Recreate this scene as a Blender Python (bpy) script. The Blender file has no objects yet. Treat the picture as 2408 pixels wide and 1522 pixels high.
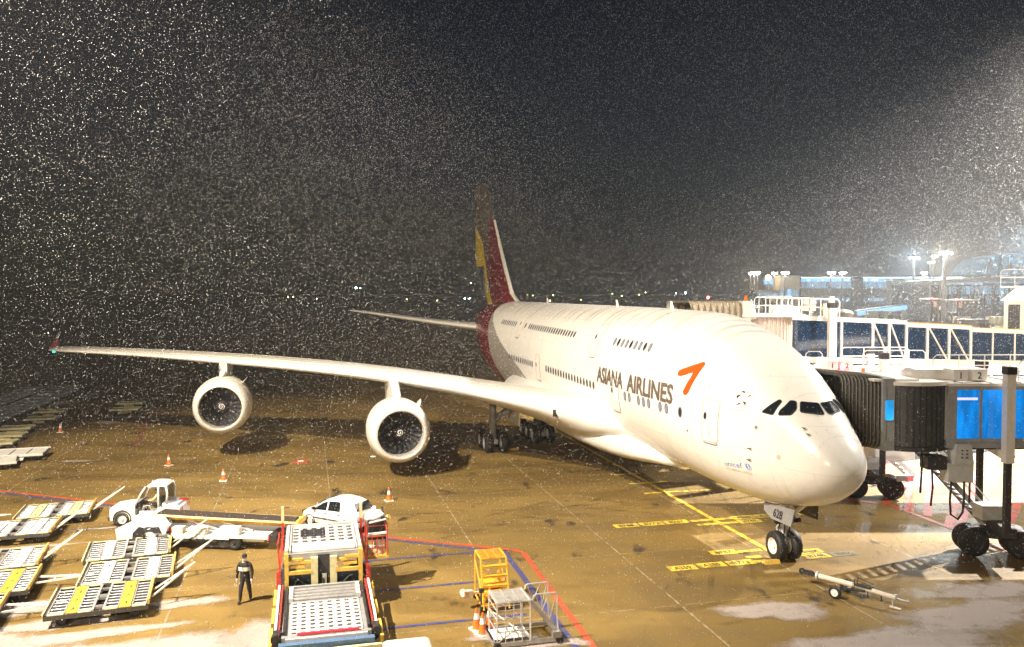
import bpy, bmesh, math, random
import numpy as np
from mathutils import Vector, Matrix, Euler
R = math.radians
scene = bpy.context.scene
COL = scene.collection
random.seed(7)

# ------------------------------------------------------------------ camera, sky, exposure, lamps
CAM_H = 11.6314
cd = bpy.data.cameras.new('camera'); cam = bpy.data.objects.new('camera', cd); COL.objects.link(cam)
cd.sensor_fit = 'HORIZONTAL'; cd.sensor_width = 36.0; cd.lens = 36.0 * 1943.652 / 2408.0
cd.clip_start = 0.2; cd.clip_end = 6000
cam.location = (0, 0, CAM_H)
PITCH, ROLL = .03899, -.0021965
cam.rotation_euler = (Matrix.Rotation(math.pi / 2 - PITCH, 4, 'X') @ Matrix.Rotation(ROLL, 4, 'Z')).to_euler()
scene.camera = cam

world = bpy.data.worlds.new('World'); scene.world = world; world.use_nodes = True
nt = world.node_tree; bg = nt.nodes['Background']
sky = nt.nodes.new('ShaderNodeTexSky'); sky.sky_type = 'NISHITA'; sky.sun_disc = False
sky.sun_elevation = R(1.0); sky.sun_rotation = R(180); sky.altitude = 20
sky.air_density = 1.0; sky.dust_density = 0.3; sky.ozone_density = 8.0
tint = nt.nodes.new('ShaderNodeMix'); tint.data_type = 'RGBA'; tint.blend_type = 'MULTIPLY'; tint.inputs[0].default_value = 1; tint.inputs[7].default_value = (1.1, 2.2, .95, 1)
nt.links.new(sky.outputs[0], tint.inputs[6]); nt.links.new(tint.outputs[2], bg.inputs[0]); bg.inputs[1].default_value = 0.012

vs = scene.view_settings
vs.view_transform = 'Standard'; vs.look = 'None'; vs.gamma = 1.0; vs.use_curve_mapping = False
vs.exposure = 0.0
scene.render.engine = 'CYCLES'
cy = scene.cycles
cy.use_denoising = True
cy.max_bounces = 6; cy.diffuse_bounces = 3; cy.glossy_bounces = 3; cy.transmission_bounces = 6
cy.transparent_max_bounces = 12; cy.volume_bounces = 0
cy.caustics_reflective = False; cy.caustics_refractive = False
cy.sample_clamp_indirect = 6.0

def flood(name, loc, tgt, power, col, cone=110, blend=.5, radius=.35):
    ld = bpy.data.lights.new(name, 'SPOT'); ld.energy = power; ld.color = col
    ld.spot_size = R(cone); ld.spot_blend = blend; ld.shadow_soft_size = radius
    o = bpy.data.objects.new(name, ld); COL.objects.link(o); o.location = loc
    o.rotation_euler = (Vector(tgt) - Vector(loc)).to_track_quat('-Z', 'Y').to_euler()
    return o
WARM = (1.0, .83, .60)
# floodlights on the high masts of the terminal roof, behind and beside the viewer, plus two added fills
flood('flood_or_fill_lamp', (-30, 14, 42), (-14, 44, 0), 262000, WARM, 66, .5, .22)
flood('flood_or_fill_lamp', (-22, 20, 29), (-11, 33, 10), 62000, (1.0, .90, .80), 80, .9, .2)  # added fill: lights the flakes for the glow at upper left
flood('flood_or_fill_lamp', (-24, -30, 24), (2, 52, 4), 72000, WARM, 100, .3, .13)
flood('flood_or_fill_lamp', (-22, -28, 26), (-12, 92, 13), 430000, WARM, 22, .8, .2)  # added narrow fill to brighten the tail
flood('flood_or_fill_lamp', (54, 40, 36), (26, 37, 0), 110000, (1.0, .92, .80), 60, .6, .4)
flood('flood_or_fill_lamp', (66, 75, 46), (41, 66, 0), 2000000, (1.0, .90, .80), 74, 1.0, .6)
flood('flood_or_fill_lamp', (34, 8, 30), (28, 58, 8), 190000, (1.0, .94, .84), 36, .7, .3)

# ------------------------------------------------------------------ helpers
def link(o, parent=None):
    COL.objects.link(o)
    if parent is not None: o.parent = parent
    return o
def tag(o, label=None, cat=None, group=None, kind=None):
    if label: o['label'] = label
    if cat: o['category'] = cat
    if group: o['group'] = group
    if kind: o['kind'] = kind
    return o
def thing(name, label, cat, loc=(0, 0, 0), rz=0, group=None):
    o = bpy.data.objects.new(name, None); o.empty_display_size = .2; link(o)
    o.location = loc; o.rotation_euler = (0, 0, rz)
    return tag(o, label, cat, group)
def put(mesh, name, parent=None, loc=(0, 0, 0), rot=None, scale=None, label=None):
    o = bpy.data.objects.new(name, mesh); link(o, parent); o.location = loc
    if rot is not None:
        if isinstance(rot, Matrix): o.rotation_euler = rot.to_euler()
        else: o.rotation_euler = rot
    if scale is not None: o.scale = scale
    if label: o['label'] = label
    return o
def kids(o): return [c for c in bpy.data.objects if c.parent == o]
def tree(o):
    return (o, [tree(c) for c in KID.get(o.name, [])])
KID = {}
def index_kids():
    KID.clear()
    for c in bpy.data.objects:
        if c.parent: KID.setdefault(c.parent.name, []).append(c)
def copy_thing(o, loc=None, rz=None, label=None):
    index_kids()
    def cp(src, par):
        c = src.copy(); COL.objects.link(c)
        if par is not None: c.parent = par; c.matrix_parent_inverse = src.matrix_parent_inverse
        for k in KID.get(src.name, []): cp(k, c)
        return c
    c = cp(o, None)
    if loc is not None: c.location = loc
    if rz is not None: c.rotation_euler = (0, 0, rz)
    if label: c['label'] = label
    return c

def frame(d, up=(0, 0, 1)):
    d = Vector(d).normalized(); up = Vector(up)
    if abs(d.dot(up)) > .99: up = Vector((1, 0, 0))
    a = up.cross(d).normalized(); b = d.cross(a).normalized()
    return a, b, d

class MB:
    def __init__(s): s.v = []; s.f = []; s.m = []
    def add(s, vs_, fs, mi=0):
        n = len(s.v); s.v += [tuple(p) for p in vs_]
        for f in fs: s.f.append(tuple(n + i for i in f)); s.m.append(mi)
        return s
    def box(s, c, d, mi=0, rz=0, M=None, taper=1.0):
        hx, hy, hz = d[0] / 2, d[1] / 2, d[2] / 2
        P = []
        for z in (-1, 1):
            t = taper if z > 0 else 1
            for x, y in ((-1, -1), (1, -1), (1, 1), (-1, 1)): P.append(Vector((x * hx * t, y * hy * t, z * hz)))
        if rz: M = Matrix.Rotation(rz, 3, 'Z')
        if M is not None: P = [M @ p for p in P]
        P = [p + Vector(c) for p in P]
        return s.add(P, [(3, 2, 1, 0), (4, 5, 6, 7), (0, 1, 5, 4), (1, 2, 6, 5), (2, 3, 7, 6), (3, 0, 4, 7)], mi)
    def bar(s, p, q, w, h=None, mi=0, up=(0, 0, 1)):
        h = w if h is None else h
        a, b, d = frame(Vector(q) - Vector(p), up); P = []
        for o in (Vector(p), Vector(q)):
            for x, y in ((-1, -1), (1, -1), (1, 1), (-1, 1)): P.append(o + a * x * w / 2 + b * y * h / 2)
        return s.add(P, [(3, 2, 1, 0), (4, 5, 6, 7), (0, 1, 5, 4), (1, 2, 6, 5), (2, 3, 7, 6), (3, 0, 4, 7)], mi)
    def cyl(s, p, q, r, n=12, r2=None, mi=0, cap=True):
        r2 = r if r2 is None else r2
        a, b, d = frame(Vector(q) - Vector(p)); P = []
        for o, rr in ((Vector(p), r), (Vector(q), r2)):
            for i in range(n):
                t = 2 * math.pi * i / n; P.append(o + a * rr * math.cos(t) + b * rr * math.sin(t))
        F = [(i, (i + 1) % n, n + (i + 1) % n, n + i) for i in range(n)]
        if cap: F += [tuple(range(n - 1, -1, -1)), tuple(range(n, 2 * n))]
        return s.add(P, F, mi)
    def tube(s, pts, r, n=6, mi=0, closed=False):
        P = []; pts = [Vector(p) for p in pts]; m = len(pts)
        for i, p in enumerate(pts):
            if closed: d = pts[(i + 1) % m] - pts[i - 1]
            else: d = pts[min(i + 1, m - 1)] - pts[max(i - 1, 0)]
            a, b, _ = frame(d)
            if i and a.dot(la) < 0 and abs(a.dot(la)) > abs(b.dot(la)): a, b = -a, -b
            elif i and abs(b.dot(la)) > abs(a.dot(la)):
                a, b = (b, -a) if b.dot(la) > 0 else (-b, a)
            la = a
            for k in range(n):
                t = 2 * math.pi * k / n; P.append(p + a * r * math.cos(t) + b * r * math.sin(t))
        F = []
        for i in range(m if closed else m - 1):
            j = (i + 1) % m
            for k in range(n): F.append((i * n + k, i * n + (k + 1) % n, j * n + (k + 1) % n, j * n + k))
        if not closed: F += [tuple(range(n - 1, -1, -1)), tuple((m - 1) * n + k for k in range(n))]
        return s.add(P, F, mi)
    def rings(s, rs, mi=0, cap0=True, cap1=True, closed=True):
        n = len(rs[0]); P = [p for r_ in rs for p in r_]; F = []
        for i in range(len(rs) - 1):
            for k in range(n if closed else n - 1):
                F.append((i * n + k, i * n + (k + 1) % n, (i + 1) * n + (k + 1) % n, (i + 1) * n + k))
        if cap0: F.append(tuple(range(n - 1, -1, -1)))
        if cap1: F.append(tuple((len(rs) - 1) * n + k for k in range(n)))
        return s.add(P, F, mi)
    def lathe(s, prof, o=(0, 0, 0), axis=(1, 0, 0), n=32, mi=0, cap0=False, cap1=False):
        a, b, d = frame(axis); o = Vector(o)
        rs = [[o + d * x + (a * math.cos(2 * math.pi * k / n) + b * math.sin(2 * math.pi * k / n)) * r_ for k in range(n)] for x, r_ in prof]
        return s.rings(rs, mi, cap0, cap1)
    def prism(s, poly, z0, z1, mi=0, M=None):
        n = len(poly); P = [Vector((x, y, z0)) for x, y in poly] + [Vector((x, y, z1)) for x, y in poly]
        if M is not None: P = [M @ p for p in P]
        return s.add(P, [tuple(range(n - 1, -1, -1)), tuple(range(n, 2 * n))] + [(i, (i + 1) % n, n + (i + 1) % n, n + i) for i in range(n)], mi)
    def mesh(s, name, mats, smooth=False, fix=True):
        me = bpy.data.meshes.new(name); me.from_pydata(s.v, [], s.f)
        for m in (mats if isinstance(mats, (list, tuple)) else [mats]): me.materials.append(m)
        if any(s.m): me.polygons.foreach_set('material_index', s.m)
        if fix:
            bm = bmesh.new(); bm.from_mesh(me); bmesh.ops.recalc_face_normals(bm, faces=bm.faces); bm.to_mesh(me); bm.free()
        if smooth:
            me.polygons.foreach_set('use_smooth', [True] * len(me.polygons))
            if smooth != 'all': me.set_sharp_from_angle(angle=R(smooth if smooth is not True else 35))
        me.update(); return me
    def build(s, name, mats, parent=None, smooth=False, loc=(0, 0, 0), rot=None, label=None, fix=True):
        return put(s.mesh(name, mats, smooth, fix), name, parent, loc, rot, None, label)

def rrect(w, h, r_, n=3, cx=0, cy=0):
    P = []
    for (sx, sy, a0) in ((1, 1, 0), (-1, 1, 90), (-1, -1, 180), (1, -1, 270)):
        for i in range(n + 1):
            t = R(a0 + 90 * i / n); P.append((cx + sx * (w / 2 - r_) + r_ * math.cos(t), cy + sy * (h / 2 - r_) + r_ * math.sin(t)))
    return P

# ------------------------------------------------------------------ materials
def mat(name, c, rough=.5, metal=0.0, var=0.0, vscale=3.0, dirt=None, bump=0.0, bscale=40.0, emit=None, es=0.0, spec=.5, snow=0.0):
    m = bpy.data.materials.new(name); m.use_nodes = True; t = m.node_tree; b = t.nodes['Principled BSDF']
    b.inputs['Base Color'].default_value = (*c, 1); b.inputs['Roughness'].default_value = rough
    b.inputs['Metallic'].default_value = metal; b.inputs['Specular IOR Level'].default_value = spec
    if emit: b.inputs['Emission Color'].default_value = (*emit, 1); b.inputs['Emission Strength'].default_value = es
    co = None
    if var or bump or dirt or snow:
        tc = t.nodes.new('ShaderNodeTexCoord'); co = tc.outputs['Object']
    last = None
    if var or dirt:
        nz = t.nodes.new('ShaderNodeTexNoise'); nz.inputs['Scale'].default_value = vscale; nz.inputs['Detail'].default_value = 6
        nz.inputs['Roughness'].default_value = .65
        t.links.new(co, nz.inputs['Vector'])
        rp = t.nodes.new('ShaderNodeValToRGB'); e = rp.color_ramp.elements
        e[0].position = .3; e[1].position = .7
        d = dirt if dirt else tuple(x * (1 - var) for x in c)
        e[0].color = (*d, 1); e[1].color = (*[min(1, x * (1 + var * .5)) for x in c], 1)
        t.links.new(nz.outputs[0], rp.inputs[0]); last = rp.outputs[0]
    if snow:
        nz3 = t.nodes.new('ShaderNodeTexNoise'); nz3.inputs['Scale'].default_value = 6; t.links.new(co, nz3.inputs['Vector'])
        ge = t.nodes.new('ShaderNodeNewGeometry'); sx = t.nodes.new('ShaderNodeSeparateXYZ'); t.links.new(ge.outputs['Normal'], sx.inputs[0])
        mr = t.nodes.new('ShaderNodeMath'); mr.operation = 'MULTIPLY_ADD'; t.links.new(nz3.outputs[0], mr.inputs[0]); mr.inputs[1].default_value = .8
        t.links.new(sx.outputs[2], mr.inputs[2])
        r2 = t.nodes.new('ShaderNodeMapRange'); r2.inputs[1].default_value = 1.25; r2.inputs[2].default_value = 1.45; r2.inputs[4].default_value = snow
        t.links.new(mr.outputs[0], r2.inputs[0])
        mx = t.nodes.new('ShaderNodeMix'); mx.data_type = 'RGBA'; t.links.new(r2.outputs[0], mx.inputs[0])
        if last: t.links.new(last, mx.inputs[6])
        else: mx.inputs[6].default_value = (*c, 1)
        mx.inputs[7].default_value = (.82, .82, .84, 1); last = mx.outputs[2]
    if last: t.links.new(last, b.inputs['Base Color'])
    if bump:
        n2 = t.nodes.new('ShaderNodeTexNoise'); n2.inputs['Scale'].default_value = bscale; n2.inputs['Detail'].default_value = 4
        t.links.new(co, n2.inputs['Vector'])
        bp = t.nodes.new('ShaderNodeBump'); bp.inputs['Strength'].default_value = bump; bp.inputs['Distance'].default_value = .02
        t.links.new(n2.outputs[0], bp.inputs['Height']); t.links.new(bp.outputs[0], b.inputs['Normal'])
    return m
def glass(name, c, rough=.05, alpha=.35):
    m = mat(name, c, rough); b = m.node_tree.nodes['Principled BSDF']; b.inputs['Alpha'].default_value = alpha
    return m
M = {}
M['paint_white'] = mat('white_paint', (.80, .79, .76), .32, 0, .05, 1.5)
M['veh_white'] = mat('vehicle_white', (.78, .78, .74), .3, 0, .12, 4, snow=.9)
M['yellow'] = mat('yellow_paint', (.72, .48, .09), .45, 0, .25, 7)
M['orange_yellow'] = mat('amber_paint', (.80, .42, .04), .45, 0, .25, 7)
M['red'] = mat('red_paint', (.55, .05, .04), .4, 0, .25, 5)
M['blue'] = mat('blue_paint', (.10, .18, .32), .4, 0, .25, 5)
M['black'] = mat('black_rubber', (.02, .02, .022), .6, 0, .3, 8)
M['dark'] = mat('dark_machinery', (.045, .045, .05), .5, .2, .4, 6)
M['steel'] = mat('galvanised_steel', (.55, .55, .56), .35, .7, .25, 6)
M['roller'] = mat('roller_steel', (.72, .72, .74), .32, .55, .15, 9)
M['alu'] = mat('aluminium', (.74, .74, .73), .35, .5, .12, 5)
M['grey'] = mat('grey_paint', (.30, .30, .31), .45, .1, .2, 3)
M['lgrey'] = mat('light_grey_paint', (.55, .55, .55), .45, .1, .15, 3)
M['cream'] = mat('cream_panel', (.74, .68, .58), .5, 0, .12, 2, snow=.6)
M['orange'] = mat('cone_orange', (.75, .17, .02), .45, 0, .2, 12)
M['reflect'] = mat('reflective_white', (.85, .85, .85), .4)
M['chrome'] = mat('polished_metal', (.75, .75, .77), .18, 1.0)
M['glass_dark'] = mat('dark_glass', (.012, .016, .022), .06, 0, spec=.8)
NFLAKE = 700000; HAZE = .00045
# ------------------------------------------------------------------ the apron
AX = math.atan2(.971087, -.238724)          # direction in which the aircraft's tail lies
HD = 1.811773
AFT = Vector((math.cos(HD), math.sin(HD), 0)); STB = Vector((-math.sin(HD), math.cos(HD), 0))
NOSE = Vector((11.65812, 35.81333, 0)) - AFT * 4.97
def AW(x, y, z=0.0): return NOSE + AFT * x + STB * y + Vector((0, 0, z))    # aircraft coordinates to the apron

def apron_material():
    m = bpy.data.materials.new('wet_concrete'); m.use_nodes = True; t = m.node_tree; b = t.nodes['Principled BSDF']; L = t.links
    tc = t.nodes.new('ShaderNodeTexCoord')
    def noise(sc, det=5, rough=.6, stretch=None, rot=0):
        n = t.nodes.new('ShaderNodeTexNoise'); n.inputs['Scale'].default_value = sc; n.inputs['Detail'].default_value = det; n.inputs['Roughness'].default_value = rough
        mp = t.nodes.new('ShaderNodeMapping'); L.new(tc.outputs['Object'], mp.inputs[0]); L.new(mp.outputs[0], n.inputs['Vector'])
        if stretch: mp.inputs['Scale'].default_value = stretch
        mp.inputs['Rotation'].default_value[2] = rot
        return n
    def ramp(src, p0, p1, c0=(0, 0, 0, 1), c1=(1, 1, 1, 1)):
        r_ = t.nodes.new('ShaderNodeValToRGB'); r_.color_ramp.elements[0].position = p0; r_.color_ramp.elements[1].position = p1
        r_.color_ramp.elements[0].color = c0; r_.color_ramp.elements[1].color = c1; L.new(src, r_.inputs[0]); return r_
    def mix(f, a, c, mode='MIX'):
        x = t.nodes.new('ShaderNodeMix'); x.data_type = 'RGBA'; x.blend_type = mode
        if isinstance(f, (int, float)): x.inputs[0].default_value = f
        else: L.new(f, x.inputs[0])
        for s_, v in ((6, a), (7, c)):
            if isinstance(v, tuple): x.inputs[s_].default_value = v
            else: L.new(v, x.inputs[s_])
        return x.outputs[2]
    # slabs of slightly different age: brick pattern on the joint grid
    mp = t.nodes.new('ShaderNodeMapping'); mp.vector_type = 'POINT'; L.new(tc.outputs['Object'], mp.inputs[0])
    mp.inputs['Rotation'].default_value[2] = -AX
    vo = t.nodes.new('ShaderNodeTexWhiteNoise'); vo.noise_dimensions = '2D'
    sn = t.nodes.new('ShaderNodeVectorMath'); sn.operation = 'SNAP'; sn.inputs[1].default_value = (6.1, 6.1, 100)
    L.new(mp.outputs[0], sn.inputs[0]); L.new(sn.outputs[0], vo.inputs['Vector'])
    big = noise(.055, 4, .55, (1, 1.6, 1), .25); mid = noise(.35, 6, .62, (1, 2.2, 1), .25); fine = noise(22, 3, .7); pud = noise(.16, 5, .6, (1, 2.4, 1), .2)
    base = mix(ramp(big.outputs[0], .35, .65).outputs[0], (.145, .097, .027, 1), (.30, .20, .062, 1))
    base = mix(ramp(mid.outputs[0], .35, .7).outputs[0], base, (.215, .145, .043, 1))
    sl = ramp(vo.outputs['Value'], 0, 1, (.88, .88, .88, 1), (1.07, 1.07, 1.07, 1))
    base = mix(1.0, base, sl.outputs[0], 'MULTIPLY')
    fr = ramp(fine.outputs[0], .25, .75, (.78, .78, .78, 1), (1.18, 1.18, 1.18, 1))
    base = mix(1.0, base, fr.outputs[0], 'MULTIPLY')
    # oil stains and wet hollows
    oil = noise(.42, 3, .5, (1.6, .9, 1), .1)
    base = mix(ramp(oil.outputs[0], .635, .70).outputs[0], base, (.05, .036, .02, 1))
    wet = ramp(pud.outputs[0], .46, .58)
    base = mix(wet.outputs[0], base, mix(.32, base, (.07, .048, .024, 1)))
    L.new(base, b.inputs['Base Color'])
    rr = ramp(wet.outputs[0], 0, 1, (.68, .68, .68, 1), (.46, .46, .46, 1)); L.new(rr.outputs[0], b.inputs['Roughness'])
    b.inputs['Specular IOR Level'].default_value = .3
    bp = t.nodes.new('ShaderNodeBump'); bp.inputs['Strength'].default_value = .25; bp.inputs['Distance'].default_value = .01
    L.new(fine.outputs[0], bp.inputs['Height']); L.new(bp.outputs[0], b.inputs['Normal'])
    return m
mb = MB(); mb.add([(-1500, -60, 0), (1900, -60, 0), (1900, 3000, 0), (-1500, 3000, 0)], [(0, 1, 2, 3)])
tag(mb.build('apron_ground', apron_material(), fix=False), kind='structure')

def strip(mb, pts, w, z, mi=0):
    pts = [Vector((p[0], p[1], 0)) for p in pts]; n = len(pts); P = []
    for i, p in enumerate(pts):
        d0 = (p - pts[i - 1]).normalized() if i else (pts[1] - p).normalized()
        d1 = (pts[i + 1] - p).normalized() if i < n - 1 else d0
        nn = (Vector((-d0.y, d0.x, 0)) + Vector((-d1.y, d1.x, 0))); nn = nn / max(nn.length_squared / 2, .3)
        P += [(p + nn * w / 2) + Vector((0, 0, z)), (p - nn * w / 2) + Vector((0, 0, z))]
    mb.add(P, [(2 * i + 1, 2 * i + 3, 2 * i + 2, 2 * i) for i in range(n - 1)], mi)

def paint(name, c, wear=.35, seed=0, dark=(.13, .10, .07)):
    m = mat(name, c, .5); t = m.node_tree; b = t.nodes['Principled BSDF']; L = t.links
    tc = t.nodes.new('ShaderNodeTexCoord'); mp = t.nodes.new('ShaderNodeMapping'); mp.inputs['Location'].default_value = (seed * 3.1, seed, 0)
    L.new(tc.outputs['Object'], mp.inputs[0]); n = t.nodes.new('ShaderNodeTexNoise'); n.inputs['Scale'].default_value = 2.6; n.inputs['Detail'].default_value = 8; n.inputs['Roughness'].default_value = .72
    L.new(mp.outputs[0], n.inputs['Vector']); r_ = t.nodes.new('ShaderNodeValToRGB'); L.new(n.outputs[0], r_.inputs[0])
    e = r_.color_ramp.elements; e[0].position = .36 + wear * .2; e[1].position = .52 + wear * .12; e[0].color = (*dark, 1); e[1].color = (*c, 1)
    L.new(r_.outputs[0], b.inputs['Base Color']); return m
P_RED = paint('red_line_paint', (.62, .085, .03), .05); P_BLUE = paint('blue_line_paint', (.045, .06, .24), .1, 1)
P_YEL = paint('yellow_line_paint', (.80, .60, .06), .0, 2); P_WHITE = paint('white_line_paint', (.6, .55, .45), .5, 3)
P_REDW = paint('worn_red_paint', (.55, .05, .015), .12, 4); P_RED2 = paint('old_red_paint', (.30, .06, .03), .4, 5)

# expansion joints, parallel and square to the stand centre line
mb = MB()
jy0 = 26.15     # aircraft y of the joint through the left engine shadow
def acxy(w): q = Vector((w[0], w[1], 0)) - NOSE; return q.dot(AFT), q.dot(STB)
JX, JY = acxy((-17.79, 51.2))
for k in range(-14, 12):
    y = JY + k * 6.1
    strip(mb, [AW(-40, y), AW(130, y)], .07, .004)
for k in range(-10, 22):
    x = acxy((-1.43, 34.6))[0] + k * 6.1
    strip(mb, [AW(x, -90), AW(x, 100)], .035, .004)
JM = paint('joint_sealant', (.42, .33, .20), .3, 6, (.10, .07, .04))
tag(mb.build('joint_line', JM, fix=False), kind='structure')
TY = mat('tyre_mark', (.03, .022, .015), .6); _t = TY.node_tree; _n = _t.nodes.new('ShaderNodeTexNoise'); _n.inputs['Scale'].default_value = .8; _n.inputs['Detail'].default_value = 7
_c = _t.nodes.new('ShaderNodeTexCoord'); _t.links.new(_c.outputs['Object'], _n.inputs['Vector']); _r = _t.nodes.new('ShaderNodeMapRange'); _r.inputs[1].default_value = .42; _r.inputs[2].default_value = .7; _r.inputs[4].default_value = .24
_t.links.new(_n.outputs[0], _r.inputs[0]); _t.links.new(_r.outputs[0], _t.nodes['Principled BSDF'].inputs['Alpha'])
rt = random.Random(5)
for k, (x0, y0, a0, da, n_) in enumerate(((-28, 47, .05, -.012, 40), (-30, 52, -.1, .010, 46), (-12, 33, .5, .012, 36), (-6, 41, .1, .014, 34), (6, 28, .3, .02, 30), (4, 44, -.35, .01, 40), (-2, 50, .2, .0, 38), (9, 30, 1.3, .01, 26), (-16, 56, .0, -.01, 40), (14, 27, .15, .03, 26))):
    for off in (0, 1.7):
        P_ = []; x, y, a = x0 - off * math.sin(a0), y0 + off * math.cos(a0), a0
        for i in range(n_): P_.append((x, y)); x += .8 * math.cos(a); y += .8 * math.sin(a); a += da
        mb = MB(); strip(mb, P_, .24, .0062 + .0003 * k); tag(mb.build('tyre_mark', TY, fix=False), kind='structure')

mb = MB(); strip(mb, [(-62, 59.9), (-30.0, 48.0), (-25.3, 46.3), (-10.9, 40.75), (-6.6, 38.95), (0.05, 36.75), (.5, 36.3), (2.55, 27.0), (5.5, 13)], .24, .012)
tag(mb.build('red_boundary_line', P_RED, fix=False), kind='structure')
mb = MB(); strip(mb, [(-62, 59.5), (-30.0, 47.6), (-25.4, 45.9), (-10.98, 40.35), (-6.6, 38.6), (-.35, 36.45), (2.05, 26.6), (5.1, 13)], .24, .010)
tag(mb.build('blue_boundary_line', P_BLUE, fix=False), kind='structure')
for a, b_ in (((-6.6, 35.2), (-1.2, 36.55)), ((-5.7, 31.58), (-.2, 33.0)), ((-5.0, 27.95), (.5, 29.35)), ((-4.6, 24.4), (1.6, 25.95))):
    mb = MB(); strip(mb, [a, b_], .17, .014); tag(mb.build('blue_bay_line', P_BLUE, fix=False), kind='structure')
mb = MB(); strip(mb, [(-36.5, 84), (-28.3, 61.6)], .35, .010); tag(mb.build('red_service_line', P_RED2, fix=False), kind='structure')
# yellow lead-in line with its stop bars
mb = MB(); a = acxy((11.23, 36.9)); strip(mb, [AW(4.4, 0), AW(70, 0)], .26, .012); tag(mb.build('lead_in_line', P_YEL, fix=False), kind='structure')
# ------------------------------------------------------------------ flat lettering
def text_mesh(txt, height=1.0, sx=1.0, bold=0.0, spacing=1.0, name='text'):
    cu = bpy.data.curves.new(name, 'FONT'); cu.body = txt; cu.size = 1.0; cu.offset = bold; cu.space_character = spacing
    cu.resolution_u = 3; cu.fill_mode = 'BOTH' if False else 'FRONT'
    cu.dimensions = '2D'
    o = bpy.data.objects.new(name, cu); COL.objects.link(o)
    dg = bpy.context.evaluated_depsgraph_get(); me = bpy.data.meshes.new_from_object(o.evaluated_get(dg))
    bpy.data.objects.remove(o); bpy.data.curves.remove(cu)
    V = np.array([v.co[:] for v in me.vertices]); F = [tuple(p.vertices) for p in me.polygons]
    bpy.data.meshes.remove(me)
    s = height / .70
    V[:, 0] = (V[:, 0] - V[:, 0].min()) * s * sx; V[:, 1] *= s
    return V, F
def text_put(txt, height, matl, name, parent, Mx, sx=1.0, bold=0.0, width=None, center=True, spacing=1.0):
    V, F = text_mesh(txt, height, sx, bold, spacing)
    w = V[:, 0].max()
    if width: V[:, 0] *= width / w; w = width
    if center: V[:, 0] -= w / 2; V[:, 1] -= height / 2
    mb = MB(); mb.add([Mx @ Vector((x, y, 0)) for x, y, _ in V], F)
    return mb.build(name, matl, parent, fix=False)

M['mark_black'] = mat('marking_black', (.05, .045, .03), .6)
def ground_M(cx, cy, z, s=1):      # text reads from the viewer's side: right = -STB, up = AFT
    o = AW(cx, cy, z)
    return Matrix(((-STB.x, AFT.x, 0, o.x), (-STB.y, AFT.y, 0, o.y), (0, 0, 1, o.z), (0, 0, 0, 1)))
def plate(txt, cx, cy, w=1.25, h=.6, dark=False):
    Mx = ground_M(cx, cy, .016); mb = MB()
    mb.add([Mx @ Vector(p) for p in ((-w / 2, -h / 2, 0), (w / 2, -h / 2, 0), (w / 2, h / 2, 0), (-w / 2, h / 2, 0))], [(0, 1, 2, 3)])
    o = mb.build('stand_marking', P_YEL if not dark else P_DARKPL, fix=False); tag(o, kind='structure')
    if txt: text_put(txt, h * .55, M['mark_black'], 'lettering', o, ground_M(cx, cy, .020), width=w * .62, bold=.02)
    return o
P_DARKPL = paint('faded_plate_paint', (.25, .22, .13), .1, 8)
for a in (('B788', 10.99, 4.72), ('B772', 11.0, 3.36), ('B767', 11.0, 2.02), ('A330', 10.94, -1.66), ('B747', 10.22, -1.62), ('A34', 10.94, -2.95),
          ('B787', 6.03, 2.09), ('A359', 4.55, 4.76), ('A380', 4.60, 3.41), ('B773', 4.58, 2.05), ('B762M', 5.2, -1.68), ('B748', 4.57, -1.62)): plate(*a)
plate('B78X', 4.56, -2.97, dark=True)
plate('B787', 16.77, -1.98, 1.75, .3)
for cx, cy, w, h in ((10.94, .11, 2.3, .32), (10.22, .14, 2.2, .30), (10.76, -4.76, .5, .5), (21.8, .35, 1.75, .26), (19.29, 0, 2.45, .26), (16.86, .14, 2.3, .26),
                     (5.92, .85, 1.15, .28), (5.12, 1.11, .7, .3), (4.53, 1.12, .6, .32)): plate(None, cx, cy, w, h)

# red hatched keep-clear area under the bridges
mb = MB(); strip(mb, [(18.6, 45.6), (20.47, 44.5), (21.6, 39.4), (22.4, 35)], .3, .010)
strip(mb, [(18.6, 45.6), (22.0, 60), (28, 75)], .3, .011)
for a, b_ in (((20.9, 43.1), (26.9, 55.8)), ((21.4, 42.2), (30, 58.5)), ((21.4, 40.2), (25.6, 47.0)), ((20.4, 44.6), (26.6, 57.8)), ((22.4, 47.4), (24.9, 51)), ((21.5, 39.5), (28, 49.5)), ((22.1, 37), (31, 49.5)), ((22.8, 34.5), (34, 49))):
    strip(mb, [a, b_], .42, .009)
tag(mb.build('red_hatching', P_REDW, fix=False), kind='structure')

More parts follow.
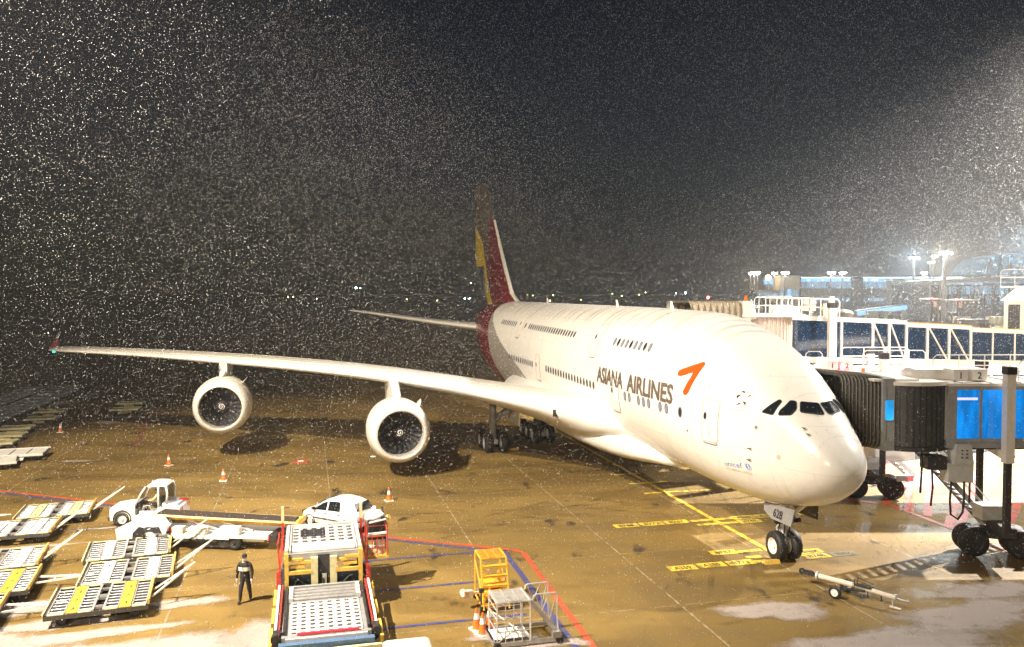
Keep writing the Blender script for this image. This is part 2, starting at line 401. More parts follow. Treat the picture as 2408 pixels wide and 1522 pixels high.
# snow lying in thin patches
def blob(cx, cy, rx, ry, rot=0, n=48, jag=.28, seed=0, z=.02):
    rnd = random.Random(seed); ph = [rnd.uniform(0, 6.28) for _ in range(6)]; P = []
    for i in range(n):
        t = 2 * math.pi * i / n
        r_ = 1 + jag * sum(math.sin((k + 2) * t + ph[k]) / (k + 1.5) for k in range(6))
        x, y = rx * r_ * math.cos(t), ry * r_ * math.sin(t)
        P.append((cx + x * math.cos(rot) - y * math.sin(rot), cy + x * math.sin(rot) + y * math.cos(rot), z))
    return P
def snow_material():
    m = mat('thin_snow', (.44, .385, .36), .85); t = m.node_tree; b = t.nodes['Principled BSDF']; L = t.links
    at = t.nodes.new('ShaderNodeAttribute'); at.attribute_name = 'edge'
    tc = t.nodes.new('ShaderNodeTexCoord'); n = t.nodes.new('ShaderNodeTexNoise'); n.inputs['Scale'].default_value = 1.3; n.inputs['Detail'].default_value = 9; n.inputs['Roughness'].default_value = .74
    L.new(tc.outputs['Object'], n.inputs['Vector'])
    a = t.nodes.new('ShaderNodeMath'); a.operation = 'MULTIPLY_ADD'; L.new(at.outputs['Fac'], a.inputs[0]); a.inputs[1].default_value = .55; L.new(n.outputs[0], a.inputs[2])
    r_ = t.nodes.new('ShaderNodeMapRange'); r_.inputs[1].default_value = .62; r_.inputs[2].default_value = .95; r_.inputs[4].default_value = .78; L.new(a.outputs[0], r_.inputs[0])
    L.new(r_.outputs[0], b.inputs['Alpha']); return m
SNOWM = snow_material()
def snow_patch(cx, cy, rx, ry, rot=0, seed=0, z=.02):
    P = blob(cx, cy, rx, ry, rot, seed=seed, z=z); n = len(P); c = (cx, cy, z)
    inner = [tuple(c[k] + (p[k] - c[k]) * .55 for k in range(2)) + (z,) for p in P]
    V = [c] + inner + P; F = [(0, 1 + i, 1 + (i + 1) % n) for i in range(n)] + [(1 + i, 1 + n + i, 1 + n + (i + 1) % n, 1 + (i + 1) % n) for i in range(n)]
    mb = MB(); mb.add(V, F); me = mb.mesh('snow_patch', SNOWM, fix=False)
    at = me.attributes.new('edge', 'FLOAT', 'POINT'); at.data.foreach_set('value', [1.0] + [.8] * n + [0.0] * n)
    tag(put(me, 'snow_patch'), kind='stuff'); return me
for i, a in enumerate([(-8.8, 27.0, 2.3, 1.9, .2), (-12.5, 26.2, 4.5, 1.7, .15), (-18.5, 26.6, 4.5, 1.6, 0), (-16, 28.6, 2.4, .9, .3), (-14.5, 27.6, 3.2, .7, .3),
                       (-21, 32.6, 2.0, 1.0, .3), (-18.6, 29.7, 2.6, .8, .3), (-12.2, 30.5, 1.6, .7, .3), (-23, 36.9, 3.4, .5, .3), (-20.6, 40.2, 1.4, .25, .3),
                       (.6, 26.9, 1.2, .7, .2), (-.8, 27.3, .9, .5, .1), (1.9, 27.0, .8, .4, 0), (-.6, 25.8, 1.3, .6, 0), (12.8, 26.9, 4.6, 1.6, .1), (16.5, 29.2, 4.2, 1.5, .25), (19, 31.6, 3.4, 1.2, .2), (9.5, 29.6, 2.6, 1.1, .2),
                       (26, 50.5, 5.0, 2.2, .4), (30, 57, 6, 1.6, .5), (-39.5, 90, 2.4, 1.3, 0), (-31.5, 90, 2.8, 1.5, 0), (-36.5, 80.5, 2.6, .9, .1), (-36, 76.5, 2.2, .8, .1), (-36.2, 73.5, 1.8, 1.0, 0),
                       (-43, 71.5, 2.2, 1.1, 0), (-47, 86, 2.4, 1.6, 0), (-47, 92, 2, 1.2, 0), (-48, 97, 2.0, 1.2, 0), (-30, 56.5, 1.6, .4, .2), (-35, 58.5, 1.6, .45, .2), (-35, 55.8, 1.3, .4, 0)]):
    snow_patch(*a[:5], seed=i, z=.0185 + .0002 * i)
# ------------------------------------------------------------------ the airliner
FX = np.array([0.0, 0.15, 0.5, 1.0, 2.0, 3.2, 5.0, 7.5, 11., 15., 20., 45., 52., 58., 64., 69., 70.6])
FT = np.array([4.761, 5.254, 5.744, 6.228, 7.008, 7.933, 8.94, 9.865, 10.531, 10.612, 10.65, 10.65, 10.65, 10.5, 10.0, 9.2, 8.6])
FB = np.array([4.761, 4.299, 3.842, 3.465, 2.991, 2.686, 2.446, 2.374, 2.43, 2.46, 2.35, 2.2, 2.9, 4.4, 6.2, 7.6, 8.1])
FW = np.array([0., .602, 1.021, 1.314, 1.703, 2.101, 2.615, 3.083, 3.383, 3.521, 3.57, 3.57, 3.4, 2.75, 1.75, .7, .2])
FM = np.array([4.761, 4.776, 4.788, 4.79, 4.891, 5.111, 5.417, 5.849, 6.29, 6.415, 6.4, 6.4, 6.8, 7.3, 8.0, 8.4, 8.35])
def pchip(x, X, Y):
    x = np.atleast_1d(np.asarray(x, float)); h = np.diff(X); d = np.diff(Y) / h; m = np.zeros(len(X))
    for i in range(1, len(X) - 1):
        if d[i - 1] * d[i] > 0:
            w1 = 2 * h[i] + h[i - 1]; w2 = h[i] + 2 * h[i - 1]; m[i] = (w1 + w2) / (w1 / d[i - 1] + w2 / d[i])
    m[0] = d[0]; m[-1] = d[-1]
    i = np.clip(np.searchsorted(X, x) - 1, 0, len(X) - 2); t = (x - X[i]) / h[i]
    return (2 * t**3 - 3 * t**2 + 1) * Y[i] + (t**3 - 2 * t**2 + t) * h[i] * m[i] + (-2 * t**3 + 3 * t**2) * Y[i + 1] + (t**3 - t**2) * h[i] * m[i + 1]
FS = np.sqrt(FX); NE = 2.15
def prof(x):
    s = np.sqrt(np.maximum(np.asarray(x, float), 0)); return [pchip(s, FS, a) for a in (FT, FB, FW, FM)]
def side(x, z, off=0.0, sgn=1):
    T, B, W, Md = [float(a[0]) for a in prof(x)]
    hz = (T - Md) if z > Md else (Md - B); q = min(.999, abs(z - Md) / hz)
    y = W * (1 - q**NE) ** (1 / NE)
    # outward normal in the cross-section plus the lengthwise slope
    ny = (y / W) ** (NE - 1) / W; nz = math.copysign((q ** (NE - 1)) / hz, z - Md)
    e = .05; T2, B2, W2, M2 = [float(a[0]) for a in prof(x + e)]; hz2 = (T2 - M2) if z > M2 else (M2 - B2); q2 = min(.999, abs(z - M2) / hz2)
    y2 = W2 * (1 - q2**NE) ** (1 / NE); sl = (y2 - y) / e
    n = Vector((-sl * 1.0 * ny, ny, nz)); n.normalize()
    p = Vector((x, y, z)) + n * off
    if sgn < 0: p.y = -p.y; n.y = -n.y
    return p, n
def front(y, z, off=0.0):     # nose region: the x on the skin for a given y, z
    lo, hi = 0.0, 7.0
    def ins(x):
        T, B, W, Md = [float(a[0]) for a in prof(x)]; hz = (T - Md) if z > Md else (Md - B)
        return (abs(y) / max(W, 1e-6))**NE + (abs(z - Md) / max(hz, 1e-6))**NE < 1
    for _ in range(30):
        c = (lo + hi) / 2
        if ins(c): hi = c
        else: lo = c
    return hi
def front_p(y, z, off=0.0):
    x = front(y, z); e = .03
    n = Vector((-1, (front(y + e, z) - x) / e, (front(y, z + e) - x) / e)); n.normalize()
    return Vector((x, y, z)) + n * off

air = thing('airliner', 'huge white double-deck airliner with orange arrow mark, four engines and dark red tail', 'airliner', NOSE, HD)

def fuselage_material():
    m = mat('airliner_skin', (.8, .78, .73), .26); t = m.node_tree; b = t.nodes['Principled BSDF']; L = t.links
    tc = t.nodes.new('ShaderNodeTexCoord'); sp = t.nodes.new('ShaderNodeSeparateXYZ'); L.new(tc.outputs['Object'], sp.inputs[0])
    def curve(pts):        # x as a function of z
        c = t.nodes.new('ShaderNodeFloatCurve'); mr = t.nodes.new('ShaderNodeMapRange'); mr.inputs[1].default_value = 2; mr.inputs[2].default_value = 11
        L.new(sp.outputs[2], mr.inputs[0]); cc = c.mapping.curves[0]
        while len(cc.points) > 2: cc.points.remove(cc.points[1])
        P = [((z - 2) / 9, x / 80) for x, z in pts]
        cc.points[0].location = P[0]; cc.points[1].location = P[-1]
        for p in P[1:-1]: cc.points.new(*p)
        c.mapping.update(); L.new(mr.outputs[0], c.inputs['Value'])
        mu = t.nodes.new('ShaderNodeMath'); mu.operation = 'MULTIPLY'; mu.inputs[1].default_value = 80; L.new(c.outputs[0], mu.inputs[0]); return mu.outputs[0]
    def step(cv):
        s_ = t.nodes.new('ShaderNodeMath'); s_.operation = 'SUBTRACT'; L.new(sp.outputs[0], s_.inputs[0]); L.new(cv, s_.inputs[1])
        g = t.nodes.new('ShaderNodeMapRange'); g.inputs[1].default_value = 0; g.inputs[2].default_value = .06; L.new(s_.outputs[0], g.inputs[0]); return g.outputs[0]
    def mix(f, a, c):
        x = t.nodes.new('ShaderNodeMix'); x.data_type = 'RGBA'; L.new(f, x.inputs[0])
        for s_, v in ((6, a), (7, c)):
            if isinstance(v, tuple): x.inputs[s_].default_value = v
            else: L.new(v, x.inputs[s_])
        return x.outputs[2]
    gl = curve([(30, 2), (36.7, 5.28), (43.7, 7.2), (50.8, 9.52), (53.5, 10.9)])
    rl = curve([(40, 2), (44.9, 3.9), (49.4, 7.5), (51.1, 9.4), (52.0, 10.9)])
    # wet streaks where meltwater runs off the crown
    mp = t.nodes.new('ShaderNodeMapping'); mp.inputs['Scale'].default_value = (2.3, .10, .10); L.new(tc.outputs['Object'], mp.inputs[0])
    nz = t.nodes.new('ShaderNodeTexNoise'); nz.inputs['Scale'].default_value = 1.0; nz.inputs['Detail'].default_value = 4; L.new(mp.outputs[0], nz.inputs['Vector'])
    r_ = t.nodes.new('ShaderNodeMapRange'); r_.inputs[1].default_value = .5; r_.inputs[2].default_value = .62; L.new(nz.outputs[0], r_.inputs[0])
    up = t.nodes.new('ShaderNodeMapRange'); up.inputs[1].default_value = 9.3; up.inputs[2].default_value = 10.0; L.new(sp.outputs[2], up.inputs[0])
    ml = t.nodes.new('ShaderNodeMath'); ml.operation = 'MULTIPLY'; L.new(r_.outputs[0], ml.inputs[0]); L.new(up.outputs[0], ml.inputs[1])
    m2 = t.nodes.new('ShaderNodeMath'); m2.operation = 'MULTIPLY'; m2.inputs[1].default_value = .8; L.new(ml.outputs[0], m2.inputs[0])
    n2 = t.nodes.new('ShaderNodeTexNoise'); n2.inputs['Scale'].default_value = .8; n2.inputs['Detail'].default_value = 5; L.new(tc.outputs['Object'], n2.inputs['Vector'])
    white = mix(n2.outputs[0], (.84, .83, .80, 1), (.79, .775, .74, 1))
    # riveted panel joints, as fine relief and tone
    def seam(src, period, w, ph_=0.0):
        a = t.nodes.new('ShaderNodeMath'); a.operation = 'ADD'; a.inputs[1].default_value = ph_; L.new(src, a.inputs[0])
        m_ = t.nodes.new('ShaderNodeMath'); m_.operation = 'PINGPONG'; m_.inputs[1].default_value = period / 2; L.new(a.outputs[0], m_.inputs[0])
        q_ = t.nodes.new('ShaderNodeMapRange'); q_.inputs[1].default_value = w; q_.inputs[2].default_value = w * .3; q_.inputs[3].default_value = 0; q_.inputs[4].default_value = .34; L.new(m_.outputs[0], q_.inputs[0]); return q_.outputs[0]
    white = mix(seam(sp.outputs[0], 3.17, .022, .6), white, (.46, .42, .37, 1)); white = mix(seam(sp.outputs[2], 1.72, .016, .55), white, (.46, .42, .37, 1))
    n5 = t.nodes.new('ShaderNodeTexNoise'); n5.inputs['Scale'].default_value = 1.0; n5.inputs['Detail'].default_value = 7; n5.inputs['Roughness'].default_value = .7
    mp5 = t.nodes.new('ShaderNodeMapping'); mp5.inputs['Scale'].default_value = (1.6, .5, .22); L.new(tc.outputs['Object'], mp5.inputs[0]); L.new(mp5.outputs[0], n5.inputs['Vector'])
    q5 = t.nodes.new('ShaderNodeMapRange'); q5.inputs[1].default_value = .55; q5.inputs[2].default_value = .75; q5.inputs[4].default_value = .35; L.new(n5.outputs[0], q5.inputs[0])
    white = mix(q5.outputs[0], white, (.60, .56, .50, 1))
    c = mix(m2.outputs[0], white, (.50, .47, .42, 1))
    c = mix(step(gl), c, (.33, .31, .29, 1)); c = mix(step(rl), c, (.17, .018, .025, 1))
    L.new(c, b.inputs['Base Color'])
    nn = t.nodes.new('ShaderNodeTexNoise'); nn.inputs['Scale'].default_value = .55; L.new(tc.outputs['Object'], nn.inputs['Vector'])
    bp = t.nodes.new('ShaderNodeBump'); bp.inputs['Strength'].default_value = .12; bp.inputs['Distance'].default_value = .05; L.new(nn.outputs[0], bp.inputs['Height']); L.new(bp.outputs[0], b.inputs['Normal'])
    return m
SKIN = fuselage_material()
M['wing_grey'] = mat('wing_paint', (.79, .78, .76), .3, 0, .08, .6)
M['win_dark'] = mat('cabin_window', (.02, .028, .045), .2, spec=.5)
M['win_rim'] = mat('window_rim', (.16, .15, .16), .4, .1)
M['seam'] = mat('panel_seam', (.42, .30, .20), .5)
M['seam2'] = mat('panel_seam_light', (.58, .50, .42), .5)
M['title_grey'] = mat('title_grey', (.13, .105, .09), .5)
M['mark_orange'] = mat('mark_orange', (.80, .085, .006), .35)
M['livery_black'] = mat('livery_black', (.012, .012, .025), .4)
M['livery_blue'] = mat('livery_blue', (.10, .22, .60), .4)
M['pale_title'] = mat('pale_title', (.62, .50, .42), .5)
M['fan'] = mat('titanium_fan', (.11, .115, .13), .35, .6)
M['intake_dark'] = mat('intake_lining', (.03, .03, .035), .5)
M['lip'] = mat('intake_lip', (.78, .76, .72), .22, .35)

# fuselage
stn = np.concatenate([np.linspace(0, 2.9, 70)**2, np.linspace(8.41, 70.6, 120)[1:]])
NP = 112; ph = np.linspace(0, 2 * np.pi, NP, endpoint=False)
T, B, W, Md = prof(stn); V = []
for i, x in enumerate(stn):
    for p in ph:
        c, s = math.cos(p), math.sin(p); hz = (T[i] - Md[i]) if s > 0 else (Md[i] - B[i])
        V.append((x, W[i] * math.copysign(abs(c)**(2 / NE), c), Md[i] + hz * math.copysign(abs(s)**(2 / NE), s)))
F = [(i * NP + k, (i + 1) * NP + k, (i + 1) * NP + (k + 1) % NP, i * NP + (k + 1) % NP) for i in range(len(stn) - 1) for k in range(NP)]
mb = MB(); mb.add(V, F); mb.f.append(tuple((len(stn) - 1) * NP + k for k in range(NP))); mb.m.append(0)
fus = mb.build('fuselage', SKIN, air, smooth='all')

def skin_strip(path, w, off, sgn=1, fr=False):      # a thin line lying on the skin, path in (x, z) or (y, z)
    rs = []
    f_ = (lambda a, b_: front_p(a, b_, off)) if fr else (lambda a, b_: side(a, b_, off, sgn)[0])
    P = [f_(*p) for p in path]; mb = MB(); mb.tube(P, w, 4, closed=(path[0] != path[-1]) and False); return mb
def patch(poly, fn, cuts, mi=0):                     # fill a 2-D outline and lay it on the skin
    bm = bmesh.new(); vs_ = [bm.verts.new((p[0], p[1], 0)) for p in poly]; bm.faces.new(vs_).normal_update()
    bmesh.ops.triangulate(bm, faces=bm.faces)
    for _ in range(6):
        es = [e for e in bm.edges if e.calc_length() > cuts]
        if not es: break
        bmesh.ops.subdivide_edges(bm, edges=es, cuts=1); bmesh.ops.triangulate(bm, faces=bm.faces)
    mb = MB(); bm.verts.index_update()
    mb.add([fn(v.co.x, v.co.y) for v in bm.verts], [tuple(v.index for v in f.verts) for f in bm.faces], mi); bm.free(); return mb
def decal_text(txt, x0, x1, z0, z1, height, matl, name, sgn=1, off=.012, bold=.0, z_base=None):
    V, F = text_mesh(txt, 1.0, 1.0, bold); w = V[:, 0].max()
    bm = bmesh.new(); vv = [bm.verts.new((v[0], v[1], 0)) for v in V]
    for f in F:
        try: bm.faces.new([vv[i] for i in f])
        except ValueError: pass
    bmesh.ops.triangulate(bm, faces=bm.faces)
    for _ in range(3):
        es = [e for e in bm.edges if e.calc_length() > .35]
        if not es: break
        bmesh.ops.subdivide_edges(bm, edges=es, cuts=1); bmesh.ops.triangulate(bm, faces=bm.faces)
    bm.verts.index_update(); P = []
    for v in bm.verts:
        u = v.co.x / w; x = x0 + (x1 - x0) * u; z = z0 + (z1 - z0) * u + v.co.y * height
        P.append(side(x, z, off, sgn)[0])
    mb = MB(); mb.add(P, [tuple(v.index for v in f.verts) for f in bm.faces]); bm.free()
    return mb.build(name, matl, air, fix=False)

decal_text('ASIANA', 18.52, 14.58, 6.41, 6.37, .85, M['title_grey'], 'title_lettering', bold=.03, off=.032)
decal_text('AIRLINES', 14.03, 8.92, 6.36, 6.31, .87, M['title_grey'], 'title_lettering', bold=.03, off=.032)
decal_text('ASIANA AIRLINES', 8.92, 18.52, 6.31, 6.4, .87, M['title_grey'], 'title_lettering', -1, bold=.03, off=.032)
decal_text('unicef', 5.25, 4.14, 4.09, 4.19, .22, M['livery_blue'], 'charity_lettering', bold=-.004)
decal_text('WE SUPPORT UNICEF', 5.28, 3.68, 3.93, 3.97, .10, M['pale_title'], 'small_lettering')
decal_text('STAR ALLIANCE', 4.82, 3.96, 6.53, 6.60, .075, M['pale_title'], 'small_lettering')
# arrow mark
def rpoly(P, r_=.06, n=3):
    out = []; m = len(P)
    for i in range(m):
        p = Vector((*P[i], 0)); a = Vector((*P[i - 1], 0)); c = Vector((*P[(i + 1) % m], 0))
        u = (a - p).normalized(); v = (c - p).normalized(); rr = min(r_, (a - p).length * .4, (c - p).length * .4)
        p0, p1 = p + u * rr, p + v * rr
        for k in range(n + 1):
            t = k / n; q = p0 * (1 - t)**2 + p * 2 * t * (1 - t) + p1 * t * t; out.append((q.x, q.y))
    return out
chev = rpoly([(8.82, 7.90), (7.30, 8.42), (7.13, 8.30), (7.70, 6.93), (7.92, 6.80), (8.16, 6.92), (7.68, 7.90), (8.60, 7.62), (8.84, 7.66)], .14, 4)
for sg in (1, -1): patch(chev, lambda x, z: side(x, z, .012, sg)[0], .3).build('arrow_mark', M['mark_orange'], air)
M['star_pale'] = mat('star_silver', (.78, .70, .66), .4)
darts = [[(4.58, 7.36), (4.44, 7.40), (4.33, 7.29)], [(4.65, 7.04), (4.70, 7.17), (4.51, 7.24)], [(4.61, 6.79), (4.46, 6.90), (4.34, 6.86)],
         [(4.34, 6.98), (4.17, 6.95), (4.12, 6.80)], [(4.21, 7.13), (4.12, 7.25), (4.01, 7.27)]]
pale = [[(4.46, 7.53), (4.46, 7.39), (4.33, 7.29)], [(4.80, 7.27), (4.70, 7.17), (4.52, 7.25)], [(4.54, 7.08), (4.48, 6.90), (4.34, 6.86)],
        [(4.06, 7.06), (4.17, 6.95), (4.34, 6.98)], [(4.32, 7.40), (4.12, 7.26), (4.22, 7.13)]]
mb = MB()
for d in darts:
    q = patch(d, lambda x, z: side(x, z, .014)[0], .2); mb.add(q.v, q.f, 0)
for d in pale:
    q = patch(d, lambda x, z: side(x, z, .011)[0], .2); mb.add(q.v, q.f, 1)
mb.build('star_emblem', [M['livery_black'], M['star_pale']], air)
circ = lambda cx, cz, r_, n=20: [(cx + r_ * math.cos(2 * math.pi * i / n), cz + r_ * math.sin(2 * math.pi * i / n)) for i in range(n)]
mb = MB(); M['pale_blue'] = mat('pale_blue', (.42, .55, .78), .4)
for r_, mi, of in ((.19, 1, .010), (.155, 2, .012), (.125, 0, .014)):
    q = patch(circ(3.80, 4.32, r_), lambda x, z: side(x, z, of)[0], .2); mb.add(q.v, q.f, mi)
for cx_, cz_, r_ in ((3.80, 4.37, .045), (3.77, 4.28, .05)):
    q = patch(circ(cx_, cz_, r_), lambda x, z: side(x, z, .016)[0], .2); mb.add(q.v, q.f, 2)
mb.build('charity_emblem', [M['livery_blue'], M['pale_blue'], M['paint_white']], air)
q = patch([(2.45, 4.78), (2.05, 4.80), (1.95, 5.18), (2.30, 5.20)], lambda x, z: side(x, z, .008)[0], .2)
mb = MB(); mb.add(q.v, q.f, 0); q = patch(circ(2.18, 5.0, .10, 14), lambda x, z: side(x, z, .012)[0], .2); mb.add(q.v, q.f, 1)
mb.build('award_sticker', [M['paint_white'], M['pale_title']], air)

# cabin windows: one oval mesh, laid on the skin one by one
mb = MB(); n = 16
def oval(rx, rz, y): return [(rx * math.cos(2 * math.pi * i / n) * (1 if abs(math.cos(2 * math.pi * i / n)) < .8 else .96), y, rz * math.sin(2 * math.pi * i / n)) for i in range(n)]
mb.rings([oval(.185, .26, .004), oval(.175, .25, .022), oval(.135, .205, .022), oval(.125, .195, .012)], 1, False, False)
mb.add(oval(.128, .198, .0125), [tuple(range(n))], 0)
WINM = mb.mesh('window', [M['win_dark'], M['win_rim']], smooth=30)
M['win_shade'] = mat('window_blind', (.20, .23, .33), .4)
WINM2 = WINM.copy(); WINM2.materials[0] = M['win_shade']
def add_window(x, z, sg, me=None):
    p, nn = side(x, z, 0, sg); d = Vector((1, 0, 0)); d = (d - nn * d.dot(nn)).normalized() * (1 if sg > 0 else -1) * -1
    up = d.cross(nn) * -1
    if up.z < 0: up = -up
    d = nn.cross(up)
    Mx = Matrix((d, nn, up)).transposed()
    put(me or WINM, 'window', air, p, Mx)
main_x = [8.23, 9.49, 10.12, 11.35, 11.96, 12.55, 13.71, 14.3] + list(np.linspace(19.13, 29.17, 18)) + list(np.linspace(32.95, 40.7, 14))
up_x = list(np.linspace(12.28, 17.01, 9)) + list(np.linspace(24.33, 35.8, 21)) + [37.0] + list(np.linspace(40.2, 45.2, 9))
for sg in (1, -1):
    for i, x in enumerate(main_x): add_window(x, 6.0 + .15 * min(1, max(0, (x - 12) / 18)), sg, WINM2 if (x < 15 and i != 0) else None)
    for x in up_x: add_window(x, 8.74 + .15 * min(1, max(0, (x - 12) / 30)), sg, WINM2 if x < 18 and int(x * 7) % 3 else None)

# doors
def rr_path(x0, x1, z0, z1, r_, n=4):
    P = rrect(x1 - x0, z1 - z0, r_, n, (x0 + x1) / 2, (z0 + z1) / 2); return P
def dense(P, step=.15):
    out = []
    for i in range(len(P)):
        a, b_ = P[i], P[(i + 1) % len(P)]; k = max(1, int(math.hypot(b_[0] - a[0], b_[1] - a[1]) / step))
        out += [(a[0] + (b_[0] - a[0]) * j / k, a[1] + (b_[1] - a[1]) * j / k) for j in range(k)]
    return out
def cabin_door(x0, x1, z0, z1, sg, win=True, marks=False):
    P = dense(rr_path(x0 + .03, x1 - .03, z0 + .03, z1 - .03, .14))
    d = patch(P, lambda x, z: side(x, z, .016, sg)[0], .35).build('door', SKIN, air, smooth='all')
    for inner, outer, mt, of in ((0.0, .028, M['seam'], .02), (.07, .082, M['seam2'], .012)):
        A = dense(rr_path(x0 - inner, x1 + inner, z0 - inner, z1 + inner, .16 + inner)); mb = MB()
        mb.tube([side(x, z, .008, sg)[0] for x, z in A], .011 if inner == 0 else .006, 4, closed=True); mb.build('door_seam', mt, d)
    # raised lower sill lip
    mb = MB(); mb.tube([side(x, z0 - .05 - (.03 if abs(x - (x0 + x1) / 2) < (x1 - x0) / 2 - .1 else 0), .01, sg)[0] for x in np.linspace(x0 + .05, x1 - .05, 8)], .035, 5)
    mb.build('door_sill', M['grey'], d)
    if win:
        xw = x1 - .22 if sg > 0 else x1 - .22
        p, nn = side(xw, z0 + (z1 - z0) * .60, .016, sg)
        up = Vector((0, 0, 1)); up = (up - nn * up.dot(nn)).normalized(); dd = nn.cross(up); Mx = Matrix((dd, nn, up)).transposed()
        put(WINM, 'door_window', d, p, Mx, (.62, 1, .68))
    mb = MB(); xm = (x0 + x1) / 2
    mb.tube([side(xm + .05, z0 + (z1 - z0) * t, .03, sg)[0] for t in (.50, .56, .60)], .016, 5); mb.build('door_handle', M['pale_title'], d)
    if marks:
        q = patch([(xm - .02, z0 + .2), (xm + .08, z0 + .2), (xm + .08, z0 + .75), (xm - .02, z0 + .75)], lambda x, z: side(x, z, .02, sg)[0], .3); q.build('door_stencil', M['pale_title'], d)
for sg in (1, -1):
    cabin_door(5.45, 6.50, 5.0, 6.85, sg, marks=True); cabin_door(15.22, 16.32, 5.03, 6.86, sg); cabin_door(30.9, 31.98, 5.1, 6.95, sg)
    cabin_door(19.33, 20.42, 7.74, 9.63, sg); cabin_door(37.75, 38.95, 7.91, 9.70, sg)
# cargo hatch seam, radome seam, probes
mb = MB(); P = dense(rr_path(9.9, 12.75, 3.2, 4.92, .15)); mb.tube([side(x, z, .006)[0] for x, z in P], .007, 4, closed=True); mb.build('cargo_hatch_seam', M['seam2'], air)
mb = MB(); rad = []
for i in range(48):
    t = 2 * math.pi * i / 48; x = .72 + .05 * math.sin(t); T_, B_, W_, M_ = [float(a[0]) for a in prof(x)]
    c, s = math.cos(t), math.sin(t); hz = (T_ - M_) if s > 0 else (M_ - B_)
    rad.append((x - .004, (W_ + .004) * math.copysign(abs(c)**(2 / NE), c), M_ + (hz + .004) * math.copysign(abs(s)**(2 / NE), s)))
mb.tube(rad, .004, 4, closed=True); mb.build('radome_seam', M['star_pale'], air)
for x, z in ((3.54, 5.12), (3.60, 4.65), (1.25, 6.0), (1.5, 6.2)):
    for sg in (1, -1):
        p, nn = side(x, z, 0, sg); mb = MB(); mb.cyl(p, p + nn * .012, .085, 14, mi=1); mb.cyl(p + nn * .01, p + nn * .10 + Vector((.04, 0, 0)), .022, 6, r2=.012)
        mb.bar(p + nn * .09 - Vector((.03, 0, 0)), p + nn * .09 + Vector((.2, 0, .0)), .018, .03); mb.build('air_data_probe', [M['dark'], M['lip']], air)
p, nn = side(3.37, 6.02, 0); mb = MB(); mb.cyl(p, p + nn * .012, .11, 14, mi=1); mb.cyl(p, p + nn * .016, .045, 12); mb.build('static_port', [M['dark'], M['lip']], air)
p, nn = side(7.67, 5.23, 0); mb = MB(); mb.cyl(p, p + nn * .02, .06, 10); mb.build('static_port', M['win_rim'], air)
p, nn = side(6.35, 7.45, 0); mb = MB(); mb.cyl(p, p + nn * .02, .035, 8); mb.build('static_port', M['mark_orange'], air)

# cockpit windows in (y, z)
ck = {'side1': [(1.13, 7.21), (1.30, 7.17), (1.66, 6.57), (1.86, 6.65), (1.44, 7.12)],
      'side2': [(1.00, 7.19), (.82, 7.17), (.95, 6.90), (1.20, 6.66), (1.54, 6.60), (1.43, 6.80)],
      'front': [(.70, 7.16), (.04, 7.11), (.10, 6.72), (.90, 6.79)]}
side1 = [(2.92, 7.20), (2.80, 7.14), (2.82, 6.59), (3.32, 6.65)]
for sg in (1, -1):
    fr = patch(dense(rpoly([(y * sg, z) for y, z in ck['front']], .07), .12), lambda y, z: front_p(y, z, .012), .2).build('cockpit_window', M['glass_dark'], air, smooth='all')
    P = dense(rpoly([(y * sg, z) for y, z in ck['front']], .07), .12); mb = MB(); mb.tube([front_p(y, z, .010) for y, z in P], .022, 5, closed=True); mb.build('window_frame', M['black'], fr)
    mb = MB(); a = front_p(.80 * sg, 6.76, .03); b_ = front_p(.25 * sg, 6.70, .05); mb.tube([a, b_], .018, 5); mb.build('wiper', M['dark'], fr)
    P2 = rpoly([(y * sg, z) for y, z in ck['side2']], .07); s2 = patch(dense(P2, .12), lambda y, z: front_p(y, z, .012), .2).build('cockpit_window', M['glass_dark'], air, smooth='all')
    mb = MB(); mb.tube([front_p(y, z, .010) for y, z in dense(P2, .12)], .020, 5, closed=True); mb.build('window_frame', M['black'], s2)
    P3 = dense(rpoly(side1, .08), .12); s3 = patch(P3, lambda x, z: side(x, z, .012, sg)[0], .2).build('cockpit_window', M['glass_dark'], air, smooth='all')
    mb = MB(); mb.tube([side(x, z, .010, sg)[0] for x, z in P3], .020, 5, closed=True); mb.build('window_frame', M['black'], s3)
# crown antennas
for x in (24.5, 41.0, 16.0):
    mb = MB(); mb.prism([(-.22, 0), (.22, 0), (.26, .42), (.06, .42)], -.02, .02, M=Matrix.Translation((x, 0, 10.63)) @ Matrix.Rotation(R(90), 4, 'X')); mb.build('antenna', M['paint_white'], air)

# wings
def airfoil(n=22):
    P = []
    ts = [.5 * (1 - math.cos(math.pi * i / n)) for i in range(n + 1)]
    yt = lambda x: 5 * (.2969 * math.sqrt(x) - .126 * x - .3516 * x * x + .2843 * x**3 - .1015 * x**4)
    for x in reversed(ts): P.append((x, yt(x) * 1.05))
    for x in ts[1:-1]: P.append((x, -yt(x) * .85))
    return P
AF = airfoil()
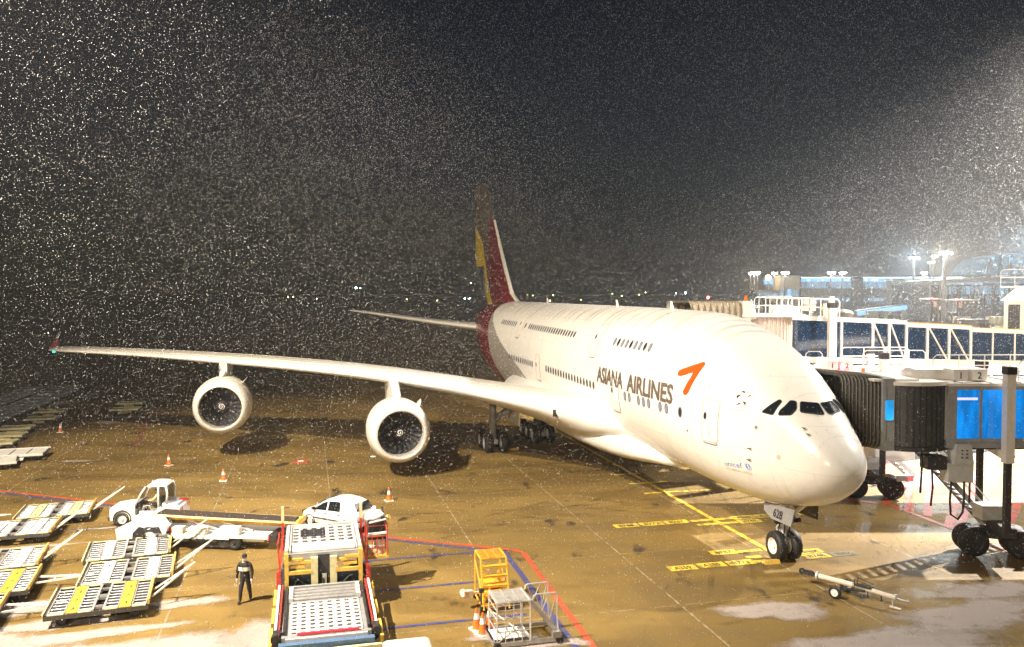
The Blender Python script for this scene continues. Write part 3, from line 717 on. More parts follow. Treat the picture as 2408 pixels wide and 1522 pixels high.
# y, leading-edge x, leading-edge z, chord, thickness ratio, twist
WS = [(1.5, 15.0, 3.95, 23.5, .125, 3.2), (3.9, 16.9, 4.15, 20.6, .13, 3.0), (5.0, 19.2, 4.35, 18.0, .13, 2.8), (6.4, 21.1, 4.62, 15.9, .122, 2.4), (8.5, 23.1, 4.98, 14.3, .108, 1.8), (11.5, 25.8, 5.42, 12.4, .10, 1.2), (14.46, 28.1, 5.78, 10.9, .098, .8),
      (19.5, 31.4, 6.22, 9.0, .095, .2), (25.85, 35.4, 6.62, 7.1, .095, -.4), (32.0, 39.35, 6.88, 5.5, .093, -1), (37.0, 42.5, 7.03, 4.3, .09, -1.6), (39.2, 43.9, 7.08, 3.8, .085, -2), (39.75, 44.5, 7.10, 3.0, .06, -2)]
def lift(sg, sections, cl=True):
    rs = []
    for y, x0, z0, c, th, tw in sections:
        a = R(tw); rg = []
        for u, v in AF:
            X = u * c; Z = v * c * th
            rg.append((x0 + X * math.cos(a) + Z * math.sin(a), y * sg, z0 - X * math.sin(a) + Z * math.cos(a)))
        rs.append(rg)
    return rs
# denser spanwise through interpolation
def densify(sec, k=4):
    Y = np.array([s_[0] for s_ in sec]); out = []
    ys = np.concatenate([np.linspace(a, b_, k, endpoint=False) for a, b_ in zip(Y[:-1], Y[1:])] + [[Y[-1]]])
    cols = [pchip(ys, Y, np.array([s_[j] for s_ in sec])) for j in range(1, 6)]
    return [(y, *[float(c_[i]) for c_ in cols]) for i, y in enumerate(ys)]
def wing_le(y):
    Y = np.array([s_[0] for s_ in WS]); return [float(pchip(y, Y, np.array([s_[j] for s_ in WS]))[0]) for j in range(1, 6)]
for sg in (1, -1):
    mb = MB(); mb.rings(lift(sg, densify(WS)), 0); w = mb.build('wing', M['wing_grey'], air, smooth=40)
    # slat breaks round the leading edge
    for y in (8.2, 12.2, 17.0, 22.0, 28.6, 33.5):
        x0, z0, c, th, tw = wing_le(y); mb = MB(); P = []
        for u in np.concatenate([-np.linspace(.16, 0, 9)**1.0, np.linspace(0, .10, 8)[1:]]):
            up = u < 0; xx = abs(u); yt = 5 * (.2969 * math.sqrt(xx) - .126 * xx - .3516 * xx * xx + .2843 * xx**3 - .1015 * xx**4) * (1.05 if up else -.85)
            a = R(tw); X = xx * c; Z = yt * c * th; P.append((x0 + X * math.cos(a) + Z * math.sin(a), y * sg, z0 - X * math.sin(a) + Z * math.cos(a)))
        mb.tube(P, .012, 4); mb.build('slat_seam', M['seam2'], w)
    for u_, up_ in ((.13, True), (.72, True)):      # slat edge and flap hinge line along the span
        P_ = []; yt_ = 5 * (.2969 * math.sqrt(u_) - .126 * u_ - .3516 * u_ * u_ + .2843 * u_**3 - .1015 * u_**4) * 1.05
        for y in np.linspace(5.5, 37.5, 40):
            x0, z0, c, th, tw = wing_le(float(y)); a = R(tw); X = u_ * c; Z = yt_ * c * th + .004; P_.append((x0 + X * math.cos(a) + Z * math.sin(a), y * sg, z0 - X * math.sin(a) + Z * math.cos(a)))
        mb = MB(); mb.tube(P_, .014, 4); mb.build('control_surface_seam', M['seam2'], w)
    # flap track fairings
    for y in (9.5, 13.0, 18.5, 22.6, 28.0):
        x0, z0, c, th, tw = wing_le(y); mb = MB(); xt = x0 + c
        mb.lathe([(-4.2, .02), (-3.6, .25), (-2, .42), (-.3, .40), (1.0, .22), (1.7, .02)], (xt, y * sg, z0 - c * math.sin(R(tw)) - .38), (1, 0, 0), 12, cap0=True, cap1=True); mb.build('flap_track_fairing', M['wing_grey'], w, smooth='all')
    # tip fence
    mb = MB(); y = 39.72 * sg
    def fence(P, mi=0):
        mb.add([(x, y - .05 * sg, z) for x, z in P] + [(x, y + .05 * sg, z) for x, z in P], [tuple(range(len(P))), tuple(range(2 * len(P) - 1, len(P) - 1, -1))] + [(i, (i + 1) % len(P), len(P) + (i + 1) % len(P), len(P) + i) for i in range(len(P))], mi)
    fence([(44.6, 7.16), (46.4, 7.9), (46.9, 7.9), (47.2, 7.16)], 0); fence([(46.4, 7.9), (47.3, 8.28), (47.5, 8.28), (46.9, 7.9)], 1); fence([(45.0, 7.05), (47.0, 7.05), (46.6, 6.75), (46.1, 6.75)], 1)
    mb.build('wing_tip_fence', [mat('fence_red', (.35, .03, .05), .4), M['wing_grey']], w)
    mb = MB(); mb.lathe([(-.14, .01), (-.1, .07), (0, .1), (.1, .07), (.14, .01)], (44.25, 39.3 * sg, 7.02), (1, 0, 0), 10, cap0=True, cap1=True)
    c_ = (0.0, .75, .62) if sg > 0 else (.9, .05, .03)
    mb.build('navigation_light', mat('nav_green' if sg > 0 else 'nav_red', (.1, .1, .1), .3, emit=c_, es=14), w, smooth='all')
    # root landing light panel
    mb = MB(); x0, z0, c, th, tw = wing_le(5.6); mb.box((x0 + .05, 5.6 * sg, z0 - .12), (.12, .3, .42)); mb.build('landing_light', M['dark'], w)

# wing-root fillet and belly fairing
mb = MB(); rs = []
bx_ = [12.2, 13.2, 14.6, 16.5, 19, 22, 28, 36, 40, 44, 46.5]
bw = [2.1, 2.6, 3.05, 3.4, 3.75, 4.05, 4.25, 4.3, 4.1, 3.2, 2.2]; bt = [3.3, 3.5, 3.65, 3.8, 4.1, 4.4, 4.9, 5.1, 5.0, 4.2, 3.4]; bb = [2.46, 2.38, 2.2, 2.0, 1.85, 1.8, 1.75, 1.75, 1.85, 2.05, 2.2]
for x, w_, t_, b_ in zip(bx_, bw, bt, bb):
    rg = []
    for k in range(40):
        a = 2 * math.pi * k / 40; c, s = math.cos(a), math.sin(a); zm = b_ + (t_ - b_) * .55
        rg.append((x, w_ * math.copysign(abs(c)**.72, c), zm + ((t_ - zm) if s > 0 else (zm - b_)) * math.copysign(abs(s)**.72, s)))
    rs.append(rg)
mb.rings(rs, 0); mb.build('belly_fairing', M['wing_grey'], air, smooth='all')

# tail surfaces
HS = [(.6, 59.2, 7.6, 9.8, .11, 0), (3, 61.0, 7.82, 8.6, .105, 0), (9, 65.0, 8.6, 5.8, .10, 0), (15.0, 68.7, 9.45, 3.2, .09, 0), (15.2, 69.1, 9.47, 2.4, .05, 0)]
for sg in (1, -1):
    mb = MB(); mb.rings(lift(sg, densify(HS)), 0); mb.build('horizontal_stabiliser', M['wing_grey'], air, smooth=40)
M['fin_red'] = mat('tail_red', (.20, .016, .03), .35, 0, .15, 1.2); M['fin_yellow'] = mat('tail_yellow', (.80, .58, .03), .4, 0, .12, 1.2); M['fin_grey_dim'] = mat('tail_grey_dim_top', (.16, .145, .13), .5, 0, .2, .8)  # grey: livery wedge, plus the snow-dimmed look of the fin top
def fin_section(z):
    Z = np.array([10.2, 10.7, 11.4, 13.6, 16.1, 18.6, 20.6, 23.0, 23.8, 24.2]); X0 = np.array([48.0, 51.2, 53.3, 55.75, 58.3, 60.75, 62.7, 65.2, 66.4, 67.9])
    ZZ = np.array([10.2, 24.2]); X1 = np.array([69.2, 72.2]); return float(np.interp(z, Z, X0)), float(np.interp(z, ZZ, X1))
def fin_mat(x, z):
    x0, x1 = fin_section(z)
    if x < x0 + .4 * min(1, (25 - z) / 10): return 0 if z < 19.5 else 3  # above this height the dimming is painted over the pale edge too
    yl = np.interp(z, [10, 12, 14.6, 16.5, 18, 19.4, 19.5], [60.5, 63.2, 64.9, 66.3, 68.2, 71.0, 99])
    rl_ = np.interp(z, [10, 13, 14.5, 16, 19.5, 20.5], [60.5, 63.6, 63.9, 63.9, 62.6, 61.0])
    if x > yl: return 2
    if x < rl_: return 1
    return 3
zs = list(np.arange(10.2, 24.2, .14)) + [24.2]; nx = 80
def fin_build(name, ulo, uhi, zlo, zhi, parent, swing=0.0):
    mb = MB(); zz = [z for z in zs if zlo - 1e-6 <= z <= zhi + 1e-6]; nxx = max(8, int(nx * (uhi - ulo)))
    yt = lambda x: 5 * (.2969 * math.sqrt(max(x, 0)) - .126 * x - .3516 * x * x + .2843 * x**3 - .1015 * x**4)
    for s in (1, -1):
        G = []
        for z in zz:
            x0, x1 = fin_section(z); c = x1 - x0; row = []
            for i in range(nxx + 1):
                u = ulo + (uhi - ulo) * i / nxx
                if ulo == 0: u = uhi * (i / nxx)**1.5
                X = x0 + u * c; Y = s * (yt(u) * c * .062 + .005)
                if swing: px = x0 + ulo * c; d = X - px; X, Y = px + d * math.cos(swing) - Y * math.sin(swing) * .0, Y + d * math.sin(swing)
                row.append((X, Y, z))
            G.append(row)
        P = [p for row in G for p in row]; n = nxx + 1
        F = []; base = len(mb.v)
        for j in range(len(zz) - 1):
            for i in range(nxx):
                q = (j * n + i, j * n + i + 1, (j + 1) * n + i + 1, (j + 1) * n + i); F.append(q if s < 0 else q[::-1])
        for f in F:
            cx_ = sum(P[k][0] for k in f) / 4; cz_ = sum(P[k][2] for k in f) / 4
            mb.f.append(tuple(base + k for k in f)); mb.m.append(fin_mat(cx_, cz_))
        mb.v += P
        if s == 1: top = [((len(zz) - 1) * n + i) for i in range(n)]; bot = list(range(n)); te = [j * n + nxx for j in range(len(zz))]; le = [j * n for j in range(len(zz))]; N1 = len(P)
    for a in (top, bot, te, le):
        for i in range(len(a) - 1):
            mb.f.append((a[i], a[i + 1], a[i + 1] + N1, a[i] + N1)); mb.m.append(fin_mat(*[mb.v[a[i]][k] for k in (0, 2)]))
    return mb.build(name, [M['paint_white'], M['fin_red'], M['fin_yellow'], M['fin_grey_dim']], parent, smooth=50)
fin = fin_build('tail_fin', 0, .70, 10.2, 24.2, air)
fin_build('rudder', .70, 1.0, 14.54, 24.2, fin, R(5)); fin_build('rudder', .70, 1.0, 10.2, 14.4, fin, R(-7))
mb = MB(); mb.box((62.6, .62, 12.1), (.9, .02, .5)); mb.build('tail_sticker', M['paint_white'], fin)

# engines
NAC = [(0.0, 1.47), (.03, 1.55), (.12, 1.64), (.35, 1.77), (.8, 1.89), (1.5, 1.97), (2.3, 1.99), (3.2, 1.93), (4.1, 1.80), (4.9, 1.63), (5.5, 1.50)]
blade = MB(); rows = []
for i in range(7):
    r_ = .50 + (1.42 - .50) * i / 6; tw = R(30 + 32 * i / 6); ch = .34 + .16 * math.sin(math.pi * i / 7); sw = -.20 * (i / 6)**2 + .10 * (i / 6)
    row = []
    for k in range(4):
        u = (k / 3 - .5) * ch; th_ = sw * 1.6 + u * math.sin(tw) / r_; xx = u * math.cos(tw) + .05
        row.append((xx, r_ * math.sin(th_), r_ * math.cos(th_)))
    rows.append(row)
P = [p for r_ in rows for p in r_] + [(p[0] + .015, p[1] + .012, p[2]) for r_ in rows for p in r_]; F = []
for i in range(6):
    for k in range(3): q = (i * 4 + k, i * 4 + k + 1, (i + 1) * 4 + k + 1, (i + 1) * 4 + k); F += [q, tuple(28 + x for x in q[::-1])]
blade.add(P, F); BLADE = blade.mesh('fan_blade', M['fan'], smooth='all')
for y, ex, ez in ((14.46, 23.45, 2.87), (25.85, 32.42, 3.68), (-14.46, 23.45, 2.87), (-25.85, 32.42, 3.68)):
    o3 = Vector((ex, y, ez)); mb = MB()
    mb.lathe(NAC, (0, 0, 0), (1, 0, 0), 64)
    mb.lathe([(5.5, 1.50), (5.5, 1.44), (4.2, 1.45)], (0, 0, 0), (1, 0, 0), 64)
    e = mb.build('engine', M['paint_white'], air, smooth=40, loc=o3)
    for xs_ in (1.55, 3.35):
        rr_ = float(np.interp(xs_, [p_[0] for p_ in NAC], [p_[1] for p_ in NAC])) + .004; mb = MB(); mb.tube([(xs_, rr_ * math.cos(a), rr_ * math.sin(a)) for a in np.linspace(0, 2 * math.pi, 48, endpoint=False)], .010, 4, closed=True); mb.build('cowl_seam', M['seam2'], e)
    mb = MB(); mb.lathe([(.03, 1.551), (0, 1.472), (.03, 1.43), (.12, 1.405), (.4, 1.39), (.9, 1.42), (1.35, 1.455)], (-.001, 0, 0), (1, 0, 0), 64); mb.build('intake_lip', M['lip'], e, smooth='all')
    mb = MB(); mb.lathe([(1.30, 1.452), (2.2, 1.44), (2.2, .3)], (0, 0, 0), (1, 0, 0), 48); mb.build('fan_case', M['intake_dark'], e, smooth=40)
    for k in range(24):
        put(BLADE, 'fan_blade', e, (1.28, 0, 0), (2 * math.pi * k / 24 + y, 0, 0))
    mb = MB(); mb.lathe([(.72, .005), (.78, .10), (.95, .27), (1.15, .43), (1.35, .52)], (0, 0, 0), (1, 0, 0), 32, cap0=True); mb.build('spinner', M['intake_dark'], e, smooth='all')
    mb = MB(); sp_ = []
    for k in range(60):
        t = k / 59; rr = .04 + .18 * t; xx = float(np.interp(rr, [.005, .10, .27, .43], [.72, .78, .95, 1.15])) - .012; a = t * 2 * math.pi * 1.6 + y; sp_.append((xx, rr * math.cos(a), rr * math.sin(a)))
    mb.tube(sp_, .020, 5); mb.build('spinner_spiral', M['reflect'], e)
    mb = MB(); mb.lathe([(5.2, 1.02), (6.3, .86), (7.0, .70), (7.0, .6), (6.2, .62)], (0, 0, 0), (1, 0, 0), 36); mb.lathe([(6.3, .5), (7.2, .34), (8.0, .03)], (0, 0, 0), (1, 0, 0), 24); mb.build('exhaust_nozzle', M['steel'], e, smooth=40)
    sgi = -1 if y > 0 else 1   # strake on the inboard shoulder
    a = R(42); n_ = Vector((0, sgi * math.sin(a), math.cos(a))); mb = MB()
    base = [Vector((1.2, 0, 0)) + n_ * 1.90, Vector((3.0, 0, 0)) + n_ * 1.93]; tp = [Vector((2.2, 0, 0)) + n_ * 2.30, Vector((2.95, 0, 0)) + n_ * 2.42]
    t_ = Vector((0, math.cos(a), -sgi * math.sin(a))) * .03
    mb.add([base[0], base[1], tp[1], tp[0], base[0] + t_, base[1] + t_, tp[1] + t_, tp[0] + t_], [(0, 1, 2, 3), (7, 6, 5, 4), (0, 4, 5, 1), (1, 5, 6, 2), (2, 6, 7, 3), (3, 7, 4, 0)]); mb.build('nacelle_strake', M['paint_white'], e)
    # pylon up to the wing
    x0, z0, c, th, tw = wing_le(abs(y)); dx, dz = x0 - ex, z0 - ez; mb = MB(); rs = []
    for (px, w_, zb_, zt_) in ((1.3, .10, 1.75, 1.98), (1.9, .42, 1.7, 2.25), (2.8, .52, 1.6, 2.40), (dx - .6, .54, 1.5, dz + .02), (dx + .4, .54, 1.2, dz + .1), (dx + 3, .5, .8, dz + .1), (dx + 6, .2, dz - .5, dz)):
        rs.append([(px, -w_ / 2, zb_), (px, -w_ / 2, zt_ - .1), (px, -w_ / 3, zt_), (px, w_ / 3, zt_), (px, w_ / 2, zt_ - .1), (px, w_ / 2, zb_)])
    mb.rings(rs, 0); mb.build('pylon', M['wing_grey'], e, smooth=30)

# landing gear
def gear_wheel(parent, c, r_=.635, w_=.44, axis=(0, 1, 0), hub='paint_white', name='tyre'):
    mb = MB(); mb.lathe([(-w_ / 2, r_ * .55), (-w_ / 2, r_ * .80), (-w_ * .42, r_ * .93), (-w_ * .25, r_), (w_ * .25, r_), (w_ * .42, r_ * .93), (w_ / 2, r_ * .80), (w_ / 2, r_ * .55)], c, axis, 32); mb.build(name, M['black'], parent, smooth=40)
    mb = MB(); mb.lathe([(-w_ * .5, r_ * .56), (-w_ * .46, r_ * .50), (-w_ * .25, r_ * .44), (-w_ * .22, r_ * .2), (-w_ * .45, r_ * .16), (-w_ * .48, .01)], c, axis, 24, cap1=True)
    mb.lathe([(w_ * .5, r_ * .56), (w_ * .46, r_ * .50), (w_ * .25, r_ * .44), (w_ * .22, r_ * .2), (w_ * .45, r_ * .16), (w_ * .48, .01)], c, axis, 24, cap1=True); mb.build('rim', M[hub], parent, smooth=30)
GX0 = 4.54
ng = MB(); ng.cyl((GX0, 0, .9), (GX0, 0, 1.75), .13, 14); ng.cyl((GX0, 0, 1.5), (GX0 + .05, 0, 2.9), .19, 16); ng.cyl((GX0, -.42, .635), (GX0, .42, .635), .09, 12); ng.cyl((GX0, 0, .55), (GX0, 0, 1.1), .11, 12)
ng.bar((GX0, 0, 1.7), (GX0 - 1.5, 0, 2.75), .16, .12); ng.bar((GX0 + .22, 0, .8), (GX0 + .48, 0, 1.25), .2, .06); ng.bar((GX0 + .48, 0, 1.25), (GX0 + .16, 0, 1.6), .2, .06)
ng = ng.build('nose_gear', M['lgrey'], air, smooth=30)
for y in (.36, -.36): gear_wheel(ng, (GX0, y, .635), .635, .42)
mb = MB(); mb.box((GX0 - .2, 0, 1.78), (.28, 1.15, .14)); mb.cyl((GX0 - .25, -.62, 1.72), (GX0 - .25, .62, 1.72), .07, 8); mb.build('steering_collar', M['dark'], ng)
for y, z in ((-.42, 1.95), (.42, 1.95), (-.2, 2.12), (.2, 2.12)):
    mb = MB(); mb.lathe([(0, .11), (-.04, .11), (-.12, .05)], (GX0 - .32, y, z), (-1, 0, 0), 12, cap0=True, cap1=True); mb.build('taxi_light', M['chrome'], ng, smooth=30)
mb = MB()
for a, b_ in (((-.1, .3, 2.2), (.1, .22, 1.2)), ((-.15, -.3, 2.2), (0, -.2, 1.2)), ((-.2, .15, 2.3), (-.15, .12, 1.0)), ((-.15, -.1, 1.9), (-.16, -.15, .9))): mb.tube([(GX0 + a[0], a[1], a[2]), (GX0 + (a[0] + b_[0]) / 2 - .08, (a[1] + b_[1]) / 2, (a[2] + b_[2]) / 2), (GX0 + b_[0], b_[1], b_[2])], .022, 5)
mb.build('hydraulic_hose', M['black'], ng)
mb = MB(); mb.box((GX0 - .34, .1, 1.86), (.06, .14, .12)); mb.box((GX0 - .36, -.5, 1.75), (.06, .1, .1)); mb.build('safety_flag', M['red'], ng)
for sg, mt in ((1, 'wing_grey'), (-1, 'dark')):
    Pd = [(2.55, 2.70), (2.6, 2.02), (4.05, 1.98), (4.7, 2.18), (4.75, 2.55)] if sg > 0 else [(3.3, 2.6), (3.5, 1.95), (5.1, 1.88), (5.3, 2.5)]
    mb = MB(); yy = .82 * sg; n_ = len(Pd)
    mb.add([(x, yy + (2.6 - z) * .18 * sg, z) for x, z in Pd] + [(x, yy + (2.6 - z) * .18 * sg - .05 * sg, z) for x, z in Pd], [tuple(range(n_)), tuple(range(2 * n_ - 1, n_ - 1, -1))] + [(i, (i + 1) % n_, n_ + (i + 1) % n_, n_ + i) for i in range(n_)])
    gd = mb.build('gear_door', M['grey'] if sg > 0 else M['dark'], air)  # metal grey, toned down to hold the shade under the nose
    if sg > 0:
        V_, F_ = text_mesh('628', .34, .95, .02); w_ = V_[:, 0].max(); mb = MB()
        mb.add([(3.95 - x, yy + (2.6 - (2.12 + z)) * .18 + .012, 2.12 + z) for x, z, _ in V_], F_); mb.build('door_number', M['livery_black'], gd, fix=False)
for y, gx, nw in ((6.85, 31.9, 2), (-6.85, 31.9, 2), (2.6, 35.2, 3), (-2.6, 35.2, 3)):
    mb = MB(); mb.cyl((gx, y, .7), (gx, y, 3.8), .26, 14); mb.bar((gx - 1.0 * (nw - 1), y, .75), (gx + 1.0 * (nw - 1), y, .75), .3, .34); mb.bar((gx, y, 2.0), (gx - 2.2, y - math.copysign(1.4, y), 3.6), .2, .2); mb.bar((gx, y, 2.2), (gx + .6, y - math.copysign(2.2, y), 3.8), .18, .18)
    g = mb.build('main_gear', M['grey'], air, smooth=30)
    for k in range(nw):
        for s in (.62, -.62): gear_wheel(g, (gx + (k - (nw - 1) / 2) * 1.72, y + s, .70), .70, .48, hub='lgrey')
mb = MB(); mb.box((30.6, 5.6, 3.0), (3.4, .08, 1.7)); mb.build('gear_door', M['wing_grey'], air); 
for p in (AW(30.55, 6.85), AW(33.3, 6.85), AW(GX0 - .75, .36)):
    pass
# ------------------------------------------------------------------ passenger boarding bridges
M['bridge_white'] = mat('bridge_white_steel', (.78, .74, .68), .4, 0, .12, 2, snow=.7)
M['bridge_grey'] = mat('bridge_grey_panel', (.33, .34, .35), .45, .1, .15, 2)
M['bellows'] = mat('bellows_fabric', (.06, .058, .054), .7, 0, .45, 9)
M['bellows_tan'] = mat('tan_bellows_fabric', (.42, .36, .27), .7, 0, .3, 7)
M['slat_dark'] = mat('dark_shutter', (.09, .09, .097), .45, .3, .25, 4)
M['under'] = mat('tunnel_underside', (.05, .05, .055), .6, .2, .3, 3)
M['panel_pink'] = mat('ribbed_cream_panel', (.62, .50, .42), .5, 0, .1, 2)
def lit(name, c, s): return mat(name, (.05, .05, .05), .4, emit=c, es=s)
def lit_glass(name, c, es, dark=(.01, .02, .04)):
    m = mat(name, dark, .07, spec=.8); t = m.node_tree; b = t.nodes['Principled BSDF']; L = t.links
    tc = t.nodes.new('ShaderNodeTexCoord'); mp = t.nodes.new('ShaderNodeMapping'); mp.inputs['Scale'].default_value = (1.6, 1.6, .5); L.new(tc.outputs['Object'], mp.inputs[0])
    n = t.nodes.new('ShaderNodeTexNoise'); n.inputs['Scale'].default_value = 1.4; n.inputs['Detail'].default_value = 3; L.new(mp.outputs[0], n.inputs['Vector'])
    r_ = t.nodes.new('ShaderNodeMapRange'); r_.inputs[1].default_value = .40; r_.inputs[2].default_value = .68; r_.inputs[3].default_value = es * .5; r_.inputs[4].default_value = es; L.new(n.outputs[0], r_.inputs[0])
    b.inputs['Emission Color'].default_value = (*c, 1); L.new(r_.outputs[0], b.inputs['Emission Strength']); return m
M['glass_blue'] = lit_glass('blue_lit_glass', (.0, .27, .85), 1.35)
M['glass_cyan'] = lit_glass('cyan_lit_glass', (.02, .42, .95), 1.6)
M['glass_navy'] = lit_glass('navy_glass', (.01, .09, .20), .26)
M['red_lamp'] = mat('red_beacon_lens', (.6, .02, .02), .3, emit=(1, .03, .05), es=30)
M['tail_red'] = mat('red_lens', (.5, .02, .02), .3, emit=(1, .03, .03), es=4)

def handrail(name, parent, pts, h=1.05, post=1.0, r_=.028, matl='bridge_white', ends=True, loops=0):
    pts = [Vector(p) for p in pts]; mb = MB(); up = Vector((0, 0, h))
    if ends: mb.tube([pts[0], pts[0] + up * .85, pts[0] + up + (pts[1] - pts[0]).normalized() * .15] + [p + up for p in pts[1:-1]] + [pts[-1] + up - (pts[-1] - pts[-2]).normalized() * .15, pts[-1] + up * .85, pts[-1]], r_, 5)
    mb.tube([p + up * .52 for p in pts], r_ * .9, 5)
    for a, b_ in zip(pts[:-1], pts[1:]):
        n = max(1, int((b_ - a).length / post))
        for i in range(1, n + (0 if b_ is pts[-1] or b_ == pts[-1] else 1)): q = a.lerp(b_, i / n); mb.cyl(q, q + up, r_, 5)
    return mb.build(name, M[matl], parent)

def tunnel(root, P0, P1, w, h, bays, near_glass='glass_navy', diag=(), roof='bridge_white', rib=.1, post=.16, band=.0):
    """a boxed glass tunnel from P0 to P1 (floor centre line)"""
    P0, P1 = Vector(P0), Vector(P1); d = P1 - P0; L_ = d.length; d.normalize(); s = Vector((d.y, -d.x, 0)).normalized(); up = Vector((0, 0, 1))
    if s.y > 0: s = -s          # s points to the viewer's side
    q = lambda u, v, z: P0 + d * u + s * v + up * z
    mb = MB(); mb.bar(q(0, 0, -.14), q(L_, 0, -.14), w + .02, .28, up=up); mb.build('floor_beam', M['bridge_white'] if near_glass != 'glass_blue' else M['bridge_grey'], root)
    mb = MB(); mb.bar(q(.2, 0, -.34), q(L_ - .2, 0, -.34), w * .7, .14, up=up); mb.build('underside', M['under'], root)
    mb = MB(); mb.bar(q(-.05, 0, h + .06), q(L_ + .05, 0, h + .06), w + .14, .12, up=up)
    n = int(L_ / 1.2)
    for i in range(n): u = (i + .5) * L_ / n; mb.bar(q(u, -w / 2, h + .14), q(u, w / 2, h + .14), .06, .05, up=up)
    mb.build('roof', M[roof], root)
    for sd in (1, -1):
        mb = MB(); mb.bar(q(0, sd * w / 2, h - .07), q(L_, sd * w / 2, h - .07), .12, .16, up=up); mb.bar(q(0, sd * w / 2, .06), q(L_, sd * w / 2, .06), .12, .14, up=up)
        if band: mb.bar(q(0, sd * w / 2, h - .25), q(L_, sd * w / 2, h - .25), .10, band, up=up)
        mb.build('side_rail', M['bridge_white'] if near_glass != 'glass_blue' else M['bridge_grey'], root)
        for u in bays:
            mb = MB(); mb.bar(q(u * L_, sd * (w / 2 + .03), 0), q(u * L_, sd * (w / 2 + .03), h), post, post, up=d); mb.build('post', M['bridge_white'] if near_glass != 'glass_blue' else M['bridge_grey'], root)
        if sd > 0 or True:
            for a, b_ in diag:
                mb = MB(); mb.bar(q(a * L_, sd * (w / 2 + .10), h - .1), q(b_ * L_, sd * (w / 2 + .10), .15), .09, .09, up=d); mb.build('brace', M['bridge_white'], root)
        bb = list(bays)
        for a, b_ in zip(bb[:-1], bb[1:]):
            mb = MB(); g = post / 2 / L_
            c0, c1 = q((a + g) * L_, sd * w / 2, .14), q((b_ - g) * L_, sd * w / 2, .14); c2, c3 = c1 + up * (h - .28 - band), c0 + up * (h - .28 - band)
            t_ = s * sd * .015; mb.add([c0 + t_, c1 + t_, c2 + t_, c3 + t_, c0 - t_, c1 - t_, c2 - t_, c3 - t_], [(0, 1, 2, 3), (7, 6, 5, 4), (0, 4, 5, 1), (1, 5, 6, 2), (2, 6, 7, 3), (3, 7, 4, 0)])
            mb.build('glass_pane', M[near_glass], root)
    mb = MB(); mb.bar(q(L_ - .03, 0, h / 2), q(L_, 0, h / 2), w - .1, h - .1, up=up); mb.bar(q(0, 0, h / 2), q(.03, 0, h / 2), w - .1, h - .1, up=up); mb.build('end_wall', M['bridge_white'], root)
    return q
def bellows(name, parent, R0, R1, n, matl, deep=.14):
    """R0, R1: (centre, half-width vector, half-height, lean) - folded canopy between two frames"""
    def ring(c, hw, hh, k):
        c, hw = Vector(c), Vector(hw); P = []
        for x, y in rrect(2, 2, .28, 4): P.append(c + hw * x * k + Vector((0, 0, hh * y * k)))
        return P
    mb = MB(); rs = []
    for i in range(2 * n + 1):
        t = i / (2 * n); c = Vector(R0[0]).lerp(Vector(R1[0]), t); hw = Vector(R0[1]).lerp(Vector(R1[1]), t); hh = R0[2] * (1 - t) + R1[2] * t
        k = 1.0 if i % 2 == 0 else 1 - deep / 1.6; rs.append(ring(c, hw, hh, k))
    mb.rings(rs, 0, False, False); o = mb.build(name, M[matl], parent)
    for i in range(0, 2 * n + 1, 2):
        mb = MB(); mb.tube(rs[i], .022, 4, closed=True); mb.build('bellows_rib', M['bellows_rim'], o)
    return o
M['bellows_rim'] = mat('bellows_edge', (.17, .155, .125), .5, 0, .3, 6)
def lift_column(root, x, y, z0, z1, zin, w=.36, name='lift_column'):
    mb = MB(); mb.box((x, y, (z0 + z1) / 2), (w, w, z1 - z0)); c = mb.build(name, M['bridge_white'], root)
    mb = MB(); mb.box((x, y, z1 + .16), (w + .06, w + .06, .32)); mb.build('column_cap', M['black'], c)
    mb = MB(); mb.box((x, y, (z0 + zin) / 2), (w * .66, w * .66, z0 - zin)); mb.build('inner_column', M['dark'], c)
    for dz in (.3, z1 - z0 - .3): mb = MB(); mb.box((x, y, z0 + dz), (w + .04, w + .04, .06)); mb.build('column_collar', M['bridge_white'], c)
    return c
def bogie(root, c, rz=0.0, r_=.62):
    Mx = Matrix.Translation(c) @ Matrix.Rotation(rz, 4, 'Z'); mb = MB()
    def q(*p): return Mx @ Vector(p)
    mb.bar(q(-1.1, 0, 1.0), q(1.1, 0, 1.0), .5, .45); mb.bar(q(0, -1.9, 1.45), q(0, 1.9, 1.45), .5, .4); mb.cyl(q(0, 0, 1.0), q(0, 0, 1.7), .32, 16)
    b = mb.build('wheel_bogie', M['dark'], root)
    ax = (Mx.to_3x3() @ Vector((0, 1, 0)))
    for sx in (-.95, .95):
        for sy in (-.42, .42): gear_wheel(b, q(sx, sy, r_), r_, .42, ax, 'dark')
    mb = MB(); mb.cyl(q(-.5, -.62, 1.05), q(.5, -.62, 1.0), .17, 12); mb.cyl(q(.1, .62, 1.05), q(.6, .62, 1.0), .17, 12); mb.build('drive_motor', M['dark'], b, smooth=30)
    mb = MB(); mb.box(q(-.2, -.1, 1.95), (1.15, .8, .62)); mb.build('hydraulic_cabinet', M['lgrey'], b)
    mb = MB(); mb.box(q(1.55, -.6, 1.25), (.9, .16, .3)); mb.build('bumper', M['lgrey'], b)
    for k in range(4): mb = MB(); mb.box(q(1.75 + .12 * (k % 2), -.70, 1.21 + .1 * (k // 2)), (.07, .05, .06)); mb.build('bogie_tail_lamp', M['tail_red'], b)  # small red tail lamps, glowing
    return b
def number_box(root, x, y, z, txt, w=.62):
    mb = MB(); mb.box((x, y, z + .22), (w, .9, .44)); mb.box((x, y, z + .46), (w + .1, 1.0, .05)); b = mb.build('equipment_box', M['bridge_white'], root)
    Mx = Matrix.Translation((x, y - .456, z + .22)) @ Matrix.Rotation(R(90), 4, 'X'); text_put(txt, .27, M['livery_black'], 'box_number', b, Mx, bold=.02)

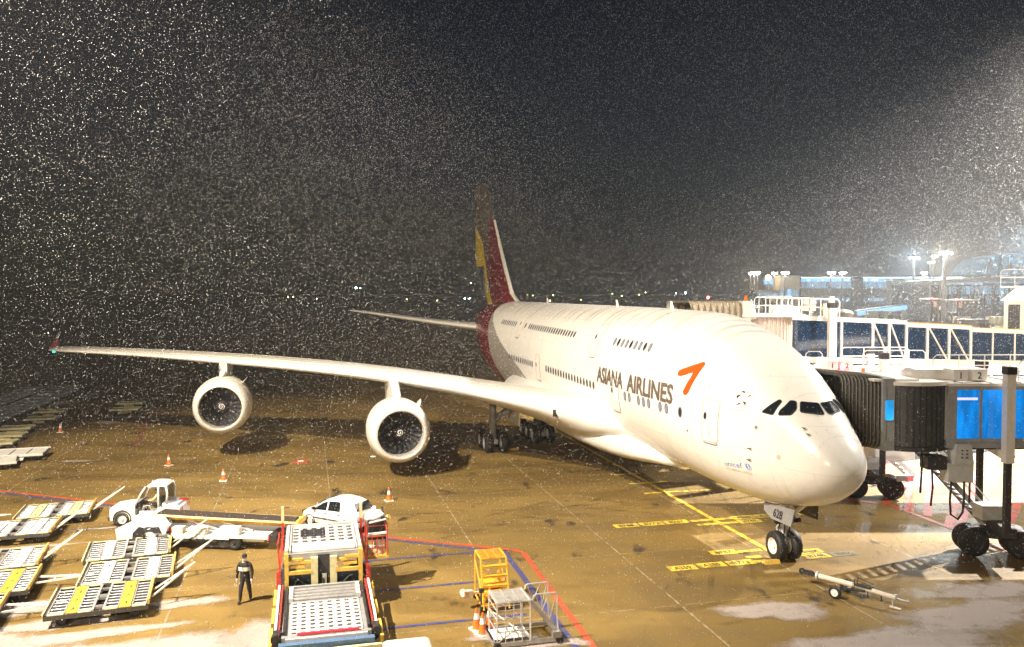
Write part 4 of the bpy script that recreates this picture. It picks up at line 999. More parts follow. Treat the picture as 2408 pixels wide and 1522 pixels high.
# -- nose bridge (nearest)
b1 = thing('boarding_bridge', 'nearest boarding bridge with dark pleated canopy and glowing blue glass tunnel beside the nose', 'boarding bridge', group='boarding bridges')
FZ = 5.25
c0 = AW(6.15, -2.72, 6.40); hw0 = AFT * 1.70
bellows('canopy', b1, (c0, hw0, 1.62), ((15.55, 36.15, 6.45), (-.18, 1.55, 0), 1.50), 12, 'bellows', .16)
mb = MB(); mb.box((15.85, 36.1, 6.40), (.5, 3.0, 3.05)); cabf = mb.build('cab_frame', M['bridge_grey'], b1)
mb = MB(); mb.prism(rrect(.36, .86, .08), 0, .02, M=Matrix.Translation((15.86, 34.60, 6.6)) @ Matrix.Rotation(R(90), 4, 'X')); mb.build('cab_window', M['glass_cyan'], cabf)
mb = MB(); mb.tube([Matrix.Translation((15.86, 34.57, 6.6)) @ Matrix.Rotation(R(90), 4, 'X') @ Vector((x, y, 0)) for x, y in rrect(.38, .88, .09)], .014, 4, closed=True); mb.build('window_frame', M['grey'], cabf)
mb = MB(); N = 44
rot = MB()
for k in range(N):
    a0 = 2 * math.pi * k / N; a1 = 2 * math.pi * (k + .62) / N
    for rr, aa, bb in ((1.82, a0, a1),):
        P = [(17.15 + rr * math.cos(a), 36.25 + rr * math.sin(a)) for a in (aa, bb)] + [(17.15 + 1.74 * math.cos(a), 36.25 + 1.74 * math.sin(a)) for a in (bb, aa)]
        rot.prism(P, 5.05, 7.62)
rot.cyl((17.15, 36.25, 5.05), (17.15, 36.25, 7.62), 1.745, 44); rot.build('curtain_wall', M['slat_dark'], b1)
mb = MB(); mb.prism([(17.15 + 2.05 * math.cos(a), 36.25 + 1.98 * math.sin(a)) for a in np.linspace(0, 2 * math.pi, 40, endpoint=False)], 7.64, 7.80); mb.box((16.2, 36.2, 7.84), (1.9, 3.0, .10)); mb.build('cab_roof', M['bridge_white'], b1, smooth=30)
mb = MB(); mb.cyl((17.15, 36.25, 4.86), (17.15, 36.25, 5.04), 1.9, 40); mb.build('cab_floor', M['under'], b1, smooth=30)
tunnel(b1, (18.35, 36.0, FZ), (44, 36.0, FZ), 2.7, 2.35, [0.0] + [k * (1.34 / 25.65) + .001 for k in range(1, 19)] + [1.0], 'glass_blue', post=.10, rib=.1)
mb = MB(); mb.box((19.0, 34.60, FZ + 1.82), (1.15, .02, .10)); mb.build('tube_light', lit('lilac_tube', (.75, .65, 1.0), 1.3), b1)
mb = MB(); mb.box((18.55, 34.62, FZ + 1.1), (.3, .1, 2.5)); mb.build('tunnel_end_frame', M['bridge_grey'], b1)
lift_column(b1, 20.62, 34.15, 4.45, 8.15, 1.6); lift_column(b1, 21.62, 37.95, 4.45, 8.05, 1.6)
mb = MB(); mb.bar((20.62, 34.15, 4.75), (21.62, 37.95, 4.75), .4, .35); mb.build('cross_beam', M['bridge_white'], b1)
bogie(b1, (21.2, 36.0, 0), R(-12))
handrail('roof_handrail', b1, [(19.0, 37.2, 7.72), (24.8, 37.2, 7.72)], 1.0, 1.0); handrail('roof_handrail', b1, [(21.4, 34.8, 7.72), (29, 34.8, 7.72)], .95, 1.2)
mb = MB(); mb.prism([(-.75, 0), (.75, 0), (.75, .32), (.55, .40), (-.5, .40), (-.75, .25)], -.5, .5, M=Matrix.Translation((18.1, 36.3, 7.80)) @ Matrix.Rotation(R(90), 4, 'X')); mb.build('air_conditioner', M['bridge_white'], b1)
number_box(b1, 19.15, 35.6, 7.78, '1'); number_box(b1, 19.95, 35.6, 7.78, '2')
# control box, cable loops, service stairs
mb = MB(); mb.prism([(-.42, -.42), (.42, -.42), (.30, .42), (-.30, .42)], -.35, .35, M=Matrix.Translation((18.95, 34.75, 4.75)) @ Matrix.Rotation(R(90), 4, 'X')); cb = mb.build('hanger_bracket', M['lgrey'], b1)
for k in range(6): mb = MB(); mb.box((18.85 + .2 * (k % 2), 34.38, 4.62 + .15 * (k // 2)), (.06, .03, .05)); mb.build('bolt_hole', M['black'], cb)
mb = MB(); mb.box((18.85, 34.8, 3.95), (1.05, .7, .8)); cb = mb.build('control_box', M['lgrey'], b1)
mb = MB(); mb.box((17.9, 34.9, 4.35), (.8, .7, .55)); mb.build('junction_box', M['dark'], cb)
for P in ([(17.25, 34.6, 5.0), (17.25, 34.55, 4.2), (17.2, 34.55, 3.1)], [(17.7, 34.6, 4.1), (17.72, 34.55, 3.3), (17.65, 34.55, 2.55)], [(19.25, 34.5, 3.6), (19.25, 34.5, 2.7)],
          [(18.45, 34.45, 3.6), (18.4, 34.45, 2.8), (18.45, 34.45, 2.2), (18.75, 34.45, 2.0), (18.95, 34.45, 2.3), (19.0, 34.45, 2.9), (18.98, 34.45, 3.6)]):
    mb = MB(); mb.tube(P, .045, 6); mb.build('hanging_cable', M['black'], b1, smooth='all')
def stairway(root, top, foot, w, n, matl='steel', rail=True):
    top, foot = Vector(top), Vector(foot); d = foot - top; s = Vector((-d.y, d.x, 0)).normalized() * w / 2
    st = MB(); st.bar(top + s, foot + s, .06, .22); st.bar(top - s, foot - s, .06, .22); o = st.build('service_stairs', M['bridge_grey'], root)
    for i in range(n):
        p = top.lerp(foot, (i + .5) / n); mb = MB(); f = Vector((d.x, d.y, 0)).normalized() * .13; mb.add([p + s - f, p - s - f, p - s + f, p + s + f] + [v + Vector((0, 0, .035)) for v in (p + s - f, p - s - f, p - s + f, p + s + f)], [(0, 1, 2, 3), (7, 6, 5, 4), (0, 4, 5, 1), (1, 5, 6, 2), (2, 6, 7, 3), (3, 7, 4, 0)]); mb.build('stair_tread', M[matl], o)
    if rail:
        for k in (1, -1): mb = MB(); u = Vector((0, 0, .95)); mb.tube([top + s * k, top + s * k + u, foot + s * k + u, foot + s * k], .025, 5); mb.tube([top + s * k + u * .5, foot + s * k + u * .5], .02, 5); mb.build('stair_rail', M['bridge_white'], o)
    return o
stairway(b1, (17.9, 36.9, 4.9), (22.3, 37.3, .25), .85, 20)

# -- middle bridge, to the second door
b2 = thing('boarding_bridge', 'middle boarding bridge with railed cream roof and low blue windows behind the nearest bridge', 'boarding bridge', group='boarding bridges')
bellows('canopy', b2, (AW(15.8, -3.2, 6.35), AFT * 1.6, 1.5), ((14.2, 46.9, 6.2), (-.1, 1.5, 0), 1.45), 6, 'bellows')
tunnel(b2, (14.2, 46.4, 4.8), (46, 46.4, 4.8), 2.8, 2.35, [0] + [k / 16 for k in range(1, 16)] + [1], 'glass_navy', post=.14)
for k in range(3): mb = MB(); mb.box((21.6 + k * 4.1, 44.93, 6.35), (1.9, .06, .8)); mb.build('lit_window', M['glass_blue'], b2)
handrail('roof_handrail', b2, [(19.2, 45.1, 7.3), (22.6, 45.1, 7.3)], 1.05, .95); handrail('roof_handrail', b2, [(19.0, 47.6, 7.3), (22.9, 47.6, 7.3)], 1.05, 1.2)
handrail('roof_handrail', b2, [(16.1, 45.2, 7.3), (17.0, 45.2, 7.3)], 1.0, .45)
lift_column(b2, 20.05, 44.45, 4.2, 7.95, 1.6); lift_column(b2, 20.95, 48.2, 4.2, 7.95, 1.6); mb = MB(); mb.bar((20.05, 44.45, 4.3), (20.95, 48.2, 4.3), .4, .35); mb.build('cross_beam', M['bridge_white'], b2)
bogie(b2, (20.3, 46.2, 0), R(-12))
for k, x in enumerate((17.55, 18.35)): number_box(b2, x, 45.6, 7.3, '12'[k])
mb = MB(); mb.cyl((18.0, 44.95, 7.3), (18.0, 44.95, 7.42), .11, 12, r2=.10); mb.lathe([(0, .10), (.1, .12), (.2, .09), (.25, .01)], (18.0, 44.95, 7.40), (0, 0, 1), 12); mb.build('red_beacon', M['red_lamp'], b2, smooth=30)
mb = MB(); mb.cyl((18.7, 43.9, 7.2), (18.7, 43.9, 7.5), .09, 10); mb.build('orange_lamp', M['orange'], b2)
mb = MB(); mb.box((21.5, 46.9, 2.7), (2.2, 1.6, 1.2)); mb.build('ground_power_unit', M['bridge_white'], b2)
stairway(b2, (19.2, 49.0, 4.7), (24.5, 50.5, .3), .85, 16)

# -- upper-deck bridge
b3 = thing('boarding_bridge', 'tall upper-deck boarding bridge, long dark glass tunnel with white diagonal braces above the others', 'boarding bridge', group='boarding bridges')
bellows('canopy', b3, (AW(19.9, -2.2, 9.35), AFT * 1.75, 1.65), ((14.0, 51.9, 9.45), (-.2, 1.75, 0), 1.55), 9, 'bellows_tan', .12)
mb = MB(); mb.box((14.25, 51.9, 9.4), (.5, 3.6, 3.2)); mb.build('cab_frame', M['bridge_white'], b3)
mb = MB(); mb.cyl((15.7, 52.4, 7.6), (15.7, 52.4, 10.0), 1.9, 40)
for k in range(44): a = 2 * math.pi * k / 44; mb.box((15.7 + 1.93 * math.cos(a), 52.4 + 1.93 * math.sin(a), 8.8), (.1, .1, 2.4), rz=a)
mb.build('curtain_wall', M['panel_pink'], b3)
mb = MB(); mb.box((15.9, 52.0, 10.1), (3.9, 4.0, .14)); mb.build('cab_roof', M['bridge_white'], b3)
A0, A1 = Vector((17.0, 53.9, 7.32)), Vector((38.6, 62.8, 6.2)); dd = A1 - A0; LL = dd.length
seg = [(0, .445), (.445, .72), (.72, 1.0)]
def PT(u): return A0 + dd * u
tunnel(b3, PT(0), PT(.43), 3.0, 2.62, [0, .43, .70, .845, 1.0], 'glass_navy', diag=[(.70, .835), (.85, .975)], post=.17)
tunnel(b3, PT(.43), PT(.70), 2.8, 2.45, [0, .33, .66, 1.0], 'glass_navy', diag=[(.34, .62), (.67, .95)], post=.17)
tunnel(b3, PT(.70), PT(1.0), 2.6, 2.28, [0, .34, .67, 1.0], 'glass_navy', post=.10)
for a, b_, w_, hh in ((.43, .70, 2.8, 2.45), (.70, 1.0, 2.6, 2.28)):
    s = Vector((dd.y, -dd.x, 0)).normalized(); mb = MB(); mb.bar(PT(a) + s * (w_ / 2 + .09) + Vector((0, 0, hh + .16)), PT(b_) + s * (w_ / 2 + .09) + Vector((0, 0, hh + .16)), .06, .05); mb.build('yellow_strip', M['orange_yellow'], b3)
for u, zz in ((.10, 0), (.22, .5), (.36, 0), (.5, .1), (.62, .0), (.8, .1)):
    p = PT(u); mb = MB(); mb.box((p.x, p.y, p.z + 1.3), (.16, .4, 1.9), rz=.4); mb.build('lit_panel', M['glass_cyan'], b3)
lift_column(b3, 20.0, 51.6, 5.0, 10.55, 1.7, .44); lift_column(b3, 18.4, 57.4, 5.0, 10.4, 1.7, .44); mb = MB(); mb.bar((20.0, 51.6, 6.7), (18.4, 57.4, 6.7), .5, .4); mb.build('cross_beam', M['bridge_white'], b3)
bogie(b3, (19.3, 54.6, 0), R(15))
handrail('roof_handrail', b3, [(15.0, 50.2, 10.17), (17.0, 50.2, 10.17), (17.0, 50.9, 10.17)], 1.12, .55)
handrail('roof_handrail', b3, [(17.2, 52.6, 10.05), (21.4, 54.0, 9.9)], 1.15, .7, .034); handrail('roof_handrail', b3, [(16.3, 55.6, 10.05), (20.6, 57.2, 9.9)], 1.15, .9, .03)
mb = MB(); mb.box((17.6, 53.4, 10.35), (1.7, 1.0, .5)); mb.build('air_conditioner', M['cream'], b3)
for k in range(4): mb = MB(); mb.box((19.05 + .42 * (k % 2), 53.6, 10.5 + .42 * (k // 2)), (.36, .3, .36)); mb.build('lamp_cluster', M['panel_pink'], b3)
mb = MB(); mb.box((20.4, 53.3, 10.35), (.5, .5, .9)); mb.build('equipment_box', M['cream'], b3)
mb = MB(); mb.box((21.1, 54.6, 10.6), (.3, .3, 1.3)); mb.build('equipment_box', M['bridge_white'], b3)
mb = MB(); mb.cyl((14.2, 50.2, 11.0), (14.2, 50.2, 11.35), .09, 10, mi=0); mb.build('orange_lamp', M['orange'], b3)
mb = MB(); mb.lathe([(-.5, .3), (0, .24), (.6, .05), (.7, .01)], (14.6, 50.4, 10.4), (0, 0, 1), 14); mb.build('white_dome', M['bridge_white'], b3)

# rotunda house where the upper bridge meets the pier
r_ = thing('rotunda_house', 'cream roof house with black doorway at the far end of the upper bridge', 'roof house', (40.1, 65.3, 0), -math.atan2(40.1, 65.3))
mb = MB(); mb.box((.6, 1.5, 5.4), (3.3, 3.4, 10.8)); mb.build('wall', M['cream'], r_)
mb = MB(); mb.add([(-1.3, -.4, 10.8), (2.6, -.4, 10.8), (2.6, 3.5, 10.8), (-1.3, 3.5, 10.8), (-.3, .5, 11.75), (2.6, .5, 11.75), (2.6, 2.6, 11.75), (-.3, 2.6, 11.75)], [(3, 2, 1, 0), (4, 5, 6, 7), (0, 1, 5, 4), (1, 2, 6, 5), (2, 3, 7, 6), (3, 0, 4, 7)]); mb.build('roof', M['cream'], r_)
mb = MB(); mb.box((-.35, -.22, 9.5), (.8, .06, 2.0)); mb.build('doorway', M['black'], r_)
handrail('roof_handrail', r_, [(-1.3, -.9, 11.95), (.6, -.9, 11.95), (2.8, -.9, 11.95)], 1.3, .8)
mb = MB(); mb.box((.8, -.5, 11.88), (4.2, 1.0, .12)); mb.build('balcony_deck', M['bridge_white'], r_)
# ------------------------------------------------------------------ ground equipment
def wheel(parent, c, r_=.3, w_=.2, axis=(0, 1, 0), hub='lgrey', name='wheel'):
    mb = MB(); mb.lathe([(-w_ / 2, r_ * .6), (-w_ / 2, r_ * .86), (-w_ * .38, r_ * .97), (0, r_), (w_ * .38, r_ * .97), (w_ / 2, r_ * .86), (w_ / 2, r_ * .6)], c, axis, 22, mi=0)
    for s in (1, -1): mb.lathe([(s * w_ / 2, r_ * .61), (s * w_ * .36, r_ * .55), (s * w_ * .30, r_ * .22), (s * w_ * .5, r_ * .18), (s * w_ * .52, .005)], c, axis, 18, mi=1, cap1=True)
    return mb.build(name, [M['black'], M[hub]], parent, smooth=40)
M['dolly_plate_w'] = mat('dolly_plate_white', (.72, .70, .68), .5, 0, .12, 5, snow=.8)
M['dolly_plate_y'] = mat('dolly_plate_amber', (.78, .44, .06), .5, 0, .35, 5)
M['dolly_rim'] = mat('dolly_rim_yellow', (.70, .64, .36), .45, 0, .2, 6)
M['dolly_dark'] = mat('dolly_dark_frame', (.07, .065, .06), .6, .2, .3, 5)  # the frame's own dark colour
mb = MB(); mb.cyl((-.225, 0, 0), (.225, 0, 0), .028, 10); ROLL = mb.mesh('roller', M['roller'], smooth=40)
M['lip_amber'] = mat('lip_amber', (.66, .44, .12), .5, 0, .4, 4)
DL, DW, DZ = 3.32, 2.86, .50
def dolly(name, label, plate='dolly_plate_w', plate2=None, lip='dolly_rim', bar='up'):
    t = thing(name, label, 'pallet dolly', group='pallet dollies parked in rows'); X0 = -DL / 2
    fx = lambda f: X0 + f * DL
    mb = MB(); mb.box((0, -DW / 2 + .05, DZ - .09), (DL, .09, .16)); mb.box((0, DW / 2 - .05, DZ - .09), (DL, .09, .16)); mb.box((X0 + .04, 0, DZ - .09), (.08, DW, .16)); mb.box((-X0 - .04, 0, DZ - .09), (.08, DW, .16))
    for f in (.19, .32, .455, .565, .70, .835): mb.box((fx(f), 0, DZ - .10), (.05, DW - .1, .12))
    mb.box((0, 0, DZ - .24), (DL * .9, .16, .10)); mb.box((0, .8, DZ - .24), (DL * .9, .1, .08)); mb.box((0, -.8, DZ - .24), (DL * .9, .1, .08)); mb.build('frame', M['dolly_dark'], t)
    for f0, f1 in ((.035, .19), (.32, .45), (.57, .70), (.84, .975)):
        mb = MB(); mb.box(((fx(f0) + fx(f1)) / 2, -DW / 2 + .09, DZ + .005), ((f1 - f0) * DL - .03, .16, .03)); mb.build('edge_trim', M['dolly_rim'], t)
        mb = MB(); mb.box(((fx(f0) + fx(f1)) / 2, DW / 2 - .07, DZ + .005), ((f1 - f0) * DL - .03, .10, .03)); mb.build('edge_trim', M['dolly_rim'], t)
    for f0, f1 in ((.035, .19), (.32, .45), (.57, .70), (.84, .975)):
        xm = (fx(f0) + fx(f1)) / 2; sc = (f1 - f0) * DL / .52
        mb = MB(); mb.box((xm, 0, DZ - .12), ((f1 - f0) * DL - .05, DW - .16, .03)); mb.build('roller_bed', M['black'], t)
        for k in range(8): put(ROLL, 'roller', t, (xm, -DW / 2 + .34 + k * .305, DZ - .02), None, (sc, 1, 1))
        mb = MB()
        for s in (-1, 1): mb.box((xm + s * (f1 - f0) * DL / 2, 0, DZ - .0), (.035, DW - .1, .06))
        mb.build('roller_rail', M['roller'], t)
    for f0, f1, pl in ((.20, .31, plate), (.71, .825, plate2 or plate)):
        xm = (fx(f0) + fx(f1)) / 2; mb = MB(); mb.box((xm, 0, DZ), ((f1 - f0) * DL, DW - .12, .03)); p = mb.build('deck_plate', M[pl], t)
        for y, h in ((-.95, .22), (-.1, .1), (.75, .2)): mb = MB(); mb.box((xm + .02, y, DZ + .017), (.05, h, .01)); mb.box((xm - .02, y - h / 2 + .02, DZ + .017), (.10, .03, .01)); mb.build('lock_slot', M['black'], p)
    for f in (.46, .56): mb = MB(); mb.box((fx(f), 0, DZ + .005), (.05, DW - .1, .03)); mb.build('centre_rail', M['roller'], t)
    mb = MB(); mb.box((fx(.51), -.9, DZ - .05), (.28, .2, .08)); mb.box((fx(.51), .1, DZ - .05), (.25, .35, .10)); mb.box((fx(.51), .95, DZ - .05), (.26, .15, .08)); mb.build('turntable_lock', M['steel'], t)
    mb = MB(); mb.box((-X0 - .0, 0, DZ + .07), (.07, DW - .2, .16)); mb.build('end_stop', M['lip_amber'], t)
    mb = MB(); mb.box((X0 - .03, 0, DZ + .02), (.05, DW - .1, .07)); mb.build('end_bar', M['dolly_rim'], t)
    for x in (-1.15, 1.2):
        for y in (-1.1, 1.1): wheel(t, (x, y, .19), .19, .16, hub='dark')
    if bar == 'up': A, B_ = Vector((-X0 + .05, 0, .42)), Vector((-X0 + 1.35, .0, 1.30))
    else: A, B_ = Vector((-X0 + .05, 0, .40)), Vector((-X0 + 1.85, -.1, .42))
    d = (B_ - A); s = Vector((0, 1, 0)); mb = MB()
    mb.bar(A + s * .38, B_ + s * .03, .06, .06); mb.bar(A - s * .38, B_ - s * .03, .06, .06); mb.bar(A.lerp(B_, .35) + s * .26, A.lerp(B_, .35) - s * .26, .05, .05); mb.bar(A.lerp(B_, .62) + s * .16, A.lerp(B_, .62) - s * .16, .05, .05)
    mb.bar(B_ - d.normalized() * .05, B_ + d.normalized() * .22, .07, .05); mb.bar(A + Vector((-.12, 0, -.06)) + s * .42, A + Vector((-.12, 0, -.06)) - s * .42, .08, .08); mb.build('drawbar', M['veh_white'], t)
    return t
RZD = math.atan2(.33, .94)
def place_dolly(p, x, y, dz=0, label=None, first=False):
    if first: p.location = (x, y, 0); p.rotation_euler = (0, 0, RZD + dz); return p
    return copy_thing(p, (x, y, 0), RZD + dz, label)
dA = dolly('pallet_dolly', 'nearest roller dolly with two amber plates, raised drawbar, front of the right column', 'dolly_plate_y'); place_dolly(dA, -15.03, 29.84, first=True)
dB = dolly('pallet_dolly', 'roller dolly with pale plates directly behind the nearest amber-plated dolly', 'dolly_plate_w', lip='dolly_rim'); place_dolly(dB, -15.40, 32.79, first=True)
place_dolly(dB, -16.71, 35.65, .03, 'pale-plated roller dolly just in front of the conveyor truck')
dD = dolly('pallet_dolly', 'amber-plated roller dolly coupled by a flat drawbar to the pale-plated one', 'dolly_plate_y', lip='dolly_rim', bar='flat'); place_dolly(dD, -20.19, 31.28, .02, first=True)
place_dolly(dD, -19.72, 28.35, .02, 'dolly cut by the left picture edge, its flat drawbar reaching the nearest amber dolly')
place_dolly(dB, -21.48, 34.1, .02, 'pale-plated roller dolly with yellow end lip between the amber dolly and the long raised drawbar')
place_dolly(dB, -23.46, 38.77, -.03, 'pale-plated roller dolly with grey end lip in front of the far amber-plated dolly')
dG = dolly('pallet_dolly', 'farthest near-field roller dolly with two bright yellow plates beside the red and blue line', 'dolly_rim'); place_dolly(dG, -23.4, 42.05, first=True)
place_dolly(dD, -28.9, 40.25, 0, 'roller dolly at the left picture edge, only its drawbar showing beside the yellow-plated dolly')

# traffic cones
def cone(name, label, loc, h=.76, two=False):
    t = thing(name, label, 'traffic cone', loc, random.uniform(0, 1.5), 'traffic cones standing on the apron')
    mb = MB(); mb.prism(rrect(.44, .44, .04, 2), 0, .045); mb.build('base', M['reflect'], t)
    mb = MB(); mb.lathe([(.045, .16), (.08, .148), (h * .50, .098)], (0, 0, 0), (0, 0, 1), 20); mb.build('cone_body', M['orange'], t, smooth=40)
    mb = MB(); mb.lathe([(h * .76, .062), (h * .97, .033), (h, .025)], (0, 0, 0), (0, 0, 1), 20, cap1=True); mb.build('cone_tip', M['orange'], t, smooth=40)
    mb = MB(); mb.lathe([(h * .50, .100), (h * .76, .064)], (0, 0, 0), (0, 0, 1), 20); mb.build('reflective_band', M['reflect'], t, smooth=40)
    return t
for lb, (x, y) in (('lone cone between the white car and the inner engine shadow', (-6.86, 45.55)), ('cone near the slab joint left of centre, below the outer engine', (-17.81, 50.5)),
                   ('cone behind the white tow tractor, by itself on open concrete', (-23.04, 55.03)), ('distant cone left of the outer engine near the yellow dollies', (-37.54, 68.26)),
                   ('front cone of the cluster of three beside the silver work stand', (-1.02, 27.60)), ('left cone of the cluster of three, behind the front one', (-1.24, 28.02)), ('rear right cone of the cluster of three, against the silver stand leg', (-.80, 28.22))):
    cone('traffic_cone', lb, (x, y, 0))

# generic lofted body: stations (x, half width, bottom z, belt z, roof z, roof half width)
def car_body(sts):
    rs = []
    for x, w, zb, zl, zr, rw in sts:
        R_ = [(w * .80, zb), (w * .96, zb + .06), (w, zb + .25), (w * 1.0, zl - .12), (w * .97, zl), (rw + (w * .97 - rw) * .12, zr - .07 if zr > zl + .1 else zl + (zr - zl) * .4), (rw * .84, zr - .015), (rw * .4, zr)]
        rs.append([(x, y, z) for y, z in R_] + [(x, -y, z) for y, z in reversed(R_)])
    return rs
CS = [(1.80, .45, .34, .52, .56, .35), (1.74, .66, .24, .62, .68, .50), (1.55, .76, .20, .74, .82, .60), (1.20, .80, .20, .84, .94, .64), (.95, .80, .20, .88, 1.0, .66), (.45, .80, .20, .90, 1.34, .56), (.05, .80, .20, .91, 1.49, .57), (-.5, .80, .20, .93, 1.54, .57), (-1.05, .80, .20, .94, 1.50, .56), (-1.42, .79, .20, .95, 1.42, .54), (-1.66, .77, .22, .94, 1.05, .60), (-1.76, .72, .26, .88, .95, .60), (-1.80, .60, .36, .62, .70, .5)]
car = thing('parked_car', 'small white five-door hatchback with lit tail lamps behind the cargo loader', 'car', (-8.66, 40.68, 0), math.atan2(1.2, -2.1))
mb = MB(); mb.rings(car_body(CS), 0); body = mb.build('body', M['veh_white'], car, smooth=50)
def cs_at(x, arr=CS):
    X = [s[0] for s in arr][::-1]; return [float(np.interp(x, X, [s[j] for s in arr][::-1])) for j in range(1, 6)]
def side_glass(xs_lo, xs_hi, sg, arr=CS, lo=.06, hi=.12):
    """quad between the belt and the roof following the body side"""
    P = []
    def pt(x, f):
        w, zb, zl, zr, rw = cs_at(x, arr); y0, z0 = w * .97, zl; y1, z1 = rw + (w * .97 - rw) * .12, zr - .07
        return Vector((x, sg * (y0 + (y1 - y0) * f + .012), z0 + (z1 - z0) * f))
    (xa, xb), (xc, xd) = xs_lo, xs_hi; n = 5; mb = MB()
    V = [pt(xa + (xb - xa) * i / n, lo) for i in range(n + 1)] + [pt(xc + (xd - xc) * i / n, 1 - hi) for i in range(n + 1)]
    mb.add(V, [(i, i + 1, n + 2 + i, n + 1 + i) for i in range(n)]); return mb
for sg in (1, -1):
    side_glass((.98, .08), (.38, .08), sg).build('side_window', M['glass_dark'], car); side_glass((-.02, -.78), (-.02, -.72), sg).build('side_window', M['glass_dark'], car)
    mb = MB(); mb.bar((.92, sg * .815, .52), (-.95, sg * .815, .52), .02, .05); mb.build('side_moulding', M['black'], car)
    for x in (-.02, -.86): mb = MB(); mb.box((x + .12, sg * .805, .80), (.14, .03, .03)); mb.build('door_handle', M['black'], car)
    for x in (.03, -.84):
        mb = MB(); mb.tube([(x, sg * .803, .24), (x, sg * .806, .6), (x, sg * .785, .90)], .006, 4); mb.build('door_seam', M['grey'], car)
    mb = MB(); mb.box((.82, sg * .88, .98), (.10, .16, .12)); mb.build('wing_mirror', M['black'], car)
    mb = MB(); mb.box((1.66, sg * .55, .66), (.18, .26, .14)); mb.build('headlight', M['glass_dark'], car)
    mb = MB(); mb.box((-1.70, sg * .64, .86), (.14, .20, .36)); mb.build('tail_light', mat('tail_lamp_lit', (.6, .03, .05), .3, emit=(1, .25, .4), es=9), car)
    for x in (1.14, -1.14):
        wheel(car, (x, sg * .70, .28), .28, .19)
        mb = MB(); mb.lathe([(-.10, .335), (.022, .335), (.022, .30), (-.10, .30)], (x, sg * .79, .29), (0, sg, 0), 24); mb.build('wheel_arch', M['black'], car)
mb = MB(); mb.add([(.92, .62, 1.03), (.92, -.62, 1.03), (.34, -.52, 1.40), (.34, .52, 1.40)], [(0, 1, 2, 3)]); mb.v = [(x + .03, y, z + .02) for x, y, z in mb.v]; mb.build('windscreen', M['glass_dark'], car)
mb = MB(); mb.add([(-1.46, .52, 1.37), (-1.46, -.52, 1.37), (-1.70, -.60, 1.02), (-1.70, .60, 1.02)], [(0, 1, 2, 3)]); mb.v = [(x - .025, y, z + .015) for x, y, z in mb.v]; mb.build('rear_window', M['glass_dark'], car)
mb = MB(); mb.box((-1.79, 0, .40), (.10, 1.35, .2)); mb.build('bumper', M['veh_white'], car); mb = MB(); mb.box((-1.84, 0, .62), (.02, .42, .11)); mb.build('number_plate', M['reflect'], car)

# people ---------------------------------------------------------------
M['uniform'] = mat('dark_uniform', (.022, .022, .028), .8, 0, .2, 9); M['uniform_green'] = mat('dark_jacket', (.025, .028, .026), .8, 0, .3, 9)
M['vest'] = mat('pale_vest', (.68, .68, .60), .7); M['skin'] = mat('skin', (.42, .26, .18), .55); M['hair'] = mat('black_hair', (.01, .01, .01), .6); M['glove'] = mat('white_glove', (.75, .74, .72), .7)
M['parka'] = mat('cream_jacket', (.55, .48, .34), .8)
def skinned(joints, edges, mats, pick, name, parent):
    """one continuous skin grown round a joint tree: joints {name: (pos, radius)}"""
    idx = {k: i for i, k in enumerate(joints)}; me = bpy.data.meshes.new(name + '_sk'); me.from_pydata([joints[k][0] for k in joints], [(idx[a], idx[b_]) for a, b_ in edges], [])
    o = bpy.data.objects.new(name + '_sk', me); COL.objects.link(o); md = o.modifiers.new('s', 'SKIN')
    if not me.skin_vertices:
        bpy.context.view_layer.objects.active = o; o.select_set(True); bpy.ops.object.modifier_remove(modifier='s'); bpy.ops.object.modifier_add(type='SKIN')
    for i, k in enumerate(joints):
        r_ = joints[k][1]; me.skin_vertices[0].data[i].radius = (r_, r_) if not isinstance(r_, tuple) else r_
    me.skin_vertices[0].data[0].use_root = True
    sb = o.modifiers.new('b', 'SUBSURF'); sb.levels = 1; sb.render_levels = 1
    dg = bpy.context.evaluated_depsgraph_get(); out = bpy.data.meshes.new_from_object(o.evaluated_get(dg)); bpy.data.objects.remove(o); bpy.data.meshes.remove(me)
    out.name = name; out.materials.clear()
    for m_ in mats: out.materials.append(m_)
    E_ = [(Vector(joints[a][0]), Vector(joints[b_][0]), pick(a, b_)) for a, b_ in edges]
    for p in out.polygons:
        c = p.center; best = min(E_, key=lambda e: (c - (e[0] + (e[1] - e[0]) * max(0, min(1, (c - e[0]).dot(e[1] - e[0]) / max((e[1] - e[0]).length_squared, 1e-9))))).length); p.material_index = best[2]; p.use_smooth = True
    return put(out, name, parent)
def hand_joints(J, E, key, wrist, d, side_, palm_n):
    wrist, d, side_, pn = Vector(wrist), Vector(d).normalized(), Vector(side_).normalized(), Vector(palm_n).normalized()
    J[key + 'palm'] = (wrist + d * .055, (.038, .022)); E.append((key + 'wrist', key + 'palm'))
    for i, (o_, ln) in enumerate(((-.030, .062), (-.010, .078), (.010, .082), (.030, .074))):
        a = wrist + d * .095 + side_ * o_; b_ = a + d * ln * .55 + pn * .008; c = b_ + d * ln * .4 + pn * .026
        J[f'{key}f{i}a'] = (a, .010); J[f'{key}f{i}b'] = (b_, .0088); J[f'{key}f{i}c'] = (c, .0075); E += [(key + 'palm', f'{key}f{i}a'), (f'{key}f{i}a', f'{key}f{i}b'), (f'{key}f{i}b', f'{key}f{i}c')]
    a = wrist + d * .04 + side_ * .04; b_ = a + d * .035 + side_ * .022 + pn * .01; J[key + 'ta'] = (a, .011); J[key + 'tb'] = (b_, .009); E += [(key + 'palm', key + 'ta'), (key + 'ta', key + 'tb')]
